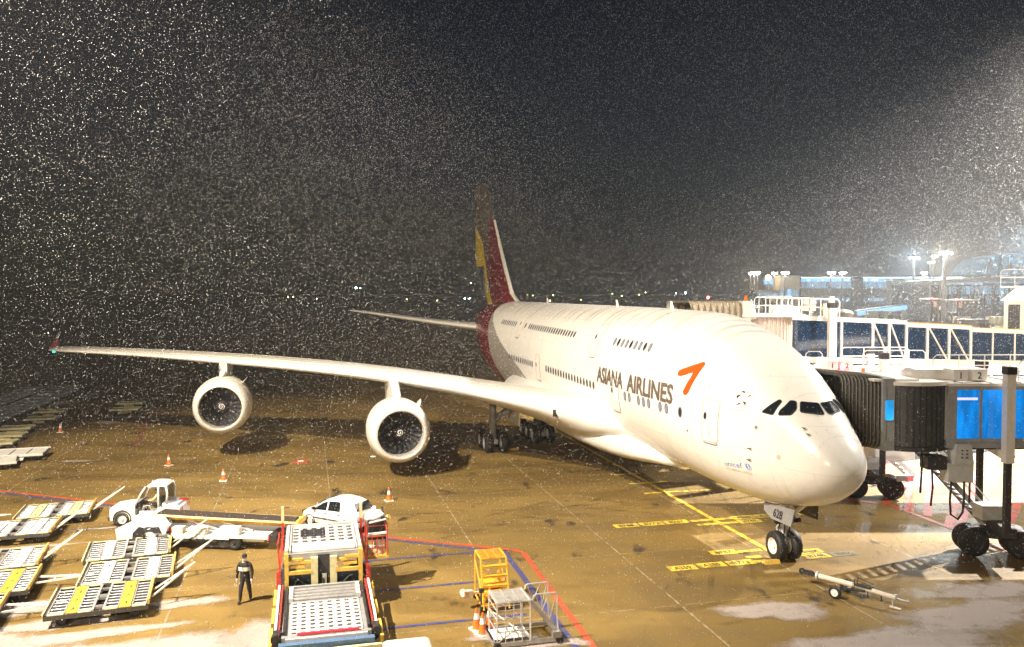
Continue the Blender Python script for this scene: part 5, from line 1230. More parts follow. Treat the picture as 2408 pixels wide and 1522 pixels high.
def head(parent, c, face, hat=True, mask=True, look=None):
    c = Vector(c); f = Vector(face).normalized(); s = Vector((f.y, -f.x, 0)).normalized(); mb = MB(); rs = []
    for z, rx, ry, ox in ((-.12, .035, .03, .03), (-.10, .058, .052, .022), (-.06, .078, .068, .008), (-.02, .088, .074, 0), (.03, .094, .077, -.004), (.07, .088, .074, -.008), (.10, .066, .058, -.012), (.118, .03, .028, -.012)):
        rs.append([c + Vector((0, 0, z)) + f * (ox + rx * math.cos(a)) + s * ry * math.sin(a) for a in np.linspace(0, 2 * math.pi, 18, endpoint=False)])
    mb.rings(rs, 0); h = mb.build('head', M['skin'], parent, smooth='all')
    mb = MB(); mb.add([c + f * .088 + Vector((0, 0, .01)), c + f * .084 + s * .014 + Vector((0, 0, -.03)), c + f * .084 - s * .014 + Vector((0, 0, -.03)), c + f * .112 + Vector((0, 0, -.026))], [(0, 1, 3), (0, 3, 2), (1, 2, 3), (0, 2, 1)]); mb.build('nose', M['skin'], h)
    for k in (1, -1):
        mb = MB(); mb.lathe([(-.012, .003), (0, .014), (.006, .003)], c + f * .080 + s * .03 * k + Vector((0, 0, .008)), f, 8); mb.build('eye', M['hair'], h)
        mb = MB(); mb.lathe([(-.01, .01), (0, .03), (.012, .022)], c + s * .078 * k + Vector((0, 0, -.01)), s * k, 8, cap0=True, cap1=True); mb.build('ear', M['skin'], h)
    mb = MB(); mb.bar(c + f * .082 + s * .022 + Vector((0, 0, -.058)), c + f * .082 - s * .022 + Vector((0, 0, -.058)), .008, .008); mb.build('mouth', M['red'], h)
    if mask:
        mb = MB(); mb.rings([[c + Vector((0, 0, z)) + f * (ox + rx * math.cos(a)) + s * ry * math.sin(a) for a in np.linspace(-1.35, 1.35, 12)] for z, rx, ry, ox in ((-.11, .062, .058, .02), (-.06, .098, .078, .008), (-.018, .100, .082, .004))], 0, False, False, closed=False); mb.build('face_mask', M['glove'], h, smooth='all')
    mb = MB()
    if hat:
        mb.rings([[c + Vector((0, 0, z)) + f * (ox + rx * math.cos(a)) + s * ry * math.sin(a) for a in np.linspace(0, 2 * math.pi, 18, endpoint=False)] for z, rx, ry, ox in ((.035, .102, .086, -.008), (.08, .106, .09, -.012), (.12, .085, .072, -.012), (.137, .04, .035, -.012))], 0); mb.add([c + Vector((0, 0, .045)) + f * .085 + s * .07, c + Vector((0, 0, .045)) + f * .085 - s * .07, c + Vector((0, 0, .03)) + f * .165 - s * .045, c + Vector((0, 0, .03)) + f * .165 + s * .045], [(0, 1, 2, 3)])
        mb.build('cap', M['uniform'], h, smooth=40)
    else:
        mb.rings([[c + Vector((0, 0, z)) + f * (ox + rx * math.cos(a)) + s * ry * math.sin(a) for a in np.linspace(0, 2 * math.pi, 18, endpoint=False)] for z, rx, ry, ox in ((.01, .070, .088, -.035), (.06, .098, .086, -.012), (.11, .080, .068, -.012), (.13, .035, .032, -.012))], 0); mb.build('hair', M['hair'], h, smooth='all')
    return h

per = thing('person', 'lone ground worker in dark uniform, pale chest vest and cap walking beside the cargo loader', 'person', (-10.02, 30.55, 0), R(-5)); per.scale = (1.05, 1.05, 1.03)
J = {'pelvis': ((0, .02, .93), (.175, .125)), 'waist': ((0, .01, 1.10), (.185, .135)), 'chest': ((0, 0, 1.32), (.205, .14)), 'neckbase': ((0, 0, 1.46), (.10, .08)), 'neck': ((0, -.01, 1.54), .055)}
E = [('pelvis', 'waist'), ('waist', 'chest'), ('chest', 'neckbase'), ('neckbase', 'neck')]
for k, s in (('l', 1), ('r', -1)):
    J[k + 'sh'] = ((s * .20, 0, 1.42), .078); J[k + 'el'] = ((s * .262, .03 * s, 1.14), .068); J[k + 'wrist'] = ((s * .27, -.05, .90), .038); E += [('neckbase', k + 'sh'), (k + 'sh', k + 'el'), (k + 'el', k + 'wrist')]
    hand_joints(J, E, k, J[k + 'wrist'][0], (s * .05, -.06, -1), (0, -1, 0), (-s, 0, 0))
J['lhip'] = ((.095, .02, .88), .10); J['lkn'] = ((.115, .10, .49), .082); J['lan'] = ((.13, .18, .11), .056); J['lto'] = ((.14, .02, .045), .042)
J['rhip'] = ((-.095, .02, .88), .10); J['rkn'] = ((-.12, -.10, .49), .082); J['ran'] = ((-.14, -.12, .09), .056); J['rto'] = ((-.15, -.30, .045), .042)
for k in 'lr': E += [('pelvis', k + 'hip'), (k + 'hip', k + 'kn'), (k + 'kn', k + 'an'), (k + 'an', k + 'to')]
def pk(a, b_):
    if b_.endswith('to') or b_.endswith('an') and False: return 3
    if any(x in b_ for x in ('hip', 'kn', 'an')) and 'palm' not in b_: return 0
    if 'palm' in b_ or b_[1:2] in 'ft' and len(b_) > 2 and b_[1] in 'ft': return 2
    if b_ == 'neck': return 4
    return 1
skinned(J, E, [M['uniform'], M['uniform_green'], M['glove'], M['black'], M['skin']], pk, 'body', per)
head(per, (0, -.015, 1.655), (.15, -1, 0), True, True)
mb = MB(); mb.rings([[(.222 * math.cos(a), .158 * math.sin(a) - .004, z) for a in np.linspace(math.pi * 1.04, math.pi * 1.96, 14)] for z in (1.20, 1.27, 1.34)], 0, False, False, closed=False)
mb.rings([[(.222 * math.cos(a), .158 * math.sin(a) + .004, z) for a in np.linspace(math.pi * .04, math.pi * .96, 14)] for z in (1.20, 1.34)], 0, False, False, closed=False); mb.build('vest', M['vest'], per, smooth='all')
mb = MB(); mb.box((0, -.168, 1.27), (.02, .01, .15)); mb.build('zip', M['uniform'], per)
mb = MB(); mb.lathe([(-.02, .17), (0, .172), (.05, .165)], (0, .01, .99), (0, 0, 1), 20); mb.v = [(x, (y - .01) * .72 + .01, z) for x, y, z in mb.v]; mb.build('jacket_hem', M['uniform_green'], per, smooth='all')

# tow tractor with driver ----------------------------------------------
tug = thing('tow_tractor', 'white baggage tow tractor with closed cab and driver behind the conveyor truck', 'tow tractor', (-18.32, 41.45, 0), math.pi + .10)
mb = MB(); mb.rings([[(x, y, z) for y, z in ((w, zb), (w, zt - .08), (w - .08, zt), (-w + .08, zt), (-w, zt - .08), (-w, zb))] for x, w, zb, zt in ((1.78, .60, .36, .84), (1.70, .70, .30, .93), (1.2, .74, .30, 1.0), (.55, .76, .30, 1.06), (.50, .76, .30, 1.06))], 0); mb.build('bonnet', M['veh_white'], tug, smooth=30)
mb = MB(); mb.box((-.25, 0, .42), (1.5, 1.5, .24)); mb.box((-.25, .70, .62), (1.1, .12, .24)); mb.rings([[(x, y, z) for y, z in ((.76, .34), (.76, zt - .08), (.62, zt), (-.62, zt), (-.76, zt - .08), (-.76, .34))] for x, zt in ((-.80, 1.12), (-1.35, 1.02), (-1.62, .84), (-1.70, .6))], 0); mb.build('rear_body', M['veh_white'], tug, smooth=30)
mb = MB(); mb.prism([(-1.0, -.5), (-1.5, -.5), (-1.5, .5), (-1.0, .5)], 1.08, 1.10); mb.v = [(x, y, z - .18 * (-(x + 1.0))) for x, y, z in mb.v]; mb.build('rear_panel', mat('pale_blue_panel', (.45, .5, .62), .4), tug)
mb = MB(); rs = []
for z, xf, xr, w in ((1.92, .02, -.98, .60), (2.02, -.10, -.92, .57), (2.08, -.25, -.80, .48)): rs.append([(x, y, z) for x, y in rrect(xf - xr, 2 * w, .12, 3, (xf + xr) / 2, 0)])
mb.rings(rs, 0); mb.build('cab_roof', M['veh_white'], tug, smooth=50)
for s in (1, -1):
    for P in ([(.50, s * .70, 1.02), (.26, s * .66, 1.55), (.02, s * .60, 1.94)], [(-.62, s * .72, .55), (-.60, s * .66, 1.5), (-.58, s * .60, 1.96)], [(-1.0, s * .68, 1.08), (-1.02, s * .64, 1.6), (-.95, s * .58, 1.96)]):
        mb = MB(); mb.tube(P, .05, 6); mb.build('cab_pillar', M['veh_white'], tug, smooth='all')
    g = MB(); g.add([(-.66, s * .70, 1.12), (-.97, s * .68, 1.12), (-.93, s * .60, 1.92), (-.62, s * .61, 1.92)], [(0, 1, 2, 3)]); g.build('cab_glass', M['glass_clear'] if 'glass_clear' in M else M.setdefault('glass_clear', glass('tinted_glass', (.02, .025, .025), .05, .55)), tug)
g = MB(); g.add([(.47, .64, 1.08), (.47, -.64, 1.08), (.02, -.55, 1.92), (.02, .55, 1.92)], [(0, 1, 2, 3)]); g.build('windscreen', M['glass_clear'], tug)
g = MB(); g.add([(-1.02, .6, 1.12), (-1.02, -.6, 1.12), (-.96, -.55, 1.9), (-.96, .55, 1.9)], [(0, 1, 2, 3)]); g.build('rear_window', M['glass_clear'], tug)
mb = MB(); mb.box((-.48, .2, .85), (.4, .45, .12)); mb.box((-.68, .2, 1.1), (.10, .45, .5)); mb.build('seat', M['black'], tug)
mb = MB(); mb.box((.36, 0, .98), (.2, 1.3, .25)); mb.build('dashboard', M['black'], tug)
mb = MB(); mb.tube([Vector((.12, .22, 1.12)) + Matrix.Rotation(R(55), 3, 'Y') @ Vector((.17 * math.cos(a), .17 * math.sin(a), 0)) for a in np.linspace(0, 2 * math.pi, 16, endpoint=False)], .015, 5, closed=True); mb.cyl((.12, .22, 1.12), (.3, .22, .95), .02, 6); mb.build('steering_wheel', M['black'], tug)
mb = MB(); mb.tube([(.15, .74, .62), (.10, .75, 1.0), (-.22, .75, 1.02), (-.30, .74, .64)], .022, 5); mb.build('grab_rail', M['veh_white'], tug)
mb = MB(); mb.lathe([(0, .08), (.02, .09), (.03, .01)], (-.98, .60, 1.86), (0, 1, 0), 14); mb.build('round_badge', M['livery_blue'], tug)
for s in (1, -1):
    for x in (1.12, -.98): wheel(tug, (x, s * .66, .36), .36, .24, hub='lgrey'); mb = MB(); mb.lathe([(-.14, .44), (.03, .44), (.03, .39), (-.14, .39)], (x, s * .75, .38), (0, s, 0), 22); mb.build('wheel_arch', M['black'], tug)
    mb = MB(); mb.cyl((1.76, s * .5, .72), (1.80, s * .5, .72), .08, 12); mb.build('headlight', M['glass_dark'], tug); mb = MB(); mb.box((-1.72, s * .6, .8), (.03, .1, .2)); mb.build('tail_light', M['red'], tug)
mb = MB(); mb.bar((-1.7, -.6, .98), (-1.35, -.2, 1.08), .03, .12); mb.build('red_stripe', M['red'], tug)
mb = MB(); mb.box((1.80, 0, .36), (.08, 1.3, .16)); mb.build('bumper', M['dark'], tug)
drv = thing('person', 'seated driver in a cream jacket holding the wheel inside the tow tractor cab', 'person', (-18.32, 41.45, 0), math.pi + .10)
J = {'pelvis': ((-.45, .22, .98), (.13, .12)), 'waist': ((-.46, .22, 1.12), (.13, .11)), 'chest': ((-.45, .22, 1.32), (.15, .12)), 'neckbase': ((-.43, .22, 1.44), (.09, .08)), 'neck': ((-.41, .22, 1.51), .05)}
E = [('pelvis', 'waist'), ('waist', 'chest'), ('chest', 'neckbase'), ('neckbase', 'neck')]
for k, s in (('l', 1), ('r', -1)):
    y = .22 + s * .18; J[k + 'sh'] = ((-.43, y, 1.40), .07); J[k + 'el'] = ((-.25, y + s * .05, 1.20), .05); J[k + 'wrist'] = ((.02, .22 + s * .13, 1.20), .032); E += [('neckbase', k + 'sh'), (k + 'sh', k + 'el'), (k + 'el', k + 'wrist')]
    hand_joints(J, E, k, J[k + 'wrist'][0], (1, 0, .1), (0, 0, 1), (0, -s, 0))
    J[k + 'hip'] = ((-.40, .22 + s * .09, .96), .085); J[k + 'kn'] = ((.03, .22 + s * .10, .98), .062); J[k + 'an'] = ((.16, .22 + s * .10, .66), .042); J[k + 'to'] = ((.30, .22 + s * .10, .60), .04); E += [('pelvis', k + 'hip'), (k + 'hip', k + 'kn'), (k + 'kn', k + 'an'), (k + 'an', k + 'to')]
skinned(J, E, [M['uniform'], M['parka'], M['skin'], M['black'], M['skin']], pk, 'body', drv); head(drv, (-.40, .22, 1.63), (1, .1, 0), False, False)

# conveyor belt loader --------------------------------------------------
bl = thing('belt_loader', 'long white conveyor truck with black belt between yellow rails, in front of the tow tractor', 'belt loader', (-14.05, 37.75, 0), math.pi - .10)
mb = MB(); mb.box((-.2, 0, .62), (6.0, 1.7, .14)); mb.box((-.2, 0, .45), (5.4, 1.1, .22)); mb.build('chassis', M['veh_white'], bl)
mb = MB(); mb.box((-.1, .87, .55), (2.6, .06, .10)); mb.build('side_skirt', M['veh_white'], bl)
mb = MB(); mb.prism([(3.85, .25), (3.95, .85), (3.35, 1.12), (2.9, 1.12), (2.95, .62), (3.15, .42), (3.2, .25)], -.95, .95, M=Matrix.Rotation(R(90), 4, 'X')); mb.build('front_body', M['veh_white'], bl)
mb = MB(); mb.prism([(2.9, 1.12), (2.55, 1.42), (1.75, 1.45), (1.45, 1.05), (1.55, .7), (1.9, .68), (2.15, 1.0), (2.5, 1.0), (2.75, .7), (2.95, .7)], -.95, -.62, M=Matrix.Rotation(R(90), 4, 'X')); mb.build('operator_cowl', M['veh_white'], bl)
mb = MB(); mb.prism([(1.7, .72), (2.1, .72), (2.3, .98), (1.85, 1.02)], -.965, -.93, M=Matrix.Rotation(R(90), 4, 'X')); mb.box((2.85, -.4, .7), (.5, .8, .35)); mb.build('cockpit_recess_shade', M['black'], bl)  # black shapes stand for the shaded inside of the cowl opening
mb = MB(); mb.prism([(3.12, .36), (3.10, .70), (2.80, 1.0), (2.58, .96), (2.52, .36)], -.972, -.955, M=Matrix.Rotation(R(90), 4, 'X')); mb.build('step_recess_shade', M['black'], bl)  # flat black panel paints the dark of the step opening
mb = MB(); mb.lathe([(-.12, .44), (.03, .44), (.03, .38), (-.12, .38)], (1.65, .86, .36), (0, 1, 0), 22); mb.build('wheel_arch', M['black'], bl)
for x_ in (.55, -.05, -.65): mb = MB(); mb.box((x_, .88, .44), (.42, .05, .14)); mb.build('tool_locker', M['dark'], bl)
mb = MB(); mb.box((2.15, .2, .85), (.5, .5, .3)); mb.box((1.95, .2, 1.15), (.12, .5, .4)); mb.build('seat', M['black'], bl)
mb = MB(); mb.tube([(2.9, .9, .3), (2.95, .9, 1.05), (2.3, .9, 1.12)], .025, 5); mb.build('grab_rail', M['veh_white'], bl)
for x in (1.65, -1.6):
    for s in (1, -1): wheel(bl, (x, s * .72, .34), .34, .24, hub='reflect' if x > 0 else 'dark')
B0, B1 = Vector((2.15 - .0, -.55, 1.37)), Vector((-4.15, -.55, 1.18)); ux = (B1 - B0).normalized()
B0 = Vector((2.3, -.15, 1.40)); B1 = Vector((-4.1, -.15, 1.20)); up = Vector((0, 0, 1))
mb = MB(); mb.bar(B0, B1, .84, .06, up=up); n = 1; mb.cyl(B0 - Vector((0, .36, 0)), B0 + Vector((0, .36, 0)), .06, 12); mb.cyl(B1 - Vector((0, .36, 0)), B1 + Vector((0, .36, 0)), .06, 12); mb.build('conveyor_belt', mat('belt_rubber', (.05, .035, .03), .75, 0, .4, 6), bl)
for s in (1, -1):
    mb = MB(); mb.bar(B0 + Vector((.25, s * .46, -.03)), B1 + Vector((-.3, s * .46, -.03)), .06, .09, up=up); mb.build('belt_rail', M['dolly_rim'], bl)
mb = MB(); mb.bar(B0 + Vector((-.5, .30, -.17)), B1 + Vector((.2, .30, -.17)), .08, .14, up=up); mb.bar(B0 + Vector((-.5, -.30, -.17)), B1 + Vector((.2, -.30, -.17)), .08, .14, up=up)
for i in range(9): p = B0.lerp(B1, .1 + i * .1) - Vector((0, 0, .17)); mb.bar(p + Vector((0, .3, 0)), p - Vector((0, .3, 0)), .05, .1)
mb.build('boom_frame', M['orange_yellow'], bl)
mb = MB(); mb.cyl(B0 + Vector((.35, .5, -.02)), B0 + Vector((.35, .38, -.02)), .12, 16); mb.cyl(B0 + Vector((.35, -.5, -.02)), B0 + Vector((.35, -.38, -.02)), .12, 16); mb.build('end_roller', M['veh_white'], bl)
mb = MB(); mb.box(B1 + Vector((-.28, 0, -.02)), (.12, .95, .22)); mb.build('rubber_buffer', M['yellow'], bl)
for x, w in ((-1.4, .9), (.1, .9), (1.05, .5)):
    mb = MB(); mb.box((x, .66, .84), (w, .36, .28 if x != -1.4 else .40)); mb.build('equipment_locker', M['cream'] if x > .5 else M['veh_white'], bl)
mb = MB(); mb.prism([(-.12, 0), (.12, 0), (.05, .3)], -.02, .02, M=Matrix.Translation((1.42, .7, .70)) @ Matrix.Rotation(R(90), 4, 'X')); mb.build('warning_triangle', M['red'], bl)
for x0_, x1_ in ((-.6, .9), (-2.2, -.7)): mb = MB(); mb.cyl((x0_, .1, .7), (x1_, .1, 1.12), .07, 10); mb.build('lift_cylinder', M['steel'], bl)
mb = MB(); mb.box((-.7, .55, .30), (1.5, .5, .34)); mb.build('battery_box', M['dark'], bl)
mb = MB(); mb.box((-3.18, .72, .58), (.06, .16, .20)); mb.build('tail_light', M['tail_red'], bl); mb = MB(); mb.box((-3.35, .1, .55), (.4, 1.3, .3)); mb.build('rear_frame', M['dark'], bl)
# ------------------------------------------------------------------ cargo loader, stands, towbar
M['red_dark'] = mat('dark_red_paint', (.32, .04, .03), .45, 0, .3, 5)
LX = Vector((.971, .2387, 0)); LR = math.atan2(.2387, .971)
ld = thing('cargo_loader', 'big cargo loader with two perforated white platforms, yellow columns and red side rails', 'cargo loader', (-5.80, 25.4, 0), LR)
M['plate_white'] = mat('platform_white', (.66, .64, .62), .45, .1, .28, 2.2)
mb = MB()
for k in range(10):
    a0 = 2 * math.pi * k / 10; mb.v.append((.085 * math.cos(a0), .075 * math.sin(a0), .006))
mb.f.append(tuple(range(10))); mb.m.append(0); mb.lathe([(-.02, .02), (0, .022), (.014, .015), (.018, .002)], (0, 0, .004), (0, 0, 1), 10, 1); CAST = mb.mesh('caster', [M['livery_black'], M['grey']], smooth=30)
mb = MB(); mb.box((0, 2.1, .86), (2.75, 4.3, .22)); fp = mb.build('lower_platform', M['bridge_grey'], ld)
for x in (-.57, .57): mb = MB(); mb.box((x, 1.42, .985), (1.12, 2.75, .03)); mb.build('deck_plate', M['plate_white'], fp)
for i in range(8):
    for j in range(9): put(CAST, 'caster', fp, (-1.0 + i * .2857, .18 + j * .31, 1.0), (0, 0, 0), (1, 1, 1))
for k in range(4):
    mb = MB(); mb.cyl((-1.08, 3.0 + k * .30, 1.01), (1.08, 3.0 + k * .30, 1.01), .085, 16); mb.build('deck_roller', M['steel'], fp, smooth=40)
    for s in (-1, 1): mb = MB(); mb.box((s * 1.14, 3.0 + k * .30, 1.02), (.14, .24, .2)); mb.build('roller_bearing', M['plate_white'], fp)
mb = MB(); mb.box((0, 4.22, .99), (2.5, .12, .16)); mb.box((0, 2.83, .99), (2.4, .06, .05)); mb.build('end_beam', M['bridge_grey'], fp)
mb = MB(); mb.box((.05, .02, 1.03), (1.9, .06, .07)); mb.build('red_stop_bar', mat('pink_red_paint', (.75, .06, .10), .4), fp)
mb = MB(); mb.box((0, -.14, .90), (2.5, .12, .14)); mb.build('white_edge_bar', M['lgrey'], fp)
mb = MB(); mb.box((0, -.33, .78), (2.9, .24, .22)); mb.build('front_beam', M['blue'], fp)
for s in (-1, 1):
    x = s * 1.45
    mb = MB(); mb.bar((s * 1.30, .1, 1.05), (s * 1.30, 4.2, 1.05), .07, .1); mb.build('guide_rail', M['dark'], fp)
    mb = MB(); mb.bar((x, .05, 1.02), (x, 4.3, 1.10), .045, .08); mb.build('side_rail', M['red'], fp)
    mb = MB(); mb.bar((s * 1.57, .05, .95), (s * 1.57, 4.4, 1.05), .08, .1); mb.build('side_rail', M['reflect'], fp)
    for a, b_ in ((-.2, .9), (1.6, 2.6), (3.2, 4.4)): mb = MB(); mb.bar((s * 1.70, a, .72), (s * 1.70, b_, .84), .09, .22); mb.build('side_panel', M['yellow'], fp)
    mb = MB(); mb.cyl((s * 1.55, -.1, .95), (s * 1.55, .15, .95), .14, 12); mb.box((s * 1.5, .25, .98), (.22, .3, .18)); mb.build('hinge_block', M['dark'], fp)
    mb = MB(); mb.bar((s * 1.45, .6, .55), (s * 1.45, 7.9, .6), .22, .3); mb.build('chassis_beam', M['dark'], ld)
    for y in (1.3, 5.6, 7.2): wheel(ld, (s * 1.35, y, .42), .42, .3, hub='dark')
mb = MB(); mb.box((.9, -.62, .55), (1.5, .14, .42)); mb.box((-.9, -.62, .5), (1.2, .12, .36)); bp_ = mb.build('front_bumper', M['dolly_rim'], ld)
text_put('MS', .26, M['livery_black'], 'fleet_lettering', bp_, Matrix.Translation((1.05, -.694, .58)) @ Matrix.Rotation(R(90), 4, 'X'), bold=.02)
# lift frame between the platforms
for x in (-.34, .34): mb = MB(); mb.box((x, 4.62, 1.10), (.24, .2, 1.7)); mb.build('centre_column', M['dolly_rim'], ld)
for s in (-1, 1):
    mb = MB(); mb.box((s * 1.32, 4.62, 1.2), (.14, .22, 1.9)); mb.build('outer_column', M['yellow'], ld)
    mb = MB(); mb.box((s * .84, 4.56, 1.45), (.86, .10, .13)); mb.build('cross_beam', M['yellow'], ld)
    for zz, xx, w_ in ((1.62, .95, .5), (1.78, .62, .45), (1.88, 1.0, .5)): mb = MB(); mb.box((s * xx, 4.75, zz), (w_, .16, .09)); mb.build('hydraulic_bracket', M['yellow'] if (zz * 10) % 2 else M['dolly_rim'], ld)
    for k in range(3): mb = MB(); mb.cyl((s * (.56 + .28 * k), 4.62, .6), (s * (.5 + .28 * k), 5.1, 1.3), .07, 10); mb.build('lift_cylinder', M['steel'] if k == 1 else M['dark'], ld, smooth=30)
    mb = MB(); mb.box((s * .84, 4.80, .95), (.84, .3, .7)); mb.build('engine_housing', mat('blue_black_housing', (.03, .05, .075), .3, .3, .3, 6), ld)
    mb = MB(); mb.tube([(s * .6, 4.5, .62), (s * .65, 4.48, 1.0), (s * .95, 4.5, 1.25), (s * 1.1, 4.5, .9)], .025, 6); mb.build('hydraulic_hose', M['black'], ld)
mb = MB(); mb.box((0, 4.9, 1.2), (.42, .4, 1.6)); mb.build('mast_recess', M['dark'], ld)
mb = MB(); mb.cyl((0, 4.66, .7), (0, 4.66, 1.35), .10, 14); mb.build('main_cylinder', M['chrome'], ld, smooth=30)
# upper (bridge) platform
mb = MB(); mb.box((0, 6.45, 1.96), (2.8, 3.4, .24)); up_ = mb.build('bridge_platform', M['bridge_grey'], ld)
mb = MB(); mb.box((.0, 6.95, 2.095), (2.45, 2.35, .03)); mb.build('deck_plate', M['plate_white'], up_)
mb = MB(); mb.box((-.38, 7.2, 2.114), (.95, 1.0, .012)); mb.build('worn_patch', M['dark'], up_)
for i in range(7):
    for j in range(5): put(CAST, 'caster', up_, (-1.02 + i * .34, 6.1 + j * .42, 2.123), (0, 0, 0), (1.35, 1.35, 1))
for k in range(3): mb = MB(); mb.cyl((-1.12, 4.95 + k * .28, 2.12), (1.12, 4.95 + k * .28, 2.12), .085, 16); mb.build('deck_roller', M['plate_white'], up_, smooth=40)
for s in (-1, 1):
    mb = MB(); mb.bar((s * 1.32, 4.8, 2.14), (s * 1.32, 8.15, 2.14), .12, .14); mb.build('guide_rail', M['plate_white'], up_)
    mb = MB(); mb.bar((s * 1.20, 4.8, 2.13), (s * 1.20, 8.1, 2.13), .05, .1); mb.build('guide_rail', M['lgrey'], up_)
mb = MB(); mb.box((-.55, 8.2, 2.12), (1.6, .14, .14)); mb.box((.7, 8.3, 2.12), (1.2, .14, .12)); mb.build('end_bar', M['plate_white'], up_)
mb = MB()
for k in range(9): mb.box((-1.1 + k * .27, 4.78, 1.84), (.12, .06, .10))
mb.build('bolt_row', M['steel'], up_)
# red masts, rails and the operator's cage
for s, y0, y1, z in ((-1, 4.6, 8.3, 1.35), (1, 4.6, 8.3, 1.35)):
    mb = MB(); mb.bar((s * 1.60, y0, 1.5), (s * 1.60, y0, .5), .10, .16); mb.bar((s * 1.56, y0 - .1, 1.5), (s * 1.56, y1, 1.7), .07, .14); mb.build('red_side_beam', M['red'], ld)
    mb = MB(); mb.bar((s * 1.55, 8.1, 1.2), (s * 1.55, 8.1, 2.35), .10, .10); mb.build('corner_post', M['red'], ld)
    mb = MB(); mb.bar((s * 1.55, 8.1, 2.35), (s * 1.55, 8.1, 3.0), .11, .11); mb.build('guard_post', M['dolly_rim'], ld)
mb = MB(); mb.tube([(-1.55, 4.7, 1.4), (-1.62, 4.7, 2.5), (-1.6, 6, 2.55)], .03, 6); mb.build('hand_grip', M['red'], ld)
cg = MB(); cg.box((2.05, 6.6, 1.30), (.85, 1.1, .10)); cg = cg.build('operator_deck', M['yellow'], ld)
for (x, y) in ((1.66, 6.1), (2.45, 6.1), (2.45, 7.1), (1.66, 7.1)): mb = MB(); mb.cyl((x, y, 1.3), (x, y, 2.55), .028, 6); mb.build('cage_post', M['red'], cg)
for z in (1.65, 2.1, 2.52):
    mb = MB(); mb.tube([(1.66, 6.1, z), (2.45, 6.1, z), (2.45, 7.1, z), (1.66, 7.1, z)], .017, 6); mb.build('cage_rail', M['red_dark'], cg)
for x in (1.86, 2.06, 2.26): mb = MB(); mb.cyl((x, 6.1, 1.35), (x, 6.1, 2.1), .018, 5); mb.build('cage_bar', M['red'], cg)
for x, z in ((1.85, 1.5), (2.2, 1.5), (2.1, 1.82)): mb = MB(); mb.box((x, 6.5, z), (.3, .3, .26)); mb.build('control_box', M['cream'], cg)
mb = MB(); mb.box((2.05, 6.3, 2.0), (.7, .12, .1)); mb.box((2.05, 6.6, 2.35), (.62, .5, .55)); mb.build('control_console', M['black'], cg)
mb = MB(); mb.bar((1.75, 6.25, 2.62), (2.42, 6.3, 2.72), .06, .05); mb.bar((1.7, 6.2, 2.18), (2.42, 6.2, 2.22), .08, .08); mb.build('white_guard_bar', M['reflect'], cg)
mb = MB(); rs = []
rnd = random.Random(4)
for z, r_ in ((2.62, .30), (2.75, .36), (2.88, .33), (2.98, .2), (3.02, .05)):
    rs.append([(2.0 + r_ * 1.15 * math.cos(a) * (1 + rnd.uniform(-.12, .12)), 6.65 + r_ * .85 * math.sin(a) * (1 + rnd.uniform(-.12, .12)), z + rnd.uniform(-.03, .03)) for a in np.linspace(0, 2 * math.pi, 16, endpoint=False)])
mb.rings(rs, 0); mb.build('console_cover', mat('plastic_sheet', (.75, .75, .74), .35, bump=.6, bscale=9), cg, smooth='all')
mb = MB(); mb.bar((2.38, 6.35, 2.6), (2.30, 6.75, 3.1), .05, .05); mb.box((2.30, 6.45, 2.75), (.16, .2, .12)); mb.build('joystick_box', M['black'], cg)
mb = MB(); mb.lathe([(0, .10), (.06, .12), (.16, .06), (.18, .01)], (2.55, 6.9, 2.55), (0, 0, 1), 12); mb.build('beacon', M['yellow'], cg)


# amber work steps
os_ = thing('work_steps', 'amber wheeled work steps with grated top platform behind the silver work stand', 'work steps', (-1.03, 29.40, 0), LR)
def steps(root, matl, w, d, h, nst, y0=.1, slope=.55):
    for x in (0, w):
        mb = MB(); mb.cyl((x, 0, .12), (x, slope, h), .035, 6); mb.cyl((x, d + slope, .12), (x, d + slope, h), .035, 6); mb.cyl((x, 0, .14), (x, d + slope, .14), .035, 6); mb.cyl((x, .1, .3), (x, d + slope, h * .8), .025, 6); mb.build('side_frame', M[matl], root)
    mb = MB(); mb.tube([(0, slope, h), (w, slope, h), (w, d + slope, h), (0, d + slope, h)], .04, 6, closed=True); mb.build('platform_rim', M[matl], root)
    for i in range(3):
        mb = MB(); x0 = .03 + i * (w - .06) / 3; ww = (w - .06) / 3
        mb.bar((x0, slope, h), (x0, d + slope, h), .03, .03)
        for k in range(9): y = slope + .06 + k * (d - .1) / 8; mb.bar((x0, y, h + .005), (x0 + ww - .02, y, h + .005), .03, .02)
        mb.build('platform_grating', M[matl], root)
    for i in range(nst):
        t = (i + .8) / (nst + .6); mb = MB(); mb.box((w / 2, slope * t + .06, h * t), (w - .06, .24, .035)); mb.box((w / 2, slope * t - .05, h * t - .03), (w - .06, .02, .07)); mb.build('step', M[matl], root)
steps(os_, 'orange_yellow', .95, 1.05, 1.82, 5)
mb = MB(); mb.cyl((.05, .3, .35), (.9, 1.3, 1.2), .025, 6); mb.cyl((.9, 1.5, .3), (.05, 1.5, 1.3), .025, 6); mb.build('cross_brace', M['orange_yellow'], os_)
mb = MB(); mb.box((.5, .9, .42), (.8, .7, .3)); mb.box((.5, 1.0, .75), (.85, .5, .2)); mb.build('tool_tray', M['orange_yellow'], os_)
for x in (0, .95):
    for y in (.05, 1.55): wheel(os_, (x, y, .13), .13, .08, hub='dark')
ta = MB(); ta.bar((0, .95, .45), (-.35, .75, .5), .08, .08); ta.bar((-.3, .78, .5), (-.62, .62, .55), .2, .24); ta.cyl((-.62, .60, .62), (-.70, .56, .62), .14, 12); ta.build('tow_arm', M['cream'], os_, smooth=30)
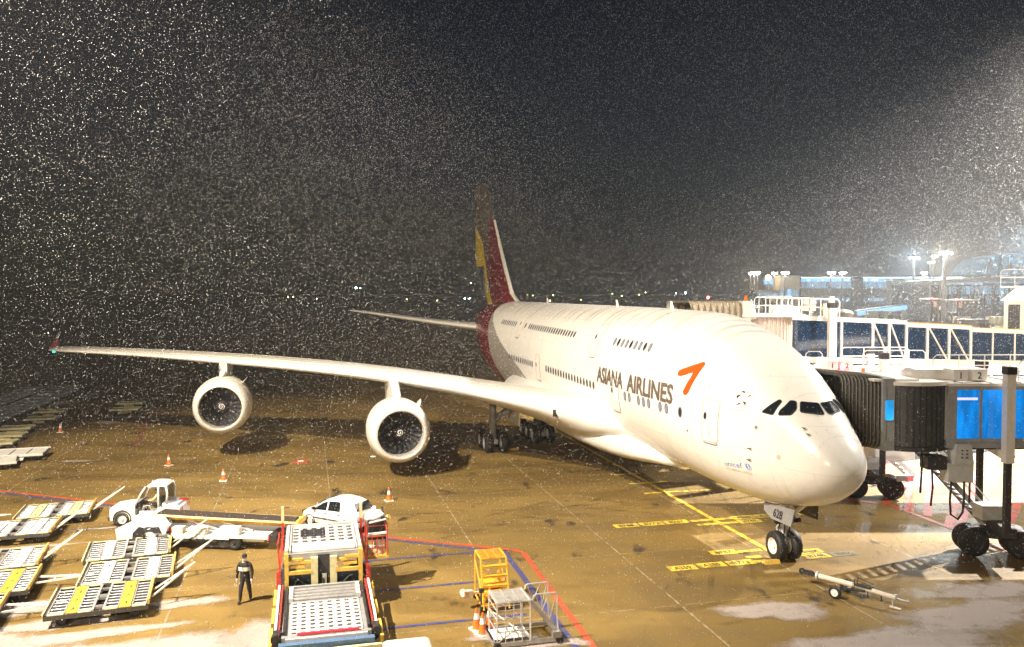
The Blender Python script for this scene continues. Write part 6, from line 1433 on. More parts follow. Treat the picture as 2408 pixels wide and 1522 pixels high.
mb = MB(); mb.cyl((-.15, -.1, .0), (-.12, -.1, .85), .03, 6); mb.box((-.12, -.1, .9), (.16, .14, .14)); mb.build('jack_handle', M['dark'], os_)

# silver work stand
st = thing('work_stand', 'silver tubular work stand with latticed guard rails beside three cones', 'work stand', (-.50, 26.42, 0), R(15))
al = 'alu'
for x in (0, .0):
    pass
for (x, y) in ((0, 0), (1.12, 0), (0, 1.15), (1.12, 1.15)): mb = MB(); mb.cyl((x, y, .15), (x, y, 1.5), .028, 6); mb.build('upright', M[al], st)
mb = MB(); mb.tube([(0, 0, 1.5), (1.12, 0, 1.5), (1.12, 1.15, 1.5), (0, 1.15, 1.5)], .045, 6, closed=True); mb.build('platform_rim', M[al], st)
for i in range(3):
    for j in range(3):
        mb = MB(); x0, y0 = .04 + i * .35, .04 + j * .36; mb.box((x0 + .17, y0 + .175, 1.52), (.34, .02, .03)); mb.box((x0, y0 + .175, 1.52), (.02, .36, .03))
        for k in range(6): mb.box((x0 + .17, y0 + .03 + k * .06, 1.515), (.32, .028, .015))
        mb.build('platform_grating', M[al], st)
mb = MB(); mb.box((1.0, 0, .14), (2.25, .10, .12)); mb.box((1.0, 1.32, .14), (2.25, .10, .12)); mb.box((-.08, .66, .14), (.10, 1.4, .12)); mb.box((2.12, .66, .14), (.10, 1.4, .12)); mb.build('base_frame', M['steel'], st)
mb = MB(); mb.box((.55, .75, .19), (1.3, .9, .02)); mb.build('base_tray', M['veh_white'], st)
for z in (.55, .95, 1.25): mb = MB(); mb.tube([(0, 0, z), (1.12, 0, z)], .02, 5); mb.tube([(0, 1.15, z), (1.12, 1.15, z)], .02, 5); mb.tube([(0, 0, z), (0, 1.15, z)], .02, 5); mb.build('guard_rail', M[al], st)
for x in (.28, .56, .84): mb = MB(); mb.cyl((x, 0, .2), (x, 0, 1.48), .016, 5); mb.build('guard_bar', M[al], st)
mb = MB(); mb.cyl((0, 0, .2), (1.12, 1.15, .25), .02, 5); mb.cyl((1.12, 0, .25), (0, 1.15, .9), .02, 5); mb.build('cross_brace', M[al], st)
for y in (.08, 1.07):
    mb = MB(); mb.bar((1.12, y, 1.48), (2.2, y, .18), .05, .14); mb.build('stringer', M[al], st)
    mb = MB(); T0, T1 = Vector((1.1, y, 1.5)), Vector((2.15, y, .25)); u = Vector((.12, 0, .62))
    mb.tube([(1.2, y, 1.38), (1.26, y, 1.62), (1.34, y, 1.66), (2.0, y, 1.66), (2.06, y, 1.60), (2.06, y, .95), (2.10, y, .38)], .026, 6)
    for a, b_ in ((1.32, 1.55), (1.78, 1.5), (1.72, 1.95), (2.02, 1.78)): mb.tube([(a, y, 1.64), (b_, y, 1.48 - (b_ - 1.12) * 1.2)], .016, 5)
    mb.build('lattice_rail', M[al], st)
for i in range(6):
    p = Vector((1.15, .575, 1.42)).lerp(Vector((2.15, .575, .28)), (i + .5) / 6); mb = MB(); mb.box(p, (.2, .95, .03)); mb.build('step', M['steel'], st)
for x, y in ((-.02, -.1), (2.1, -.1), (-.02, 1.4), (2.1, 1.4)): wheel(st, (x, y, .13), .13, .09, hub='dark')
mb = MB(); mb.box((2.0, -.05, .32), (.28, .2, .2)); mb.build('brake_unit', M['steel'], st)

# roof of a tractor at the bottom of the picture
tr = thing('baggage_tractor', 'white-roofed baggage tractor cut by the bottom edge left of the silver stand', 'tow tractor', (-2.62, 21.2, 0), LR)
mb = MB(); rs = []
for z, ins, rr in ((1.86, 0, .08), (1.94, .0, .10), (2.0, .06, .10)): rs.append([(x, y, z) for x, y in rrect(1.3 - 2 * ins, 3.0 - 2 * ins, rr, 4)])
mb.rings(rs, 0); mb.build('cab_roof', M['veh_white'], tr, smooth=40)
mb = MB(); mb.rings([[(x, y, z) for x, y in rrect(1.36 - i, 3.1 - i, .12, 3)] for z, i in ((.3, .1), (.45, 0), (1.0, 0), (1.06, .06))], 0); mb.build('body', M['veh_white'], tr, smooth=40)
for x in (-.58, .58):
    for y in (-1.4, 0, 1.4): mb = MB(); mb.cyl((x, y, 1.0), (x, y, 1.9), .04, 6); mb.build('cab_pillar', M['veh_white'], tr)
for x in (-.6, .6):
    for y in (-1.0, 1.0): wheel(tr, (x, y, .3), .3, .2, (1, 0, 0))
mb = MB(); mb.box((0, 0, 1.45), (1.14, 2.74, .8)); mb.build('cab_glass', M['glass_dark'], tr)

# aircraft towbar
tb = thing('towbar', 'two-wheeled aircraft towbar lying to the right of the nose wheels', 'towbar', (12.58, 31.18, 0), math.atan2(-2.75, 2.55))
mb = MB(); mb.cyl((-.95, 0, .50), (.45, 0, .50), .10, 14); mb.cyl((.95, 0, .48), (2.0, 0, .44), .085, 14); mb.cyl((.45, 0, .50), (.95, 0, .48), .06, 10); mb.build('tube', M['cream'], tb, smooth=30)
mb = MB(); mb.cyl((-1.0, 0, .5), (-.92, 0, .5), .17, 14); mb.cyl((1.98, 0, .44), (2.05, 0, .44), .13, 14); mb.build('end_flange', M['lgrey'], tb, smooth=30)
mb = MB(); mb.bar((-1.0, .07, .5), (-1.55, .12, .52), .07, .09); mb.bar((-1.0, -.07, .5), (-1.55, -.10, .52), .07, .09); mb.lathe([(-.04, .05), (-.04, .12), (.04, .12), (.04, .05)], (-1.62, 0, .52), (0, 1, 0), 14); mb.box((-1.3, 0, .56), (.25, .1, .12)); mb.build('tow_head', M['dark'], tb)
mb = MB(); mb.cyl((2.05, 0, .44), (2.38, 0, .42), .035, 8); mb.lathe([(-.02, .04), (-.02, .08), (.02, .08), (.02, .04)], (2.42, 0, .42), (0, 0, 1), 12); mb.build('tow_eye', M['steel'], tb)
mb = MB(); mb.cyl((0, -.5, .24), (0, .5, .24), .035, 8); mb.bar((0, .0, .26), (.9, 0, .38), .12, .06); mb.bar((0, 0, .24), (.0, 0, .5), .1, .1); mb.build('axle', M['dark'], tb)
for y in (-.54, .54): wheel(tb, (0, y, .24), .24, .14, hub='reflect')
mb = MB(); mb.tube([(.55, -.14, .5), (.55, -.14, .78), (.55, .14, .78), (.55, .14, .5)], .018, 5); mb.tube([(.58, -.12, .76), (1.15, -.12, .68), (1.15, .12, .68), (.58, .12, .76)], .015, 5); mb.box((.85, 0, .56), (.6, .24, .05)); mb.build('hand_pump', M['dark'], tb)
mb = MB(); mb.box((.62, .13, .55), (.08, .06, .2)); mb.build('yellow_tag', M['yellow'], tb)
for x in (.95, 1.45): mb = MB(); mb.cyl((x, .1, .42), (x, .14, .16), .02, 5); mb.lathe([(-.05, .01), (0, .045), (.05, .01)], (x, .14, .16), (0, 0, 1), 8); mb.build('stand_leg', M['black'], tb)
mb = MB(); mb.cyl((1.9, 0, .4), (1.9, .05, .08), .02, 5); mb.box((2.0, .05, .05), (.4, .08, .04)); mb.build('ground_skid', M['cream'], tb)

# wheel chocks
for lb, (x, y), rz in (('yellow wheel chock in front of the nose wheels', (11.05, 34.85), LR), ('yellow wheel chock by the main landing gear under the wing', (0.1, 60.2), LR)):
    c = thing('wheel_chock', lb, 'wheel chock', (x, y, 0), rz); mb = MB(); mb.prism([(-.12, 0), (.12, 0), (.05, .16), (-.05, .16)], -.36, .36, M=Matrix.Rotation(R(90), 4, 'Z') @ Matrix.Rotation(R(90), 4, 'X')); mb.build('chock_block', M['yellow'], c); mb = MB(); mb.cyl((-.42, 0, .06), (-.36, 0, .06), .05, 8); mb.build('end_cap', M['dolly_rim'], c)

# distant dollies and stacked pallet trailers
def small_dolly(name, label, group, plate, rim, w=2.9, l=2.3, z=.5):
    t = thing(name, label, 'pallet dolly', group=group)
    mb = MB(); mb.box((0, 0, z - .1), (w, l, .14)); mb.box((0, 0, z - .28), (w * .8, l * .5, .1)); mb.build('frame', M['dolly_dark'], t)
    for k in (-1, 0, 1): mb = MB(); mb.box((k * w * .33, 0, z), (w * .30, l - .1, .05)); mb.build('deck_plate', M[plate], t)
    for s in (-1, 1): mb = MB(); mb.box((0, s * l / 2, z - .02), (w, .10, .16)); mb.build('edge_trim', M[rim], t)
    mb = MB(); mb.bar((0, -l / 2, z - .2), (0, -l / 2 - .3, z - .3), .9, .06); mb.build('drawbar', M[rim], t)
    for x in (-1, 1):
        for y in (-.7, .7): wheel(t, (x, y, .2), .2, .14, hub='dark')
    return t
g_ = 'distant pallet dollies'
sy = small_dolly('pallet_dolly', 'lone distant yellow dolly between snow patches, the nearer of two', g_, 'dolly_rim', 'dolly_rim', 2.5, 1.5); sy.location = (-37.0, 78.7, 0); sy.rotation_euler = (0, 0, .25)
copy_thing(sy, (-38.5, 83.0, 0), .25, 'distant yellow dolly just behind the lone bright yellow one')
for (x, y), lb in (((-43.4, 77.4), 'farthest yellow dolly of the left file beside the dark trailers'), ((-41.8, 73.0), 'second farthest yellow dolly of the left file, with low amber frame'), ((-41.0, 67.9), 'third yellow dolly of the left file, level with the lone far cone'),
                   ((-39.6, 64.4), 'fourth yellow dolly of the left file, cut by the picture edge'), ((-38.4, 61.2), 'fifth and nearest yellow dolly of the left file, mostly outside')): copy_thing(sy, (x, y, 0), .27, lb)
sw_ = small_dolly('pallet_dolly', 'white roller dolly in the left distance, nearer than the yellow file', g_, 'dolly_plate_w', 'veh_white', 3.2, 2.6, .5); sw_.location = (-34.3, 57.3, 0); sw_.rotation_euler = (0, 0, .33)
copy_thing(sw_, (-34.6, 54.3, 0), .5, 'white roller dolly at the left edge in front of the other white one')
M['tr_deck'] = mat('trailer_deck', (.34, .31, .29), .6, 0, .3, 2, snow=.35)
tr0 = small_dolly('pallet_trailer', 'dark snow-dusted pallet trailer in the packed double row at far left', 'packed rows of dark pallet trailers', 'tr_deck', 'tr_deck', 3.1, 2.5, .5); tr0['category'] = 'pallet trailer'
tr0.location = (-46.0, 71.5, 0); tr0.rotation_euler = (0, 0, LR)
for col in range(2):
    for k in range(10):
        if col == 0 and k == 0: continue
        copy_thing(tr0, (-46.0 - .2387 * k * 2.85 - col * 3.35, 71.5 + .971 * k * 2.85 - col * .82, 0), LR)

# inset stand lights
def inset(x, y, red=False):
    mb = MB(); mb.lathe([(.004, .62 if red else .34), (.022, .60 if red else .32), (.024, .25)], (x, y, 0), (0, 0, 1), 20, 0, cap1=True); o = mb.build('inset_light', P_RED if red else M['dark'], None, fix=True); tag(o, 'flush ground light ringed in red paint between the two engines' if red else 'flush ground light in a dark ring left of the inner engine', 'ground light')
    mb = MB(); mb.lathe([(.022, .22), (.06, .16), (.07, .01)], (x, y, 0), (0, 0, 1), 14); mb.build('lens', M['reflect'], o)
inset(-14.5, 56.3, True); inset(-9.8, 57.8)
# ------------------------------------------------------------------ the far side of the airfield
M['bld'] = mat('far_cladding', (.42, .40, .37), .6, 0, .15, .05); M['bld_d'] = mat('far_dark_cladding', (.12, .115, .11), .6, 0, .3, .08)
def lit(name, c, s): return mat(name, (.05, .05, .05), .4, emit=c, es=s)
M['lit_blue'] = lit('lit_blue_strip', (.22, .55, 1.0), 1.3); M['lit_pale'] = lit('lit_pale_window', (.36, .58, .80), .6); M['lit_white'] = lit('lit_white_strip', (.75, .9, 1.0), 5)
M['lit_warm'] = lit('lit_warm_lamp', (1, .85, .6), 14); M['lamp_head'] = lit('lamp_head_glow', (1, .93, .82), 60); M['lit_dim'] = lit('lit_dim_glass', (.18, .36, .50), .5)
def P(dx, dy, Y):   # point seen at photo position (dx, dy) standing Y metres away
    return ((dx - 1204) / 1943.65 * Y, Y, CAM_H + (687 - dy - (dx - 1204) * .0022) / 1943.65 * Y)
def fbox(mb, dx0, dx1, dy0, dy1, Y, depth, mi=0, back=0):
    a = P(dx0, dy0, Y); b_ = P(dx1, dy1, Y); mb.box(((a[0] + b_[0]) / 2, Y + depth / 2 + back, (a[2] + b_[2]) / 2), (abs(b_[0] - a[0]), depth, abs(a[2] - b_[2])), mi); return mb
Y = 352
tm = thing('terminal_building', 'long far terminal concourse with a glowing blue strip under its roof', 'terminal')
mb = MB(); fbox(mb, 1884, 2310, 657, 751, Y, 40, back=.0); mb.build('wall', M['bld'], tm)
mb = MB(); fbox(mb, 1880, 2316, 650.5, 653.5, Y - 3, 48); mb.build('roof', M['bld'], tm)
for x0, x1 in ((1884, 2000), (2030, 2150), (2153, 2310)):
    mb = MB(); fbox(mb, x0, x1, 653.6, 655.2, Y - .6, .4); mb.build('light_strip', M['lit_white'], tm)
    mb = MB(); fbox(mb, x0, x1, 655.3, 664, Y - .4, .3); mb.build('lit_glass_band', M['lit_blue'], tm)
    n = max(2, int((x1 - x0) / 11))
    for k in range(n): mb = MB(); fbox(mb, x0 + (x1 - x0) * k / n + .5, x0 + (x1 - x0) * (k + 1) / n - .5, 665.5, 680, Y - .4, .3); mb.build('window', M['lit_pale'] if (k * 7) % 5 else M['lit_dim'], tm)
    for k in range(n): mb = MB(); fbox(mb, x0 + (x1 - x0) * k / n + .8, x0 + (x1 - x0) * (k + 1) / n - .8, 702, 711, Y - .4, .3); mb.build('window', M['lit_pale'] if (k * 3) % 4 else M['lit_dim'], tm)
mb = MB()
for x in (1900, 1934, 1987, 1993, 2036, 2050, 2055, 2061, 2104, 2112, 2118, 2180, 2240, 2262): fbox(mb, x, x + 2.6, 660, 662.4, Y - 1.2, .5)
mb.build('ceiling_light', M['lit_white'], tm)
w2 = thing('terminal_wing', 'pale low pier with banded windows left of the far terminal', 'terminal wing')
mb = MB(); fbox(mb, 1832, 1880, 650, 751, Y - 4, 30); fbox(mb, 1770, 1832, 684, 751, Y - 10, 20); mb.build('wall', M['cream'], w2)
for k in range(7): mb = MB(); fbox(mb, 1775 + k * 8, 1781.5 + k * 8, 690, 702, Y - 10.4, .3); mb.build('window', M['lit_pale'], w2)
for k in range(5): mb = MB(); fbox(mb, 1834 + k * 9, 1841 + k * 9, 683, 699, Y - 4.4, .3); mb.build('window', M['lit_pale'] if k != 2 else M['lit_blue'], w2)
mb = MB(); fbox(mb, 1812, 1832, 658, 670, Y + 4, 10); mb.build('glass_box', M['lit_blue'], w2)
tw = thing('glass_tower', 'pale blue glass stair tower beside the pair of tall light masts', 'glass tower')
mb = MB(); fbox(mb, 2126, 2186, 660, 757, 330, 16); mb.build('wall', M['bld'], tw)
for k in range(6): mb = MB(); fbox(mb, 2128 + k * 9.6, 2136.5 + k * 9.6, 672, 716, 329.6, .3); mb.build('window', M['lit_pale'], tw)
mb = MB(); fbox(mb, 2124, 2188, 657, 661, 329, 18); mb.build('roof', M['paint_white'], tw)
mb = MB(); fbox(mb, 2130, 2150, 722, 731, 329, .3); mb.build('sign_panel', M['lit_dim'], tw)
sg_ = MB(); fbox(sg_, 2135, 2148, 728, 735, 327.5, .3); sg_.build('blue_sign', M['lit_blue'], tw)
pr = thing('glass_pier', 'dark glass pier building with slanting roof behind the upper bridge', 'pier building')
mb = MB(); fbox(mb, 2186, 2440, 672, 757, 300, 30); mb.build('wall', M['bld_d'], pr)
mb = MB(); a = P(2184, 666, 299); b_ = P(2440, 652, 299); mb.bar((a[0], 314, a[2]), (b_[0], 314, b_[2]), 34, 1.4, up=(0, 0, 1)); mb.build('roof', M['bld'], pr)
for k in range(22): mb = MB(); fbox(mb, 2222 + k * 10, 2230 + k * 10, 676 - k * .2, 694, 299.6, .3); mb.build('window', (M['lit_dim'], M['lit_pale'], M['lit_dim'], M['bld_d'])[(k * 5) % 4], pr)
for k in range(22): mb = MB(); fbox(mb, 2222 + k * 10, 2230 + k * 10, 698, 719, 299.6, .3); mb.build('window', (M['bld_d'], M['lit_dim'], M['bld_d'])[(k * 7) % 3], pr)
for x in (2186, 2208, 2237): mb = MB(); fbox(mb, x, x + 3, 670, 757, 299.2, .5); mb.build('column', M['bld'], pr)
cc = thing('concourse_hall', 'tall curved glass hall rising at the right picture edge, pale blue inside', 'terminal hall')
mb = MB(); a = P(2318, 665, 420)
prf = [(2306, 665), (2310, 640), (2322, 620), (2345, 604), (2380, 596), (2430, 592), (2500, 592), (2500, 665)]
pts = [P(x, y, 420) for x, y in prf]; n_ = len(pts); mb.add([(x, 420, z) for x, y, z in pts] + [(x + 10, 470, z) for x, y, z in pts], [tuple(range(n_)), tuple(range(2 * n_ - 1, n_ - 1, -1))] + [(i, (i + 1) % n_, n_ + (i + 1) % n_, n_ + i) for i in range(n_)]); mb.build('glass_wall', M['lit_dim'], cc)
for k in range(6): mb = MB(); mb.bar(P(2318 + k * 24, 664, 419), P(2330 + k * 24, 606 - k * 2, 419), 1.0, .6, up=(0, 1, 0)); mb.build('steel_rib', M['bld'], cc)
for y0 in (612, 630, 648): mb = MB(); mb.bar(P(2322, y0, 418.6), P(2490, y0, 418.6), .6, .4); mb.build('steel_rib', M['bld'], cc)
for x, y in ((2330, 607), (2332, 655), (2372, 608), (2384, 640), (2396, 615)): mb = MB(); fbox(mb, x, x + 7, y, y + 5, 418, .3); mb.build('lit_panel', M['lit_blue'], cc)
# light masts
def mast(label, dx, dtop, dbase, col='lamp_head', Y=None, w=.5, heads=1.0):
    Y = Y or 330; zt = P(dx, dtop, Y)[2]; x = P(dx, dtop, Y)[0]; t = thing('light_mast', label, 'light mast', (x, Y, 0), group='apron light masts')
    mb = MB(); mb.cyl((0, 0, 0), (0, 0, zt), w, 8, r2=w * .6); mb.build('pole', M['lgrey'], t)
    mb = MB(); mb.box((0, 0, zt), (2.6 * heads, 1.0, .3)); h = mb.build('head_frame', M['lgrey'], t)
    for k in (-1, 0, 1): mb = MB(); mb.box((k * .85 * heads, -.7, zt - .2), (.6 * heads, .4, .6)); mb.build('lamp', M[col], h)
for a in (('leftmost slender mast of the far left trio above the green tail', 1764, 644, 690, 'lamp_head', 352, .35, .7), ('middle mast of the far left trio above the green tail', 1773, 643, 690, 'lamp_head', 340, .6, 1.4), ('right mast of the far left trio above the green tail', 1780, 643, 700, 'lamp_head', 340, .4, .8),
          ('far mast standing left of the pale low pier', 1820, 644, 700, 'lamp_head', 345, .4, .9), ('far mast above the pale low pier windows', 1845, 643, 700, 'lamp_head', 344, .5, 1.3), ('mast left of the gap in the far terminal', 1953, 643, 710, 'lamp_head', 343, .5, 1.3), ('mast right of the gap in the far terminal', 1980, 643, 710, 'lamp_head', 343, .5, 1.2),
          ('tall white mast in front of the glass tower', 2148, 607, 755, 'lamp_head', 322, .9, 1.3), ('short mast at the right side of the glass tower', 2170, 643, 755, 'lamp_head', 322, .5, .9), ('pale mast with flat head between tower and dark pier', 2186, 618, 700, 'lit_warm', 345, .6, 1.2), ('mast close behind the flat-headed one', 2194, 604, 700, 'lamp_head', 345, .5, 1.0),
          ('tallest mast with the brightest warm lamps in front of the dark pier', 2220, 597, 755, 'lamp_head', 296, .9, 2.0)): mast(*a)
mb = MB(); x, y_, z = P(1806, 655, 350); mb.lathe([(-1.2, .1), (-.8, .9), (0, 1.3), (.8, .9), (1.2, .1)], (x, 350, z), (0, 0, 1), 12); o = mb.build('street_lamp', mat('warm_ball', (.1, .1, .1), .4, emit=(1, .72, .3), es=22), None); tag(o, 'single warm yellow globe lamp glowing left of the far piers', 'lamp'); mb = MB(); mb.cyl((x, 350, 0), (x, 350, z - 1), .2, 6); mb.build('pole', M['lgrey'], o)
# far floodlights, most of them on those masts
for dx, dy, YY, e, c in ((2148, 600, 318, 2.6e5, (.6, .84, 1.0)), (2220, 592, 292, 2.2e5, (1, .88, .68)), (1960, 640, 340, 7e4, (.8, .9, 1)), (1780, 640, 335, 6e4, (1, .85, .65)), (2400, 560, 260, 2.0e5, (.65, .85, 1))):
    x, y_, z = P(dx, dy, YY); e *= 1.4; flood('flood_or_fill_lamp', (x, YY, z), (x - 25, YY - 45, 0), e, c, 112, .4, .8)
# far bridges, tails, aircraft and vehicles
fb = thing('far_boarding_bridge', 'far blue-lit boarding bridge sloping up to the glass tower', 'boarding bridge')
mb = MB(); a = P(2012, 739, 318); b_ = P(2128, 724, 318); mb.bar((a[0], 318, a[2]), (b_[0], 318, b_[2]), 3.2, 2.4, up=(0, 0, 1)); mb.build('tunnel', M['bld'], fb); mb = MB(); mb.bar((a[0], 316.2, a[2]), (b_[0], 316.2, b_[2]), .3, 1.6, up=(0, 0, 1)); mb.build('lit_glass', M['lit_blue'], fb); mb = MB(); mb.cyl((b_[0], 318, 0), (b_[0], 318, b_[2]), 1.2, 10); mb.build('pier_leg', M['bld'], fb); mb = MB(); mb.cyl((a[0] + 4, 318, 0), (a[0] + 4, 318, a[2]), .6, 8); mb.build('pier_leg', M['bld'], fb)
mb = MB(); x, y_, z = P(1775, 698, 300); tf = [(0, 0), (5.2, 0), (4.0, 2.2), (2.2, 5.0), (1.2, 5.6), (.3, 4.0)]; mb.prism(tf, -.25, .25, M=Matrix.Translation((x - 2.5, 300, z - 3.5)) @ Matrix.Rotation(R(90), 4, 'X')); t = thing('far_airliner', 'far parked aircraft whose green tail fin shows above the bridge railing', 'airliner'); mb.build('tail_fin', mat('green_tail', (.02, .16, .07), .5), t); mb = MB(); mb.lathe([(-20, .1), (-15, 1.5), (-8, 2.0), (14, 2.0), (20, 1.1), (21, .1)], (x - 16, 302, z - 5.5), (1, 0, 0), 16, cap0=True, cap1=True); mb.build('fuselage', M['lgrey'], t, smooth='all')
def far_plane(label, dx, dy, Y, L_=30, r_=1.9, rz=0.0, matl='paint_white', tail=None):
    x, y_, z = P(dx, dy, Y); t = thing('far_airliner', label, 'airliner', (x, Y, 0), rz); mb = MB(); mb.lathe([(-L_ / 2, .1), (-L_ / 2 + 4, r_ * .6), (-L_ / 2 + 9, r_), (L_ / 2 - 6, r_), (L_ / 2 - 1.5, r_ * .6), (L_ / 2, .1)], (0, 0, 4.0), (1, 0, 0), 18, cap0=True, cap1=True); mb.build('fuselage', M[matl], t, smooth='all')
    mb = MB(); mb.prism([(-L_ / 2, 0), (-L_ / 2 + 5, 0), (-L_ / 2 + 1.5, 5.2), (-L_ / 2 - 1, 5.2)], -.2, .2, M=Matrix.Translation((0, 0, 5)) @ Matrix.Rotation(R(90), 4, 'X')); mb.build('tail_fin', M[tail or matl], t)
    mb = MB(); mb.add([(4, 0, 3.4), (-2, 0, 3.4), (-6, -14, 4.2), (-3.6, -14, 4.2), (4, 0, 3.0), (-2, 0, 3.0), (-6, -14, 4.0), (-3.6, -14, 4.0)], [(0, 1, 2, 3), (7, 6, 5, 4), (0, 4, 5, 1), (1, 5, 6, 2), (2, 6, 7, 3), (3, 7, 4, 0)]); mb.build('wing', M[matl], t)
    for sx in (-4, 8): mb = MB(); mb.cyl((sx, -1, 0), (sx, -1, 3.2), .4, 8); mb.build('landing_gear', M['dark'], t)
far_plane('pale far aircraft body showing behind the left end of the bridge railing', 1715, 706, 300, 34, 1.7, .1, 'cream', 'blue')
far_plane('far airliner parked at the dark pier, seen through the bridge railing', 1905, 722, 260, 36, 2.0, .4, 'lgrey')
def far_vehicle(label, dx, dy, Y, w, h, matl, kind='service truck', lamp=None):
    x, y_, z = P(dx, dy, Y); t = thing('service_truck', label, kind, (x, Y, 0)); mb = MB(); mb.box((0, 0, h * .55), (w, 2.2, h * .8)); mb.build('body', M[matl], t); mb = MB(); mb.box((w * .38, 0, h * .35), (w * .35, 2.3, h * .5)); mb.build('cab', M['bld_d'], t)
    for s in (-.35, .35): wheel(t, (s * w, -1.0, .5), .5, .3, hub='dark')
    if lamp: mb = MB(); mb.box((w * .5, -1.2, h * .5), (.5, .2, .5)); mb.build('lamp', M[lamp], t)
for a in (('grey box trailer on the bright far apron, leftmost of the pair', 2056, 746, 310, 5.5, 4.2, 'bld'), ('grey box trailer on the bright far apron, rightmost of the pair', 2079, 746, 310, 5.0, 4.2, 'bld'), ('dark far truck with red tail lamp below the glass tower', 2178, 748, 312, 7, 4.6, 'bld_d', 'service truck', 'tail_red'),
          ('white far van right of the mast foot', 2262, 744, 280, 5, 3.0, 'paint_white'), ('low yellow tug on the pale far apron', 2318, 757, 200, 2.4, 1.9, 'yellow'), ('black far cabinet truck beside the yellow tug', 2309, 757, 200, 2.2, 2.1, 'black'), ('brown far truck with a blue lamp near the picture edge', 2352, 742, 260, 8, 3.6, 'cream', 'service truck', 'lit_blue'),
          ('long brown far truck below the dark pier windows', 2285, 740, 240, 9, 3.4, 'bld'), ('small far van left of the boarding bridge railing', 1660, 731, 210, 3.2, 2.0, 'paint_white')): far_vehicle(*a)
gb = thing('far_gate_bridge', 'pair of dark gate cabs with small red lamps in front of the dark pier', 'boarding bridge')
for x0, x1, y0 in ((2190, 2212, 706), (2250, 2300, 708)):
    mb = MB(); fbox(mb, x0, x1, y0, 738, 282, 6); mb.build('cab', M['bld_d'], gb); mb = MB(); fbox(mb, x0 - 2, x1 + 2, y0 - 2, y0 + 1, 281, 8); mb.build('roof', M['cream'], gb)
    mb = MB(); fbox(mb, x0 + 6, x0 + 13, y0 + 5, y0 + 18, 281.6, .3); mb.build('cab_window', M['lit_warm'] if False else M['cream'], gb); mb = MB(); fbox(mb, x0 + 1, x0 + 4, y0 - 4, y0 - 1, 280, 1); mb.build('red_lamp', M['red_lamp'], gb); mb = MB(); fbox(mb, x0 + 8, x0 + 11, 738, 753, 283, 1); mb.build('leg', M['bld_d'], gb)
# airfield lights across the dark
LT = {'w': lit('white_airfield_lamp', (1, 1, .9), 30), 'y': lit('amber_airfield_lamp', (1, .8, .25), 26), 'g': lit('green_airfield_lamp', (.7, 1, .3), 20), 'b': lit('bluish_airfield_lamp', (.6, .95, 1), 60), 'r': lit('red_airfield_lamp', (1, .05, .05), 60)}
SEEN = {}
def afl_label(dx, dy, c):
    w = {'w': 'white', 'y': 'amber', 'g': 'greenish', 'b': 'cyan-white', 'r': 'red'}[c]
    z = 'above the left wing tip' if dx < 300 else 'above the outer engine' if dx < 640 else 'between outer and inner engine' if dx < 870 else 'above the inner engine' if dx < 1000 else 'just left of the tail fin' if dx < 1160 else 'just right of the tail fin' if dx < 1350 else 'above the crown of the fuselage' if dx < 1530 else 'left of the red obstruction lamp'
    k = (w, z); SEEN[k] = SEEN.get(k, 0) + 1; n = ['first', 'second', 'third', 'fourth', 'fifth', 'sixth', 'seventh', 'eighth'][SEEN[k] - 1]
    return f'tiny {w} horizon lamp {z}, {n} from the left'
def afl(dx, dy, c, w=1.0, Y=520, label=None):
    w *= .7; x, y_, z = P(dx, dy, Y); z = max(z, .3); mb = MB(); mb.lathe([(-.5 * w, .05), (-.3 * w, .4 * w), (0, .5 * w), (.3 * w, .4 * w), (.5 * w, .05)], (x, Y, z), (1, 0, 0), 10); o = mb.build('airfield_light', LT[c], None)
    tag(o, label or afl_label(dx, dy, c), 'airfield light', 'airfield lights on the horizon'); mb = MB(); mb.cyl((x, Y, 0), (x, Y, z), .06, 5); mb.build('post', M['bld_d'], o)
GL = {'w': 'white', 'y': 'amber', 'g': 'greenish', 'b': 'bright cyan-white', 'r': 'red'}
AFL = [(678, 701, 'y', .9), (690, 700, 'y', .8), (838, 679, 'b', 1.7), (848, 680, 'w', .8), (745, 704, 'w', .6), (905, 703, 'w', .5), (957, 706, 'y', .8), (1028, 709, 'y', .8), (1048, 698, 'w', .5), (1093, 704, 'b', 1.0), (1104, 704, 'b', 1.1), (1108, 668, 'w', .7), (526, 668, 'b', .5),
                     (1385, 695, 'g', .5), (1240, 696, 'g', .6), (1253, 697, 'g', .6), (1301, 696, 'g', .8), (1293, 709, 'y', 1.0), (1366, 707, 'y', .7), (1440, 693, 'g', .7), (1462, 698, 'g', .9), (1503, 695, 'g', .8), (1518, 690, 'y', .7), (1400, 697, 'w', .4), (1590, 692, 'w', .8), (1640, 683, 'w', .5), (182, 698, 'y', .5), (598, 660, 'y', .5), (1206, 665, 'w', .5), (880, 668, 'b', .4), (920, 672, 'b', .4), (860, 668, 'b', .4)]
for dx, dy, c, w in sorted(q_ for q_ in AFL if q_[3] > .55):
    afl(dx, dy, c, w)
afl(1665, 702, 'r', 1.5, 300, 'glowing red obstruction lamp above the fuselage, left of the bridge canopy')
afl(1612, 691, 'b', .8, 300, 'small blue-white lamp left of the red obstruction lamp')
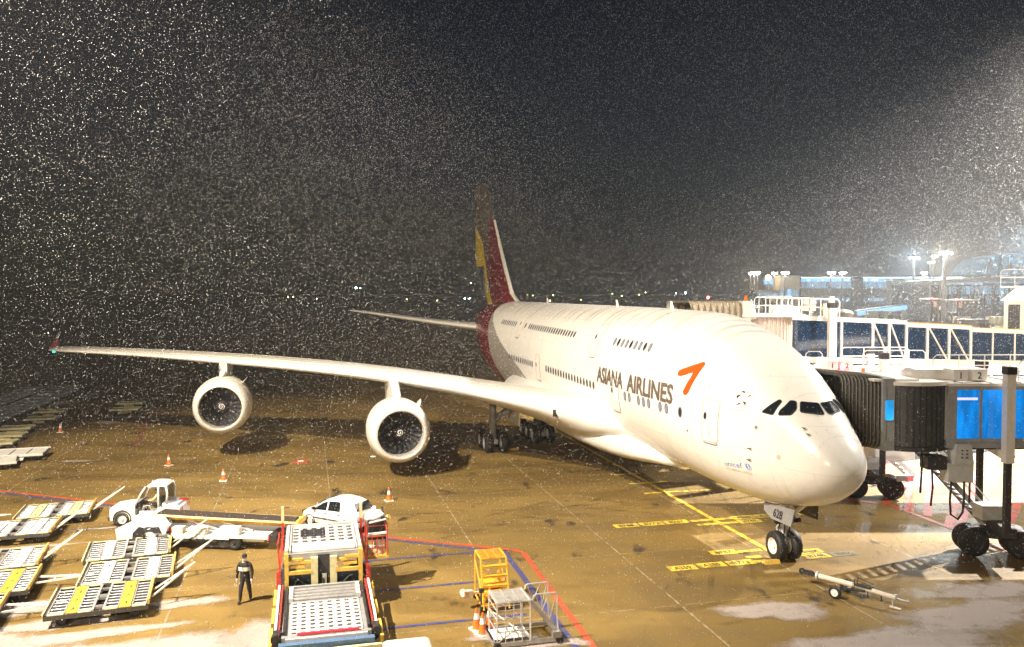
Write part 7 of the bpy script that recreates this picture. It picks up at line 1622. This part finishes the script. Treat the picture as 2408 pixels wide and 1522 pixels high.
# ------------------------------------------------------------------ snow in the air and haze
def snowfall(n, seed=3):
    rng = np.random.default_rng(seed)
    # a block of air in front of and beside the viewer, denser near so that every depth shows flakes
    y = 15.0 + 100.0 * rng.uniform(0, 1, n) ** 1.1; xw = .72 * y + 8
    x = rng.uniform(-1, 1, n) * xw; z = rng.uniform(.3, 1, n)
    z = rng.uniform(0.2, 46.0, n)
    keep = (z - CAM_H < .42 * y + 2); x, y, z = x[keep], y[keep], z[keep]; m = len(x)
    size = rng.uniform(.6, 1.5, m) * (.0044 + .00024 * y)
    d = rng.normal(size=(m, 3)); d[:, 2] *= 1.2; d /= np.linalg.norm(d, axis=1)[:, None]
    e = rng.normal(size=(m, 3)); e -= d * (e * d).sum(1)[:, None]; e /= np.linalg.norm(e, axis=1)[:, None]; f = np.cross(d, e)
    C = np.stack([x, y, z], 1); L_ = size * rng.uniform(1.0, 2.6, m); Wd = size * .55
    bend = f * (L_ * rng.uniform(-.6, .6, m))[:, None]
    V = np.stack([C - d * L_[:, None] + bend, C + e * Wd[:, None], C - e * Wd[:, None] * .7 + f * Wd[:, None] * .6, C + d * L_[:, None] * .8 - f * Wd[:, None] * .5], 1).reshape(-1, 3)
    T_ = np.array([[0, 2, 1], [0, 1, 3], [1, 2, 3], [0, 3, 2]]); I = (np.arange(m) * 4)[:, None, None] + T_[None]
    I = I.reshape(-1, 3); me = bpy.data.meshes.new('snowfall'); me.vertices.add(len(V)); me.vertices.foreach_set('co', V.astype(np.float32).ravel())
    me.loops.add(I.size); me.loops.foreach_set('vertex_index', I.astype(np.int32).ravel())
    me.polygons.add(len(I)); me.polygons.foreach_set('loop_start', np.arange(0, I.size, 3, dtype=np.int32)); me.polygons.foreach_set('loop_total', np.full(len(I), 3, dtype=np.int32))
    me.update(); me.validate()
    sm = mat('snow_flake', (.92, .92, .93), .8); me.materials.append(sm)
    o = bpy.data.objects.new('snowfall', me); COL.objects.link(o); tag(o, 'fine snowflakes falling all across the night sky', kind='stuff'); return o
snowfall(NFLAKE)
# unseen shield added to keep the roof lamp's light off the upper air
vz = thing('added_shield', 'added dark shield blocking upward light behind the viewer', 'light_shield', (-24, -30, 24), 0)
vz.rotation_euler = (0, 0, -math.atan2(26, 82))
mb = MB(); mb.add([(-3, -.5, .42), (3, -.5, .42), (3, 2.0, -.035), (-3, 2.0, -.035), (-3, -.5, .48), (3, -.5, .48), (3, 2.0, .03), (-3, 2.0, .03)], [(3, 2, 1, 0), (4, 5, 6, 7), (0, 1, 5, 4), (1, 2, 6, 5), (2, 3, 7, 6), (3, 0, 4, 7)]); mb.build('shield_plate', M['dark'], vz)  # added plate, sloped only to block the lamp's upward light
mb = MB(); mb.box((0, -.6, -.1), (1.2, .3, 1.0)); mb.build('shield_back', M['dark'], vz)
mb = MB(); mb.cyl((0, -.8, -24), (0, -.8, 0), .2, 8); mb.build('pole', M['dark'], vz)


hz_ = bpy.data.materials.new('snow_haze'); hz_.use_nodes = True; t = hz_.node_tree
for n_ in list(t.nodes):
    if n_.type == 'BSDF_PRINCIPLED': t.nodes.remove(n_)
pv = t.nodes.new('ShaderNodeVolumePrincipled'); pv.inputs['Color'].default_value = (.93, .92, .92, 1); pv.inputs['Density'].default_value = HAZE; pv.inputs['Anisotropy'].default_value = .25
out = [n_ for n_ in t.nodes if n_.type == 'OUTPUT_MATERIAL'][0]; t.links.new(pv.outputs[0], out.inputs['Volume'])
mb = MB(); mb.box((200, 1440, 37), (3500, 3080, 76)); tag(mb.build('haze', hz_), kind='stuff')
